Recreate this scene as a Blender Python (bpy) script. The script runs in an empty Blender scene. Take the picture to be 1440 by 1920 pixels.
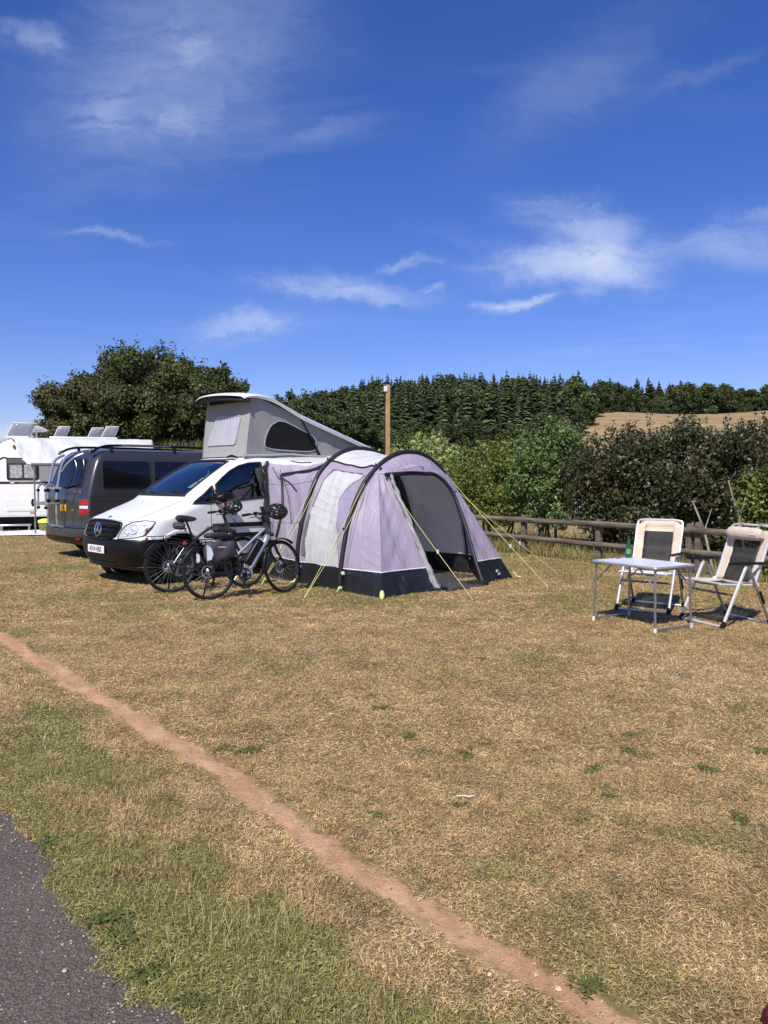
import bpy, bmesh, math, random
import numpy as np
from mathutils import Vector, Matrix, Quaternion

# ------------------------------------------------------------------ camera, sky, sun, exposure
scene = bpy.context.scene
col = scene.collection
R = math.radians

cam_data = bpy.data.cameras.new('camera')
cam = bpy.data.objects.new('camera', cam_data)
col.objects.link(cam)
scene.camera = cam
cam.location = (0.0, 0.0, 1.55)
cam.rotation_euler = (R(90 - 2.58), 0, 0)
cam_data.sensor_fit = 'VERTICAL'
cam_data.sensor_height = 36.0
cam_data.lens = 36.0 * 1442 / 1920
cam_data.clip_start = 0.05
cam_data.clip_end = 4000

SUN_EL, SUN_AZ = 50.0, 200.0          # the sun stands behind the photographer, a little to the left
SUN_STRENGTH, SKY_STRENGTH, EXPOSURE = 5.0, 0.10, 0.15

scene.view_settings.view_transform = 'Standard'
scene.view_settings.look = 'None'
scene.view_settings.exposure = EXPOSURE
scene.view_settings.gamma = 1.0
scene.view_settings.use_curve_mapping = False
scene.render.engine = 'CYCLES'
scene.cycles.use_denoising = True
scene.cycles.denoising_input_passes = 'RGB_ALBEDO_NORMAL'
scene.cycles.max_bounces = 8
scene.cycles.transparent_max_bounces = 12

sun_data = bpy.data.lights.new('sun', 'SUN')
sun_data.energy = SUN_STRENGTH
sun_data.angle = R(0.53)
sun_data.color = (1.0, 0.955, 0.88)
sun = bpy.data.objects.new('sun', sun_data)
col.objects.link(sun)
_ce, _se = math.cos(R(SUN_EL)), math.sin(R(SUN_EL))
sun_from = Vector((math.sin(R(SUN_AZ)) * _ce, math.cos(R(SUN_AZ)) * _ce, _se))
sun.rotation_euler = (-sun_from).to_track_quat('-Z', 'Y').to_euler()
sun.location = (-8, -14, 22)


class NT:
    """small helper that wires shader nodes"""
    def __init__(self, tree):
        self.t = tree
        self.t.nodes.clear()

    def n(self, kind, **kw):
        nd = self.t.nodes.new(kind)
        for k, v in kw.items():
            if k.startswith('i_'):
                key = k[2:]
                key = int(key) if key.isdigit() else key.replace('_', ' ')
                self.put(nd.inputs[key], v)
            else:
                setattr(nd, k, v)
        return nd

    def put(self, sock, v):
        if isinstance(v, bpy.types.NodeSocket):
            self.t.links.new(v, sock)
        elif isinstance(v, bpy.types.Node):
            self.t.links.new(v.outputs[0], sock)
        else:
            if sock.type == 'RGBA' and not isinstance(v, (int, float)) and len(v) == 3:
                v = (*v, 1.0)
            sock.default_value = v

    def math(self, op, a, b=0.0, c=0.0, clamp=False):
        nd = self.n('ShaderNodeMath', operation=op, use_clamp=clamp)
        self.put(nd.inputs[0], a); self.put(nd.inputs[1], b); self.put(nd.inputs[2], c)
        return nd.outputs[0]

    def vmath(self, op, a, b=(0, 0, 0)):
        nd = self.n('ShaderNodeVectorMath', operation=op)
        self.put(nd.inputs[0], a); self.put(nd.inputs[1], b)
        return nd.outputs[1] if op in ('DOT_PRODUCT', 'LENGTH', 'DISTANCE') else nd.outputs[0]

    def mix(self, fac, a, b, blend='MIX'):
        nd = self.n('ShaderNodeMix', data_type='RGBA', blend_type=blend, clamp_factor=True)
        self.put(nd.inputs[0], fac); self.put(nd.inputs[6], a); self.put(nd.inputs[7], b)
        return nd.outputs[2]

    def ramp(self, fac, lo, hi, a=0.0, b=1.0):
        nd = self.n('ShaderNodeMapRange', interpolation_type='SMOOTHSTEP')
        self.put(nd.inputs[0], fac)
        for i, v in zip((1, 2, 3, 4), (lo, hi, a, b)):
            self.put(nd.inputs[i], v)
        return nd.outputs[0]

    def noise(self, vec, scale, detail=4.0, rough=0.55, dist=0.0):
        nd = self.n('ShaderNodeTexNoise')
        self.put(nd.inputs['Vector'], vec)
        for k, v in (('Scale', scale), ('Detail', detail), ('Roughness', rough), ('Distortion', dist)):
            self.put(nd.inputs[k], v)
        return nd.outputs[0]

    def comb(self, x, y, z=0.0):
        nd = self.n('ShaderNodeCombineXYZ')
        self.put(nd.inputs[0], x); self.put(nd.inputs[1], y); self.put(nd.inputs[2], z)
        return nd.outputs[0]


def make_world():
    w = bpy.data.worlds.new('World')
    scene.world = w
    w.use_nodes = True
    N = NT(w.node_tree)
    sky = N.n('ShaderNodeTexSky', sky_type='NISHITA', sun_disc=False)
    sky.sun_elevation, sky.sun_rotation = R(SUN_EL), R(SUN_AZ)
    sky.altitude, sky.air_density, sky.dust_density, sky.ozone_density = 60, 1.0, 0.3, 2.2
    tint = N.n('ShaderNodeHueSaturation', i_Saturation=1.28, i_Value=1.0, i_Color=sky)
    tint = N.mix(1.0, tint.outputs[0], (0.82, 0.785, 1.215), 'MULTIPLY')
    # thin cirrus, laid out by the direction one looks into
    d = N.n('ShaderNodeTexCoord').outputs['Generated']
    s = N.n('ShaderNodeSeparateXYZ'); N.put(s.inputs[0], d)
    zc = N.math('MAXIMUM', s.outputs[2], 0.04)
    px, py = N.math('DIVIDE', s.outputs[0], zc), N.math('DIVIDE', s.outputs[1], zc)
    plane = N.comb(px, py)
    warp = N.n('ShaderNodeTexNoise', i_Vector=plane, i_Scale=0.6, i_Detail=3.0)
    wv = N.vmath('SCALE', N.vmath('SUBTRACT', warp.outputs[1], (0.5, 0.5, 0.5)))
    wv.node.inputs[3].default_value = 1.1
    pw = N.vmath('ADD', plane, wv)
    mp = N.n('ShaderNodeMapping', i_Vector=pw, i_Rotation=(0, 0, R(-24)), i_Scale=(0.45, 1.5, 1))
    fib = N.noise(mp.outputs[0], 2.4, 9.0, 0.62, 0.6)
    mp2 = N.n('ShaderNodeMapping', i_Vector=pw, i_Rotation=(0, 0, R(-12)), i_Scale=(0.8, 1.0, 1))
    big = N.noise(mp2.outputs[0], 0.55, 4.0, 0.5, 0.3)
    veil = N.math('MULTIPLY', N.ramp(big, 0.46, 0.72), N.ramp(fib, 0.34, 0.78))
    veil = N.math('MULTIPLY', veil, 0.13)
    # single clouds: a direction, an extent and a tilt each
    yy = N.math('MAXIMUM', s.outputs[1], 0.02)
    ax, az = N.math('DIVIDE', s.outputs[0], yy), N.math('DIVIDE', s.outputs[2], yy)
    ahead = N.ramp(s.outputs[1], 0.05, 0.2)
    q = N.n('ShaderNodeTexNoise', i_Vector=N.comb(ax, az), i_Scale=5.5, i_Detail=7.0, i_Roughness=0.66)
    qv = N.vmath('SUBTRACT', q.outputs[1], (0.5, 0.5, 0.5))
    qs = N.n('ShaderNodeSeparateXYZ'); N.put(qs.inputs[0], qv)
    wx = N.math('ADD', ax, N.math('MULTIPLY', qs.outputs[0], 0.20))
    wz = N.math('ADD', az, N.math('MULTIPLY', qs.outputs[1], 0.10))
    sm = N.n('ShaderNodeMapping', i_Vector=N.comb(wx, wz), i_Scale=(4.0, 15.0, 1), i_Rotation=(0, 0, R(-7)))
    streak = N.noise(sm.outputs[0], 1.7, 10.0, 0.66, 0.7)
    total = veil
    for (cx, cz, rx, rz, tilt, amt, cover, soft) in CLOUDS:
        dx, dz = N.math('SUBTRACT', wx, cx), N.math('SUBTRACT', wz, cz)
        ct, st = math.cos(R(tilt)), math.sin(R(tilt))
        ex = N.math('DIVIDE', N.math('ADD', N.math('MULTIPLY', dx, ct), N.math('MULTIPLY', dz, st)), rx)
        ez = N.math('DIVIDE', N.math('SUBTRACT', N.math('MULTIPLY', dz, ct), N.math('MULTIPLY', dx, st)), rz)
        rr = N.math('SQRT', N.math('ADD', N.math('MULTIPLY', ex, ex), N.math('MULTIPLY', ez, ez)))
        body = N.ramp(rr, 1.15, 0.0)
        m = N.math('MULTIPLY', body, N.math('ADD', soft, N.math('MULTIPLY', N.ramp(N.math('ADD', streak, N.math('MULTIPLY', body, cover)), 0.44, 0.86), 1 - soft)))
        m = N.math('MULTIPLY', N.math('MULTIPLY', m, amt), ahead)
        total = N.math('ADD', total, m)
    total = N.math('MINIMUM', total, 0.85)
    total = N.math('MULTIPLY', total, N.ramp(s.outputs[2], 0.0, 0.06))
    cl = N.mix(total, tint, (6.6, 7.3, 9.0))
    bg = N.n('ShaderNodeBackground', i_Color=cl, i_Strength=SKY_STRENGTH)
    out = N.n('ShaderNodeOutputWorld'); N.put(out.inputs[0], bg)


# single clouds: bearing (degrees right of +y), elevation, half width, half height, tilt, brightness, filling, softness
CLOUD_LIST = [
    (13.7, 15.2, 10.73, 2.46, 1, 0.66, 0.42, 0.22), (14.9, 17.5, 8.74, 3.38, -14, 0.46, 0.3, 0.2), (9.3, 12.4, 3.77, 0.95, 7, 0.55, 0.34, 0.05),
    (24.3, 16.2, 5.96, 2.46, -8, 0.34, 0.22, 0.1), (25.5, 18.6, 3.97, 1.43, 5, 0.32, 0.22, 0.1), (-3.1, 13.4, 11.13, 1.83, -3, 0.44, 0.24, 0.1),
    (-9.4, 10.9, 7.55, 2.07, 9, 0.44, 0.24, 0.1), (-18.2, 16.9, 5.17, 0.68, -8, 0.26, 0.24, 0.1), (1.6, 15.4, 3.58, 0.68, 12, 0.3, 0.26, 0.05),
    (-14.8, 27.9, 15.89, 9.93, 28, 0.26, 0.26, 0.38), (-19.8, 24.7, 3.58, 3.18, 40, 0.2, 0.25, 0.15), (-14.1, 24.5, 7.15, 1.59, 4, 0.2, 0.22, 0.1),
    (-24.0, 29.3, 3.97, 1.83, -8, 0.26, 0.3, 0.2), (-13.1, 28.7, 3.18, 1.99, -35, 0.17, 0.3, 0.2), (-5.0, 23.2, 6.75, 1.03, 14, 0.10, 0.2, 0.2),
    (13.0, 26.4, 13.11, 4.37, 35, 0.1, 0.3, 0.3), (21.8, 27.0, 7.55, 0.95, 20, 0.07, 0.3, 0.3), (3.9, 13.8, 1.11, 0.48, 8, 0.28, 0.4, 0.1),
    (-25.5, 4.1, 3.18, 0.95, 0, 0.55, 0.4, 0.2), (14.2, 13.1, 2.19, 0.72, 5, 0.24, 0.3, 0.1), (5.9, 17.2, 4.77, 1.03, -10, 0.18, 0.2, 0.1),
]
CLOUDS = [(math.tan(R(b)), math.tan(R(e)), R(w), R(h), t, q, f, sf) for b, e, w, h, t, q, f, sf in CLOUD_LIST]
make_world()

# ------------------------------------------------------------------ materials
MATS = {}

def mat(name, c=(0.5, 0.5, 0.5), rough=0.5, metal=0.0, vary=0.12, vscale=6.0, bump=0.0, bscale=40.0,
        coat=0.0, spec=0.5, stretch=None, transl=0.0, c2=None, per_piece=0.0, alpha=1.0, emit=None):
    """plain procedural material: colour broken up by two noises, optional relief and translucency"""
    if name in MATS:
        return MATS[name]
    m = bpy.data.materials.new(name)
    m.use_nodes = True
    N = NT(m.node_tree)
    pos = N.n('ShaderNodeTexCoord').outputs['Object']
    if stretch:
        pos = N.n('ShaderNodeMapping', i_Vector=pos, i_Scale=stretch).outputs[0]
    n1 = N.noise(pos, vscale, 5.0, 0.6)
    n2 = N.noise(pos, vscale * 7.3, 3.0, 0.5)
    f = N.math('ADD', N.math('MULTIPLY', n1, 0.65), N.math('MULTIPLY', n2, 0.35))
    c2 = c2 or tuple(min(1, x * (1 - 1.6 * vary)) for x in c)
    c1 = tuple(min(1, x * (1 + vary)) for x in c) if vary else c
    colr = N.mix(N.ramp(f, 0.3, 0.7), c2, c1)
    if per_piece:
        rnd = N.n('ShaderNodeNewGeometry').outputs['Random Per Island']
        colr = N.mix(1.0, colr, N.comb(*[N.ramp(rnd, 0, 1, 1 - per_piece, 1 + per_piece)] * 3), 'MULTIPLY')
    p = N.n('ShaderNodeBsdfPrincipled')
    N.put(p.inputs['Base Color'], colr)
    N.put(p.inputs['Roughness'], N.math('ADD', rough - 0.06, N.math('MULTIPLY', n1, 0.12)) if rough > 0.1 else rough)
    p.inputs['Metallic'].default_value = metal
    p.inputs['Specular IOR Level'].default_value = spec
    p.inputs['Coat Weight'].default_value = coat
    p.inputs['Coat Roughness'].default_value = 0.04
    if bump:
        b = N.n('ShaderNodeBump', i_Strength=bump, i_Distance=0.01, i_Height=N.noise(pos, bscale, 5.0, 0.6))
        N.put(p.inputs['Normal'], b)
    last = p.outputs[0]
    if transl:
        t = N.n('ShaderNodeBsdfTranslucent', i_Color=colr)
        mx = N.n('ShaderNodeMixShader', i_0=transl, i_1=last, i_2=t)
        last = mx.outputs[0]
    if alpha < 1:
        t = N.n('ShaderNodeBsdfTransparent')
        mx = N.n('ShaderNodeMixShader', i_0=alpha, i_1=t, i_2=last)
        last = mx.outputs[0]
    o = N.n('ShaderNodeOutputMaterial')
    N.put(o.inputs[0], last)
    MATS[name] = m
    return m


def glass_mat(name, tint=(0.55, 0.62, 0.62), refl=0.12, rough=0.01):
    """thin window glass: tinted see-through with a Fresnel reflection"""
    if name in MATS:
        return MATS[name]
    m = bpy.data.materials.new(name); m.use_nodes = True
    N = NT(m.node_tree)
    tr = N.n('ShaderNodeBsdfTransparent', i_Color=tint)
    gl = N.n('ShaderNodeBsdfGlossy', i_Color=(1, 1, 1), i_Roughness=rough)
    fr = N.n('ShaderNodeFresnel', i_IOR=1.55)
    fac = N.math('ADD', N.math('MULTIPLY', fr.outputs[0], 1.1), refl * 0.5, clamp=True)
    mx = N.n('ShaderNodeMixShader', i_0=fac, i_1=tr, i_2=gl)
    o = N.n('ShaderNodeOutputMaterial'); N.put(o.inputs[0], mx)
    MATS[name] = m
    return m

# ------------------------------------------------------------------ mesh helpers

def V(*a):
    return np.array(a if len(a) > 1 else a[0], float)

def unit(v):
    v = np.asarray(v, float); l = np.linalg.norm(v)
    return v / l if l > 1e-12 else v

def smooth_path(pts, n=6):
    """Catmull-Rom curve through the points"""
    P = [np.asarray(p, float) for p in pts]
    if len(P) < 3:
        return P
    Q = [2 * P[0] - P[1]] + P + [2 * P[-1] - P[-2]]
    out = []
    for i in range(1, len(Q) - 2):
        for k in range(n):
            t = k / n
            a, b, c, d = Q[i - 1:i + 3]
            out.append(0.5 * (2 * b + (c - a) * t + (2 * a - 5 * b + 4 * c - d) * t * t + (3 * b - a - 3 * c + d) * t ** 3))
    out.append(P[-1])
    return out


class MB:
    """collects shapes for ONE mesh object"""
    def __init__(self):
        self.v, self.f, self.m = [], [], []

    def add(self, vs, fs, m=0):
        o = len(self.v)
        self.v.extend([tuple(map(float, p)) for p in vs])
        self.f.extend([tuple(i + o for i in f) for f in fs])
        self.m.extend([m] * len(fs))
        return self

    def box(self, c, s, rot=None, m=0, taper=1.0):
        hx, hy, hz = s[0] / 2, s[1] / 2, s[2] / 2
        vs = [(sx * hx * (taper if sz > 0 else 1), sy * hy * (taper if sz > 0 else 1), sz * hz)
              for sz in (-1, 1) for sy in (-1, 1) for sx in (-1, 1)]
        if rot is not None:
            M = rot if isinstance(rot, Matrix) else Matrix.Rotation(rot, 3, 'Z')
            vs = [tuple(M @ Vector(p)) for p in vs]
        vs = [(p[0] + c[0], p[1] + c[1], p[2] + c[2]) for p in vs]
        return self.add(vs, [(0, 2, 3, 1), (4, 5, 7, 6), (0, 1, 5, 4), (2, 6, 7, 3), (0, 4, 6, 2), (1, 3, 7, 5)], m)

    def tube(self, pts, r, n=8, cap=True, m=0, flat=None, closed=False):
        """round (or flattened: flat=(axis, factor)) tube along a polyline"""
        P = [np.asarray(p, float) for p in pts]
        k = len(P)
        rs = list(r) if hasattr(r, '__len__') else [r] * k
        T = []
        for i in range(k):
            if closed:
                T.append(unit(P[(i + 1) % k] - P[i - 1]))
            else:
                T.append(unit(P[min(i + 1, k - 1)] - P[max(i - 1, 0)]))
        ref = np.array((0, 0, 1.0)) if abs(T[0][2]) < 0.9 else np.array((1.0, 0, 0))
        u = unit(np.cross(T[0], ref))
        vs = []
        for i in range(k):
            u = unit(u - T[i] * np.dot(u, T[i]))
            w = np.cross(T[i], u)
            for j in range(n):
                a = 2 * math.pi * j / n
                off = (u * math.cos(a) + w * math.sin(a)) * rs[i]
                if flat is not None:
                    ax = np.asarray(flat[0], float)
                    off = off + ax * np.dot(off, ax) * (flat[1] - 1)
                vs.append(P[i] + off)
        fs = []
        for i in range(k if closed else k - 1):
            i2 = (i + 1) % k
            for j in range(n):
                j2 = (j + 1) % n
                fs.append((i * n + j, i * n + j2, i2 * n + j2, i2 * n + j))
        if cap and not closed:
            fs.append(tuple(range(n - 1, -1, -1)))
            fs.append(tuple((k - 1) * n + j for j in range(n)))
        return self.add(vs, fs, m)

    def lathe(self, prof, n=16, o=(0, 0, 0), axis=(0, 0, 1), m=0, cap=True):
        ax = unit(axis)
        u = unit(np.cross(ax, (0, 0, 1.0) if abs(ax[2]) < 0.9 else (1.0, 0, 0)))
        w = np.cross(ax, u)
        o = np.asarray(o, float)
        vs = []
        for (r, z) in prof:
            for j in range(n):
                a = 2 * math.pi * j / n
                vs.append(o + ax * z + (u * math.cos(a) + w * math.sin(a)) * r)
        fs = []
        for i in range(len(prof) - 1):
            for j in range(n):
                j2 = (j + 1) % n
                fs.append((i * n + j, i * n + j2, (i + 1) * n + j2, (i + 1) * n + j))
        if cap:
            fs.append(tuple(range(n - 1, -1, -1)))
            fs.append(tuple((len(prof) - 1) * n + j for j in range(n)))
        return self.add(vs, fs, m)

    def torus(self, c, axis, R1, r, n=40, k=8, m=0, rz=None):
        ax = unit(axis)
        u = unit(np.cross(ax, (0, 0, 1.0) if abs(ax[2]) < 0.9 else (1.0, 0, 0)))
        w = np.cross(ax, u)
        c = np.asarray(c, float)
        vs, fs = [], []
        rz = rz or r
        for i in range(n):
            a = 2 * math.pi * i / n
            rad = u * math.cos(a) + w * math.sin(a)
            for j in range(k):
                b = 2 * math.pi * j / k
                vs.append(c + rad * (R1 + r * math.cos(b)) + ax * rz * math.sin(b))
        for i in range(n):
            for j in range(k):
                fs.append((i * k + j, i * k + (j + 1) % k, ((i + 1) % n) * k + (j + 1) % k, ((i + 1) % n) * k + j))
        return self.add(vs, fs, m)

    def ell(self, c, r, n=12, k=8, m=0, rot=None):
        vs, fs = [], []
        for i in range(k + 1):
            th = math.pi * i / k
            for j in range(n):
                a = 2 * math.pi * j / n
                p = Vector((r[0] * math.sin(th) * math.cos(a), r[1] * math.sin(th) * math.sin(a), r[2] * math.cos(th)))
                if rot is not None:
                    p = rot @ p
                vs.append((p[0] + c[0], p[1] + c[1], p[2] + c[2]))
        for i in range(k):
            for j in range(n):
                j2 = (j + 1) % n
                fs.append((i * n + j, (i + 1) * n + j, (i + 1) * n + j2, i * n + j2))
        return self.add(vs, fs, m)

    def grid(self, rows, m=0, closed=False, cap=False):
        """rows: list of equally long lists of points"""
        k = len(rows[0])
        vs = [p for r in rows for p in r]
        fs = []
        for i in range(len(rows) - 1):
            for j in range(k if closed else k - 1):
                j2 = (j + 1) % k
                fs.append((i * k + j, i * k + j2, (i + 1) * k + j2, (i + 1) * k + j))
        if cap:
            fs.append(tuple(range(k - 1, -1, -1)))
            fs.append(tuple((len(rows) - 1) * k + j for j in range(k)))
        return self.add(vs, fs, m)

    def prism(self, poly, d0, d1, fn, m=0):
        """polygon (a, b) pushed from depth d0 to d1; fn(a, b, d) gives the point"""
        n = len(poly)
        vs = [fn(a, b, d0) for a, b in poly] + [fn(a, b, d1) for a, b in poly]
        fs = [tuple(range(n - 1, -1, -1)), tuple(range(n, 2 * n))]
        fs += [(i, (i + 1) % n, n + (i + 1) % n, n + i) for i in range(n)]
        return self.add(vs, fs, m)

    def build(self, name, mats, parent=None, smooth=True, sharp=38, bevel=0.0, solid=0.0):
        me = bpy.data.meshes.new(name)
        me.from_pydata(self.v, [], self.f)
        mats = mats if isinstance(mats, (list, tuple)) else [mats]
        for x in mats:
            me.materials.append(x)
        if len(mats) > 1:
            me.polygons.foreach_set('material_index', self.m)
        bm = bmesh.new(); bm.from_mesh(me)
        bmesh.ops.recalc_face_normals(bm, faces=bm.faces[:]) if not getattr(self, 'keep', False) else None
        bm.to_mesh(me); bm.free()
        if smooth:
            me.polygons.foreach_set('use_smooth', [True] * len(me.polygons))
            if sharp:
                me.set_sharp_from_angle(angle=R(sharp))
        me.update()
        o = bpy.data.objects.new(name, me)
        col.objects.link(o)
        if parent is not None:
            o.parent = parent
        if bevel:
            b = o.modifiers.new('bevel', 'BEVEL'); b.width = bevel; b.segments = 2; b.limit_method = 'ANGLE'
        if solid:
            b = o.modifiers.new('thick', 'SOLIDIFY'); b.thickness = solid; b.offset = -1
        return o


def tag(o, label=None, cat=None, group=None, kind=None):
    for k, v in (('label', label), ('category', cat), ('group', group), ('kind', kind)):
        if v:
            o[k] = v
    return o


def thing(name, label, cat, loc=(0, 0, 0), rz=0.0, group=None):
    o = bpy.data.objects.new(name, None)
    o.empty_display_size = 0.2
    col.objects.link(o)
    o.location = loc
    o.rotation_euler = (0, 0, rz)
    return tag(o, label, cat, group)


def raw_mesh(name, verts, faces, mats, parent=None, smooth=False):
    """fast path for big meshes: numpy verts (n,3) and equal-sized faces (m,k)"""
    me = bpy.data.meshes.new(name)
    nv, (nf, k) = len(verts), faces.shape
    me.vertices.add(nv)
    me.vertices.foreach_set('co', np.ascontiguousarray(verts, np.float32).ravel())
    me.loops.add(nf * k)
    me.loops.foreach_set('vertex_index', np.ascontiguousarray(faces, np.int32).ravel())
    me.polygons.add(nf)
    me.polygons.foreach_set('loop_start', np.arange(0, nf * k, k, dtype=np.int32))
    me.polygons.foreach_set('loop_total', np.full(nf, k, np.int32))
    if smooth:
        me.polygons.foreach_set('use_smooth', np.ones(nf, bool))
    for x in (mats if isinstance(mats, (list, tuple)) else [mats]):
        me.materials.append(x)
    me.update(calc_edges=True)
    me.validate()
    o = bpy.data.objects.new(name, me)
    col.objects.link(o)
    if parent is not None:
        o.parent = parent
    return o


def text_mesh(name, s, size, mtl, parent, M, width=1.0, extrude=0.001):
    """lettering as a mesh; M places its local x (reading direction) / y (up) / z (out) frame"""
    cu = bpy.data.curves.new(name + '_c', 'FONT')
    cu.body = s; cu.size = size; cu.align_x = 'CENTER'; cu.align_y = 'CENTER'; cu.extrude = extrude
    cu.resolution_u = 3
    t = bpy.data.objects.new(name + '_t', cu)
    col.objects.link(t)
    bpy.context.view_layer.update()
    me = bpy.data.meshes.new_from_object(t.evaluated_get(bpy.context.evaluated_depsgraph_get()))
    bpy.data.objects.remove(t); bpy.data.curves.remove(cu)
    for v in me.vertices:
        v.co = M @ Vector((v.co.x * width, v.co.y, v.co.z))
    me.materials.clear(); me.materials.append(mtl)
    me.name = name
    o = bpy.data.objects.new(name, me)
    col.objects.link(o); o.parent = parent
    return o


def frame(o, x, y, z):
    return Matrix(((x[0], y[0], z[0], o[0]), (x[1], y[1], z[1], o[1]), (x[2], y[2], z[2], o[2]), (0, 0, 0, 1)))


def copy_tree(o, parent=None):
    c = o.copy(); col.objects.link(c); c.parent = parent
    for ch in list(o.children):
        copy_tree(ch, c)
    return c

# plain stock materials used on many things
BLACK_PLASTIC = mat('black_plastic', (0.0055, 0.0055, 0.006), 0.38, vary=0.2, spec=0.28)
BLACK_MATT = mat('black_matt', (0.008, 0.008, 0.009), 0.75, vary=0.2)
RUBBER = mat('rubber', (0.012, 0.012, 0.012), 0.8, spec=0.25, vary=0.25, bump=0.3, bscale=90)
ALLOY = mat('brushed_alloy', (0.62, 0.63, 0.65), 0.32, 0.9, vary=0.08)
CHROME = mat('chrome', (0.85, 0.86, 0.88), 0.08, 1.0, vary=0.03)
WHITE_PAINT = mat('white_car_paint', (0.71, 0.715, 0.71), 0.35, coat=0.25, vary=0.02, vscale=2)
DARK_GLASS = mat('privacy_glass', (0.006, 0.007, 0.009), 0.03, vary=0.0, spec=0.6)
WHITE_PLASTIC = mat('white_plastic', (0.76, 0.76, 0.74), 0.4, vary=0.04)
YELLOW_CORD = mat('yellow_cord', (0.62, 0.61, 0.22), 0.6, vary=0.1)

# ------------------------------------------------------------------ terrain
rng = np.random.default_rng(7)

def sstep(x, a, b):
    t = np.clip((np.asarray(x, float) - a) / (b - a), 0, 1)
    return t * t * (3 - 2 * t)

def terrain(X, Y):
    X = np.asarray(X, float); Y = np.asarray(Y, float)
    bank = 2.5 * sstep(Y, 26.5, 31.5) * sstep(-X, 1.0, 5.0)
    up = np.where(Y > 75, (Y - 75) * 0.137, 0.0) * sstep(Y, 70, 130)
    top = 31.0
    up = np.where(up > top - 6, top - 6 + 6 * (1 - np.exp(-(up - top + 6) / 6)), up)
    side = sstep(X / np.maximum(Y, 1), -0.50, 0.08)
    swell = 1.2 * np.sin(X * 0.021 + 1.3) * sstep(Y, 90, 180) + 0.8 * np.sin(X * 0.05 + Y * 0.03) * sstep(Y, 90, 180)
    return bank * (1 - sstep(Y, 60, 110)) + (up + swell) * side

PATH_PTS = [(-7.6, 12.1), (-5.3, 9.3), (-3.72, 7.4), (-2.48, 5.9), (-1.6, 4.83), (-0.91, 4.04), (-0.4, 3.35), (-0.04, 2.9),
            (0.24, 2.55), (0.46, 2.33), (0.63, 2.15), (1.25, 1.35), (2.1, 0.2)]
ROAD_EDGE = [(-6.5, 8.6), (-4.7, 7.0), (-3.4, 5.7), (-2.5, 4.5), (-1.84, 3.57), (-1.52, 3.22), (-1.26, 2.9), (-0.97, 2.53),
             (-0.75, 2.28), (-0.58, 2.12), (-0.2, 1.6), (0.5, 0.7), (1.3, -0.4)]

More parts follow.
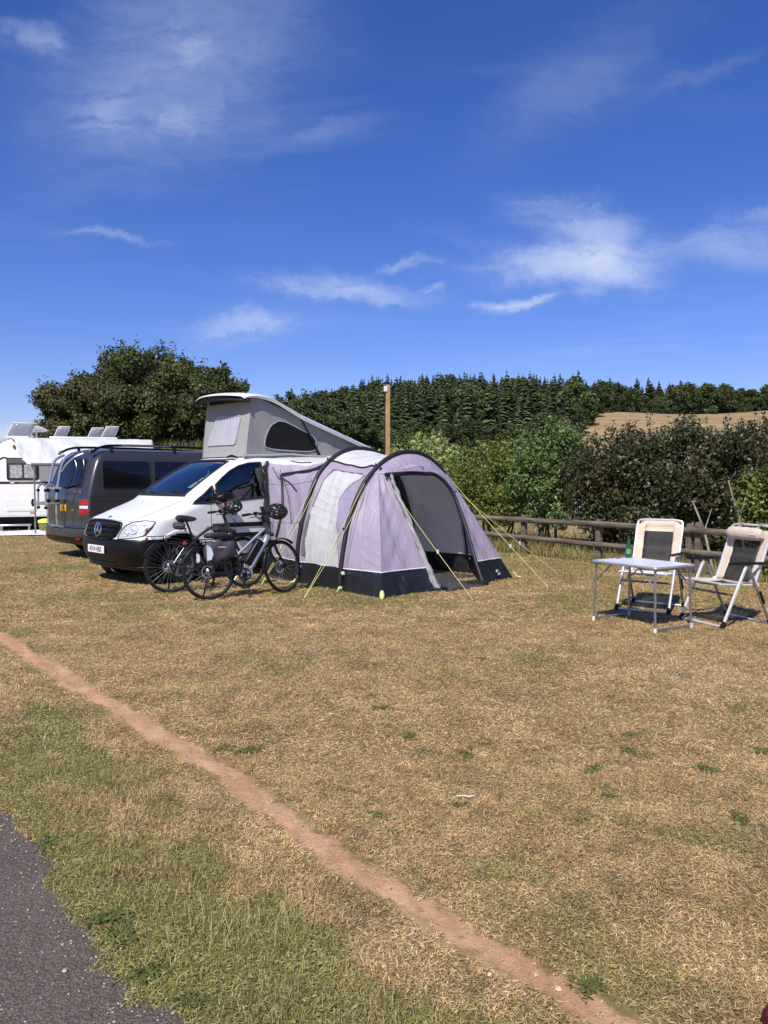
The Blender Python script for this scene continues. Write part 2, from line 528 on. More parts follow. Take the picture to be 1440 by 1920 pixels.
def lawn_colour(N, pos, blades=False):
    """dry summer turf: straw, brown and worn patches with greener growth beside the road"""
    s = N.n('ShaderNodeSeparateXYZ'); N.put(s.inputs[0], pos)
    x, y = s.outputs[0], s.outputs[1]
    flat = N.comb(x, y)
    side = N.math('SUBTRACT', N.math('SUBTRACT', 2.3, N.math('MULTIPLY', y, 0.8)), x)    # > 0 towards the road
    strip = N.math('MULTIPLY', N.ramp(side, 0.1, 0.55), N.ramp(side, 2.05, 1.35))
    near = N.ramp(y, 7.5, 3.2)
    patch = N.noise(flat, 0.55, 5.0, 0.6, 0.4)
    fine = N.noise(flat, 3.1, 5.0, 0.65, 0.3)
    vfine = N.noise(flat, 26.0, 4.0, 0.7)
    straw = N.mix(N.ramp(fine, 0.32, 0.68), (0.370, 0.250, 0.110), (0.550, 0.395, 0.195))
    straw = N.mix(N.ramp(patch, 0.52, 0.72), straw, (0.56, 0.415, 0.235))
    straw = N.mix(N.math('MULTIPLY', N.ramp(patch, 0.46, 0.30), 0.6), straw, (0.235, 0.165, 0.072))
    g = N.noise(N.vmath('ADD', flat, (13.7, 5.1, 0)), 0.9, 5.0, 0.62, 0.5)
    gf = N.noise(N.vmath('ADD', flat, (3.2, 8.8, 0)), 4.2, 4.0, 0.6)
    gg = N.math('ADD', N.math('MULTIPLY', g, 0.7), N.math('MULTIPLY', gf, 0.3))
    bias = N.math('ADD', N.math('MULTIPLY', strip, N.math('ADD', N.math('MULTIPLY', near, 0.085), 0.035)),
                  N.math('MULTIPLY', N.math('MULTIPLY', N.ramp(y, 3.6, 2.3), N.ramp(x, -0.3, 0.8)), 0.05))
    band = N.math('MULTIPLY', N.ramp(y, 8.2, 9.3), 0.075)
    gm = N.ramp(N.math('ADD', N.math('ADD', gg, bias), band), 0.53, 0.64)
    green = N.mix(N.ramp(vfine, 0.3, 0.7), (0.155, 0.160, 0.038), (0.290, 0.275, 0.082))
    c = N.mix(N.math('MULTIPLY', gm, N.math('ADD', 0.62, N.math('MULTIPLY', strip, 0.22))), straw, green)
    wear = N.noise(N.vmath('ADD', flat, (31.0, 17.0, 0)), 0.8, 6.0, 0.7, 0.8)                # trodden spots where soil shows
    c = N.mix(N.math('MULTIPLY', N.ramp(wear, 0.60, 0.72), 0.55), c, (0.36, 0.255, 0.175))
    dull = N.noise(N.vmath('ADD', flat, (7.0, 41.0, 0)), 1.7, 5.0, 0.65, 0.6)
    c = N.mix(N.math('MULTIPLY', N.ramp(dull, 0.50, 0.68), 0.45), c, (0.185, 0.145, 0.072))
    m1 = N.noise(N.vmath('ADD', flat, (2.0, 63.0, 0)), 6.0, 5.0, 0.7, 0.4)
    c = N.mix(N.math('MULTIPLY', N.ramp(m1, 0.50, 0.66), 0.60), c, (0.185, 0.165, 0.060))
    m2 = N.noise(N.vmath('ADD', flat, (52.0, 3.0, 0)), 13.0, 5.0, 0.7, 0.4)
    c = N.mix(N.math('MULTIPLY', N.ramp(m2, 0.52, 0.68), 0.55), c, (0.200, 0.135, 0.070))
    fl = N.noise(flat, 75.0, 4.0, 0.75, 0.6)
    c = N.mix(N.math('MULTIPLY', N.ramp(fl, 0.52, 0.70), 0.60), c, (0.62, 0.475, 0.275))
    rough = N.ramp(y, 21.0, 30.0)                                                   # unmown meadow beyond the pitches
    c = N.mix(rough, c, N.mix(N.ramp(patch, 0.35, 0.65), (0.26, 0.23, 0.08), (0.17, 0.18, 0.05)))
    c = N.mix(N.math('MULTIPLY', N.ramp(vfine, 0.45, 0.75), 0.35), c, N.mix(1.0, c, (0.6, 0.58, 0.55), 'MULTIPLY'))
    return c, gm, vfine

def make_ground_mat():
    m = bpy.data.materials.new('dry_turf'); m.use_nodes = True
    N = NT(m.node_tree)
    pos = N.n('ShaderNodeNewGeometry').outputs['Position']
    c, gm, vf = lawn_colour(N, pos)
    h = N.math('ADD', N.math('MULTIPLY', N.noise(pos, 55.0, 5.0, 0.7), 0.6), N.math('MULTIPLY', N.noise(pos, 9.0, 3.0), 0.6))
    b = N.n('ShaderNodeBump', i_Strength=0.9, i_Distance=0.03, i_Height=h)
    c = N.mix(1.0, c, (0.74, 0.71, 0.68), 'MULTIPLY')                                # thatch and soil, darkened to deepen the gaps between the blades
    p = N.n('ShaderNodeBsdfPrincipled', i_Base_Color=c, i_Roughness=0.95, i_Normal=b)
    p.inputs['Specular IOR Level'].default_value = 0.15
    o = N.n('ShaderNodeOutputMaterial'); N.put(o.inputs[0], p)
    return m

def make_blade_mat():
    m = bpy.data.materials.new('grass_blade'); m.use_nodes = True
    N = NT(m.node_tree)
    geo = N.n('ShaderNodeNewGeometry')
    c, gm, vf = lawn_colour(N, geo.outputs['Position'])
    rnd = geo.outputs['Random Per Island']
    r2 = N.math('FRACT', N.math('MULTIPLY', rnd, 37.7))
    c = N.mix(1.0, c, N.comb(*[N.ramp(rnd, 0, 1, 0.55, 1.85)] * 3), 'MULTIPLY')
    pale = N.math('MULTIPLY', N.math('GREATER_THAN', r2, 0.84), 0.7)
    c = N.mix(pale, c, (0.56, 0.44, 0.25))
    lime = N.math('MULTIPLY', N.math('LESS_THAN', r2, 0.16), N.ramp(gm, 0.1, 0.9))
    c = N.mix(N.math('MULTIPLY', lime, 0.7), c, (0.24, 0.265, 0.055))
    d = N.n('ShaderNodeBsdfPrincipled', i_Base_Color=c, i_Roughness=0.7)
    d.inputs['Specular IOR Level'].default_value = 0.25
    t = N.n('ShaderNodeBsdfTranslucent', i_Color=c)
    mx = N.n('ShaderNodeMixShader', i_0=0.22, i_1=d, i_2=t)
    o = N.n('ShaderNodeOutputMaterial'); N.put(o.inputs[0], mx)
    return m

GROUND_MAT, BLADE_MAT = make_ground_mat(), make_blade_mat()

def make_ground():
    xs = np.concatenate([-np.geomspace(12.5, 900, 70)[::-1], np.linspace(-12, 12, 61), np.geomspace(12.5, 900, 70)])
    ys = np.concatenate([np.linspace(-25, 26, 52), np.linspace(26.5, 34, 20), np.geomspace(35, 1600, 110)])
    X, Y = np.meshgrid(xs, ys)
    Z = terrain(X, Y)
    v = np.stack([X, Y, Z], -1).reshape(-1, 3)
    nx = len(xs)
    i = np.arange(len(ys) - 1)[:, None] * nx + np.arange(nx - 1)[None]
    f = np.stack([i, i + 1, i + 1 + nx, i + nx], -1).reshape(-1, 4)
    tag(raw_mesh('ground', v, f, GROUND_MAT, smooth=True), kind='structure')

make_ground()

def dist_poly(P, line):
    """distance of many points to a polyline, and the signed side"""
    best = np.full(len(P), 1e9); sgn = np.zeros(len(P))
    L = np.asarray(line)
    for a, b in zip(L[:-1], L[1:]):
        d = b - a
        t = np.clip(((P - a) @ d) / (d @ d), 0, 1)
        q = P - (a + t[:, None] * d)
        dd = np.hypot(q[:, 0], q[:, 1])
        s = d[0] * (P[:, 1] - a[1]) - d[1] * (P[:, 0] - a[0])
        k = dd < best
        best[k] = dd[k]; sgn[k] = s[k]
    return best, np.sign(sgn)

def vnoise(P, scale, seed):
    """smooth value noise on the plane"""
    g = np.random.default_rng(seed).random((64, 64))
    q = P * scale
    i = np.floor(q).astype(int); f = q - i; f = f * f * (3 - 2 * f)
    a = g[i[:, 0] % 64, i[:, 1] % 64]; b = g[(i[:, 0] + 1) % 64, i[:, 1] % 64]
    c = g[i[:, 0] % 64, (i[:, 1] + 1) % 64]; d = g[(i[:, 0] + 1) % 64, (i[:, 1] + 1) % 64]
    return (a * (1 - f[:, 0]) + b * f[:, 0]) * (1 - f[:, 1]) + (c * (1 - f[:, 0]) + d * f[:, 0]) * f[:, 1]

# tarmac road in the near left corner
def make_road():
    m = bpy.data.materials.new('tarmac'); m.use_nodes = True
    N = NT(m.node_tree)
    pos = N.n('ShaderNodeNewGeometry').outputs['Position']
    vo = N.n('ShaderNodeTexVoronoi', i_Vector=pos, i_Scale=125.0)
    vo2 = N.n('ShaderNodeTexVoronoi', i_Vector=pos, i_Scale=120.0)
    sp = N.n('ShaderNodeSeparateColor'); N.put(sp.inputs[0], vo2.outputs['Color'])
    big = N.noise(pos, 1.3, 4.0, 0.6)
    sc = N.n('ShaderNodeSeparateColor'); N.put(sc.inputs[0], vo.outputs['Color'])
    c = N.mix(sc.outputs[0], (0.060, 0.046, 0.034), (0.180, 0.142, 0.108))
    c = N.mix(N.ramp(vo.outputs[0], 0.35, 0.75), c, (0.046, 0.037, 0.030))
    c = N.mix(N.math('MULTIPLY', N.ramp(big, 0.35, 0.7), 0.35), c, (0.15, 0.120, 0.094))
    chip = N.math('MULTIPLY', N.math('GREATER_THAN', sp.outputs[1], 0.978), N.ramp(vo2.outputs[0], 0.42, 0.30))
    c = N.mix(chip, c, (0.52, 0.50, 0.47))
    h = N.math('ADD', N.math('MULTIPLY', vo.outputs[0], -0.8), N.noise(pos, 60, 3.0))
    b = N.n('ShaderNodeBump', i_Strength=0.85, i_Distance=0.006, i_Height=h)
    p = N.n('ShaderNodeBsdfPrincipled', i_Base_Color=c, i_Roughness=0.82, i_Normal=b)
    o = N.n('ShaderNodeOutputMaterial'); N.put(o.inputs[0], p)
    edge = []
    fine = smooth_path([(*q, 0) for q in ROAD_EDGE], 60)
    kq = np.stack([np.arange(len(fine)) * 0.02, np.zeros(len(fine))], 1)
    wob = 0.085 * (vnoise(kq, 2.2, 3) - 0.5) + 0.05 * (vnoise(kq, 9.0, 4) - 0.5) + 0.025 * (vnoise(kq, 25.0, 5) - 0.5)
    for p2, w in zip(fine, wob):
        edge.append((p2[0] + w * 0.75, p2[1] + w * 0.6))
    mb = MB()
    rows = []
    for (x, y) in edge:
        rows.append([(x - q * 0.8, y - q * 0.62, 0.006) for q in (0, 0.05, 0.6, 2.0, 5.0)])
    mb.grid(rows)
    tag(mb.build('road', m, smooth=False), kind='structure')
    return edge

ROAD_FINE = make_road()

# trodden red-earth path
def make_path():
    m = bpy.data.materials.new('red_earth'); m.use_nodes = True
    N = NT(m.node_tree)
    pos = N.n('ShaderNodeNewGeometry').outputs['Position']
    a, b2 = N.noise(pos, 3.4, 5.0, 0.65), N.noise(pos, 17.0, 7.0, 0.74)
    vf = N.noise(pos, 95.0, 4.0, 0.7)
    c = N.mix(N.ramp(a, 0.3, 0.7), (0.420, 0.230, 0.120), (0.580, 0.355, 0.205))
    c = N.mix(N.ramp(b2, 0.5, 0.75), c, (0.280, 0.160, 0.090))
    c = N.mix(N.math('MULTIPLY', N.ramp(vf, 0.58, 0.78), 0.75), c, (0.70, 0.47, 0.31))
    hh = N.math('ADD', N.math('MULTIPLY', b2, 0.9), N.math('MULTIPLY', vf, 0.5))
    bp = N.n('ShaderNodeBump', i_Strength=0.8, i_Distance=0.016, i_Height=hh)
    at = N.n('ShaderNodeAttribute', attribute_name='edge')
    turf, _, _ = lawn_colour(N, pos)
    e = N.math('ADD', at.outputs['Fac'], N.math('ADD', N.math('MULTIPLY', N.math('SUBTRACT', a, 0.5), 0.9), N.math('MULTIPLY', N.math('SUBTRACT', b2, 0.5), 1.5)))
    c = N.mix(N.ramp(e, 0.40, 0.80), c, N.mix(1.0, turf, (0.75, 0.70, 0.66), 'MULTIPLY'))                                        # trodden turf thins out towards the middle
    p = N.n('ShaderNodeBsdfPrincipled', i_Base_Color=c, i_Roughness=0.95, i_Normal=bp)
    p.inputs['Specular IOR Level'].default_value = 0.15
    o = N.n('ShaderNodeOutputMaterial'); N.put(o.inputs[0], p)
    line = smooth_path([(*q, 0) for q in PATH_PTS], 40)
    kk = np.arange(len(line)) * 0.05
    wn = [vnoise(np.stack([kk, kk * 0 + q], 1), 3.0, 50 + q) for q in range(2)]
    mb = MB(); rows = []; ed = []
    for k, q in enumerate(line):
        t = unit(line[min(k + 1, len(line) - 1)] - line[max(k - 1, 0)])
        nrm = np.array((-t[1], t[0], 0))
        hw = float(np.interp(q[1], [1.5, 2.2, 3, 4, 6, 8], [0.075, 0.082, 0.098, 0.105, 0.130, 0.140]))
        wl, wr = hw * (1 + 0.7 * (wn[0][k] - 0.5)), hw * (1 + 0.7 * (wn[1][k] - 0.5))
        row = []
        for j in range(11):
            f = j / 10
            u = -wl + (wl + wr) * f
            z = 0.004 + (0.004 * (math.sin(k * 0.33 + j) + 1) * math.sin(math.pi * f))
            row.append(q + nrm * u + np.array((0, 0, z))); ed.append(abs(2 * f - 1))
        rows.append(row)
    mb.grid(rows); mb.keep = True
    o = mb.build('dirt_path', m)
    o.data.attributes.new('edge', 'FLOAT', 'POINT').data.foreach_set('value', ed)
    tag(o, kind='structure')
    return [(q[0], q[1]) for q in line]

PATH_FINE = make_path()

def leaf_quads(P, Nrm, size, r, aspect=0.62, fold=0.25):
    """kite-shaped leaves: 4 verts, 2 triangles folded at the midrib"""
    n = len(P)
    Nrm = Nrm / (np.linalg.norm(Nrm, axis=1, keepdims=True) + 1e-9)
    t = r.normal(size=(n, 3)); t -= Nrm * (t * Nrm).sum(1, keepdims=True); t /= np.linalg.norm(t, axis=1, keepdims=True) + 1e-9
    s = np.cross(Nrm, t)
    L = size[:, None]; W = L * aspect * 0.5
    lift = Nrm * L * fold * 0.3
    a = P - t * L * 0.5; b = P + t * L * 0.5
    c = P + s * W + lift - t * L * 0.08; d = P - s * W + lift - t * L * 0.08
    v = np.stack([a, c, b, d], 1).reshape(-1, 3)
    o = (np.arange(n) * 4)[:, None]
    f = np.concatenate([o + [0, 1, 2], o + [0, 2, 3]], 1).reshape(-1, 3)
    return v, f

def blades_mesh(base, h, w, lean, az, bend, rng2):
    """two-segment blades: 5 verts, 3 triangles each"""
    n = len(base)
    d = np.stack([np.cos(az), np.sin(az), np.zeros(n)], 1)
    s = np.stack([-np.sin(az), np.cos(az), np.zeros(n)], 1)
    tw = rng2.uniform(-0.9, 0.9, n)
    s = s * np.cos(tw)[:, None] + d * np.sin(tw)[:, None]
    up = np.array((0, 0, 1.0))
    mid = base + d * (h * 0.55 * np.sin(lean))[:, None] + up * (h * 0.55 * np.cos(lean))[:, None]
    l2 = lean + bend
    tip = mid + d * (h * 0.45 * np.sin(l2))[:, None] + up * (h * 0.45 * np.cos(l2))[:, None]
    tip[:, 2] = np.maximum(tip[:, 2], base[:, 2] + 0.004)
    hw = (w / 2)[:, None]
    v = np.stack([base - s * hw, base + s * hw, mid - s * hw * 0.8, mid + s * hw * 0.8, tip], 1).reshape(-1, 3)
    o = (np.arange(n) * 5)[:, None]
    f = np.concatenate([o + [0, 1, 3], o + [0, 3, 2], o + [2, 3, 4]], 1).reshape(-1, 3)
    return v, f

def turf_points(n, y0, y1, seed, xpad=0.62):
    """random spots on the turf: none on the road, few on the path"""
    r = np.random.default_rng(seed)
    y = np.sqrt(r.uniform(y0 ** 2, y1 ** 2, n))
    P = np.stack([r.uniform(-1, 1, n) * y * xpad, y], 1)
    dp, _ = dist_poly(P, PATH_FINE[::10])
    dr, sr = dist_poly(P, ROAD_FINE[::10])
    wob = vnoise(P, 9.0, seed + 1) * 0.06 + vnoise(P, 31.0, seed + 2) * 0.04
    keep = (dp > np.interp(P[:, 1], [1.5, 2.5, 4, 7], [0.0, 0.008, 0.02, 0.035]) + 1.25 * wob) | (r.random(n) < 0.05)
    keep &= ~((sr < 0) & (dr > 0.012 + 0.03 * vnoise(P, 20.0, seed + 3)))
    return P, dp, dr, keep, r

def lawn_flat(n, y0, y1, ls, seed):
    """dead blades lying every way in the thatch"""
    P, dp, dr, keep, r = turf_points(n, y0, y1, seed)
    P = P[keep]; n = len(P)
    Nn = r.normal(0, 0.42, (n, 3)) + np.array((0, 0, 1.0))
    C = np.concatenate([P, r.uniform(0.004, 0.013, n)[:, None]], 1)
    return leaf_quads(C, Nn, r.uniform(*ls, n), r, 0.13, 0.1)

def lawn(n, y0, y1, hs, ws, seed, stalk=0.0, xpad=0.62):
    P, dp, dr, keep, r = turf_points(n, y0, y1, seed, xpad)
    tuft = vnoise(P, 5.5, seed + 4) * 0.6 + vnoise(P, 17.0, seed + 5) * 0.4
    keep &= r.random(n) < np.clip(0.25 + 1.5 * (tuft - 0.22), 0.15, 1)
    P, dp, dr, tuft = P[keep], dp[keep], dr[keep], tuft[keep]
    n = len(P)
    side = 2.3 - 0.8 * P[:, 1] - P[:, 0]
    strip = sstep(side, 0.15, 0.6) * sstep(P[:, 1], 8.0, 4.0)
    h = r.uniform(*hs, n) * (0.7 + 0.8 * tuft) * (1 + 0.8 * strip * sstep(dr, 0.03, 0.3))
    lean = np.abs(r.normal(0.95, 0.35, n)) * (1 - 0.28 * strip)
    st = r.random(n) < stalk * (0.2 + 2.2 * strip)
    h[st] *= r.uniform(1.5, 2.6, st.sum()); lean[st] *= 0.55
    w = r.uniform(*ws, n)
    az = r.uniform(0, 2 * math.pi, n)
    base = np.concatenate([P, np.full((n, 1), -0.002)], 1)
    return blades_mesh(base, h, w, np.clip(lean, 0.05, 1.45), az, r.uniform(-0.2, 0.8, n), r)

def join_arrays(parts):
    vs, fs, o = [], [], 0
    for v, f in parts:
        vs.append(v); fs.append(f + o); o += len(v)
    return np.concatenate(vs), np.concatenate(fs)

_v, _f = join_arrays([lawn(120000, 1.75, 4.2, (0.010, 0.026), (0.0014, 0.0030), 11, 0.03), lawn_flat(270000, 1.75, 4.2, (0.010, 0.030), 15),
                      lawn(110000, 4.2, 8.0, (0.010, 0.026), (0.0022, 0.0045), 12, 0.02), lawn_flat(230000, 4.2, 8.0, (0.016, 0.042), 16),
                      lawn(80000, 8.0, 14.0, (0.014, 0.030), (0.0035, 0.007), 13, 0.01), lawn_flat(110000, 8.0, 14.0, (0.03, 0.07), 17),
                      lawn(45000, 14.0, 25.0, (0.025, 0.055), (0.010, 0.02), 14, 0.0)])
tag(raw_mesh('lawn_grass', _v, _f, BLADE_MAT), 'short parched lawn grass of straw, brown and dull green blades', 'grass', kind='stuff')

# pebbles on the path and its edges
def make_pebbles():
    r = np.random.default_rng(5)
    mb = MB()
    L = np.asarray(PATH_FINE)
    for k in range(420):
        q = L[r.integers(20, len(L) - 8)]
        c = q + r.normal(0, 0.075, 2)
        s = float(r.choice([0.0028, 0.004, 0.0055, 0.009], p=[0.45, 0.33, 0.18, 0.04]) * r.uniform(0.8, 1.3))
        rot = Matrix.Rotation(r.uniform(0, 6.28), 3, 'Z')
        mb.ell((c[0], c[1], 0.006 + s * 0.35), (s * r.uniform(0.9, 1.6), s, s * 0.6), 6, 4, 0, rot)
    E_ = np.asarray(ROAD_FINE)
    for k in range(260):                                                             # loose chippings along the crumbling tarmac edge
        q = E_[r.integers(200, 640)]
        c = q + np.array((-0.8, -0.6)) * abs(r.normal(0, 0.07)) + r.normal(0, 0.02, 2)
        s = float(r.choice([0.0022, 0.0032, 0.0045, 0.007], p=[0.45, 0.33, 0.18, 0.04]) * r.uniform(0.8, 1.3))
        mb.ell((c[0], c[1], 0.007 + s * 0.35), (s * r.uniform(0.9, 1.6), s, s * 0.6), 6, 4, 0, Matrix.Rotation(r.uniform(0, 6.28), 3, 'Z'))
    o = mb.build('pebbles', mat('pebble', (0.46, 0.33, 0.225), 0.9, spec=0.1, vary=0.2, per_piece=0.4, vscale=20))
    tag(o, 'small loose pebbles along the red dirt path and the tarmac edge', 'pebbles', kind='stuff')
make_pebbles()

# ------------------------------------------------------------------ vehicle bodies
class Surf:
    """body shell stacked from horizontal outlines. s: 0 middle of the visible end, 1 its corner, 1..2 along the flank,
    2..3 the far end (negative s = other flank); t: level number. Local x points out of the visible end, y to the visible flank."""
    def __init__(self, levels, n=2.6, rr=0.18):
        self.C = np.array(levels, float)          # z, xf, d, w, xr
        self.n, self.rr = n, rr
        self.memo = {}

    def lv(self, t):
        C = self.C; k = len(C) - 1
        t = min(max(t, 0.0), k - 1e-9)
        if t in self.memo:
            return self.memo[t]
        i = int(t); f = t - i
        b, c = C[i], C[i + 1]
        a = C[i - 1] if i > 0 else 2 * b - c
        d = C[i + 2] if i + 2 <= k else 2 * c - b
        q = 0.5 * (2 * b + (c - a) * f + (2 * a - 5 * b + 4 * c - d) * f * f + (3 * b - a - 3 * c + d) * f ** 3)
        lin = b + (c - b) * f
        self.memo[t] = out = 0.6 * q + 0.4 * lin
        return out

    def P(self, s, t):
        z, xf, d, w, xr = self.lv(t)
        sg = -1 if s < 0 else 1
        s = abs(s)
        if s <= 1:
            th = s * math.pi / 2; e = 2 / self.n
            x = xf - d + d * max(math.cos(th), 0) ** e
            y = w * max(math.sin(th), 0) ** e
        elif s <= 2:
            x0, x1 = xf - d, xr + self.rr
            x = x0 + (x1 - x0) * (s - 1); y = w
        else:
            q = (s - 2) * 2
            rr = min(self.rr, w * 0.6)
            if q <= 1:
                a = q * math.pi / 2
                x = xr + self.rr - self.rr * math.sin(a); y = w - rr + rr * math.cos(a)
            else:
                x = xr; y = (w - rr) * (2 - q)
        return np.array((x, sg * y, z))

    def N(self, s, t):
        e = 1e-3
        du = self.P(s + e, t) - self.P(s - e, t) if abs(s) > e else np.array((0, 1.0, 0))
        dv = self.P(s, t + e) - self.P(s, t - e)
        n = np.cross(du, dv); n = n / (np.linalg.norm(n) + 1e-12)
        p = self.P(s, t)
        z, xf, d, w, xr = self.lv(t)
        c = np.array(((xf + xr) / 2 if abs(s) > 1.1 else xf - d - 0.8, 0, z - 0.5))
        if np.dot(n, p - c) < 0:
            n = -n
        return n

    def side(self, x, z):
        """(s, t) of a flank point given by x and z"""
        lo, hi = 0.0, len(self.C) - 1.0
        for _ in range(40):
            mid = (lo + hi) / 2
            if self.lv(mid)[0] < z:
                lo = mid
            else:
                hi = mid
        t = (lo + hi) / 2
        _, xf, d, w, xr = self.lv(t)
        return 1 + (x - (xf - d)) / ((xr + self.rr) - (xf - d)), t

    def tz(self, z):
        return self.side(-1, z)[1]


def inside(poly, p):
    c = False; n = len(poly); x, y = p
    for i in range(n):
        (x1, y1), (x2, y2) = poly[i], poly[i - 1]
        if (y1 > y) != (y2 > y) and x < (x2 - x1) * (y - y1) / (y2 - y1) + x1:
            c = not c
    return c


def round_poly(poly, r=0.22, k=4):
    """polygon with its corners eased"""
    out = []; n = len(poly)
    for i in range(n):
        a, b, c = np.array(poly[i - 1]), np.array(poly[i]), np.array(poly[(i + 1) % n])
        p, q = b + (a - b) * r, b + (c - b) * r
        for j in range(k + 1):
            u = j / k
            out.append(tuple(p * (1 - u) ** 2 + 2 * b * u * (1 - u) + q * u * u))
    return out


def dense_poly(poly, k=4):
    out = []
    for i in range(len(poly)):
        a, b = np.array(poly[i]), np.array(poly[(i + 1) % len(poly)])
        out += [tuple(a + (b - a) * j / k) for j in range(k)]
    return out

VITO = Surf([
    (0.20, -0.24, 0.30, 0.84, -4.80), (0.28, -0.10, 0.42, 0.90, -4.88), (0.42, -0.02, 0.46, 0.935, -4.92), (0.56, 0.0, 0.48, 0.945, -4.93),
    (0.64, -0.01, 0.50, 0.948, -4.93), (0.70, -0.045, 0.52, 0.948, -4.92), (0.80, -0.075, 0.56, 0.948, -4.92), (0.88, -0.105, 0.60, 0.948, -4.92),
    (0.94, -0.16, 0.64, 0.948, -4.92), (0.99, -0.29, 0.66, 0.946, -4.92), (1.05, -0.43, 0.66, 0.944, -4.92), (1.12, -0.62, 0.65, 0.94, -4.92),
    (1.19, -0.80, 0.60, 0.936, -4.92), (1.25, -0.91, 0.50, 0.930, -4.91), (1.28, -0.96, 0.44, 0.926, -4.91), (1.40, -1.15, 0.38, 0.910, -4.90),
    (1.52, -1.34, 0.36, 0.886, -4.88), (1.64, -1.545, 0.34, 0.855, -4.86), (1.74, -1.73, 0.34, 0.820, -4.83), (1.81, -1.88, 0.36, 0.785, -4.80),
    (1.86, -2.04, 0.40, 0.735, -4.75), (1.89, -2.30, 0.48, 0.64, -4.65), (1.905, -2.70, 0.55, 0.42, -4.4)])
T5 = Surf([
    (0.27, -0.16, 0.14, 0.86, -4.75), (0.34, -0.03, 0.20, 0.925, -4.85), (0.46, 0.0, 0.22, 0.945, -4.88), (0.57, -0.005, 0.22, 0.952, -4.88),
    (0.61, -0.05, 0.20, 0.952, -4.86), (0.70, -0.075, 0.17, 0.953, -4.84), (0.90, -0.08, 0.16, 0.954, -4.82), (1.10, -0.085, 0.16, 0.950, -4.80),
    (1.22, -0.10, 0.16, 0.945, -4.6), (1.40, -0.145, 0.165, 0.925, -4.4), (1.58, -0.20, 0.17, 0.898, -4.2), (1.74, -0.255, 0.18, 0.868, -4.0),
    (1.88, -0.31, 0.20, 0.835, -3.9), (1.97, -0.37, 0.22, 0.79, -3.85), (2.05, -0.46, 0.28, 0.72, -3.8), (2.10, -0.66, 0.36, 0.55, -3.7)])

def st_xz(S, x, z):
    """(s, t) of the point of the visible flank or corner at x, z"""
    t = S.tz(z)
    lo, hi = 0.02, 1.98
    for _ in range(40):
        mid = (lo + hi) / 2
        if S.P(mid, t)[0] > x:
            lo = mid
        else:
            hi = mid
    return ((lo + hi) / 2, t)


def st_yz(S, y, z):
    """(s, t) of the point of the visible end at y, z"""
    t = S.tz(z)
    w = S.lv(t)[3]
    q = min(abs(y) / w, 1.0) ** (S.n / 2)
    return (math.copysign(math.asin(min(q, 1)) * 2 / math.pi, y), t)


SHELL_CACHE = {}

def shell(S, holes=(), arches=(), want=None, off=0.0, nf=34, ns=150, nr=12, sub=6):
    """sheet of the body; want(s, t, p) picks the faces, holes are (s, t) polygons, arches are (x, z, r) circles cut from both flanks"""
    ss = list(np.linspace(0, 1, nf)) + list(np.linspace(1, 2, ns))[1:] + list(np.linspace(2, 3, nr))[1:]
    ss = [-q for q in ss[::-1][:-1]] + ss
    k = len(S.C) - 1
    ts = list(np.linspace(0, k, k * sub + 1))
    pts = SHELL_CACHE.setdefault((id(S), off, nf, ns, nr, sub), {})
    def P(i, j):
        if (i, j) not in pts:
            p = S.P(ss[i], ts[j])
            if off:
                p = p + S.N(ss[i], ts[j]) * off
            pts[(i, j)] = p
        return pts[(i, j)]
    boxes = [(np.min(np.array(h), 0), np.max(np.array(h), 0), h) for h in holes]
    mb = MB(); idx = {}
    def vid(i, j):
        if (i, j) not in idx:
            idx[(i, j)] = len(mb.v); mb.v.append(tuple(map(float, P(i, j))))
        return idx[(i, j)]
    for i in range(len(ss) - 1):
        for j in range(len(ts) - 1):
            s, t = (ss[i] + ss[i + 1]) / 2, (ts[j] + ts[j + 1]) / 2
            p = (P(i, j) + P(i + 1, j + 1)) / 2
            if want and not want(s, t, p):
                continue
            if any(lo[0] <= s <= hi[0] and lo[1] <= t <= hi[1] and inside(h, (s, t)) for lo, hi, h in boxes):
                continue
            if abs(s) > 0.7 and any((p[0] - x) ** 2 + (p[2] - z) ** 2 < r * r for x, z, r in arches):
                continue
            mb.f.append((vid(i, j), vid(i + 1, j), vid(i + 1, j + 1), vid(i, j + 1))); mb.m.append(0)
    return mb


def on(S, st, off=0.0):
    p = S.P(*st)
    return p + S.N(*st) * off if off else p


def patch(S, poly, off=0.004, thick=0.012, rings=4, mb=None, m=0):
    """plate that follows the body inside an (s, t) outline, standing off it"""
    mb = mb or MB()
    if len(poly) < 40:
        poly = dense_poly(poly, 3)
    c = np.mean(np.array(poly), 0)
    n = len(poly)
    vs = []
    for k in range(rings, 0, -1):
        for q in poly:
            a = c + (np.array(q) - c) * k / rings
            vs.append(on(S, tuple(a), off))
    vs.append(on(S, tuple(c), off))
    fs = []
    for k in range(rings - 1):
        for i in range(n):
            j = (i + 1) % n
            fs.append((k * n + i, k * n + j, (k + 1) * n + j, (k + 1) * n + i))
    fs += [((rings - 1) * n + i, (rings - 1) * n + (i + 1) % n, rings * n) for i in range(n)]
    b = len(vs)
    if thick:
        vs += [on(S, q, off - thick) for q in poly]
        fs += [(i, b + i, b + (i + 1) % n, (i + 1) % n) for i in range(n)]
    return mb.add(vs, fs, m)


def seam(S, line, r, off=0.0, closed=False, n=6, mb=None):
    mb = mb or MB()
    return mb.tube([on(S, q, off) for q in line], r, n, closed=closed)

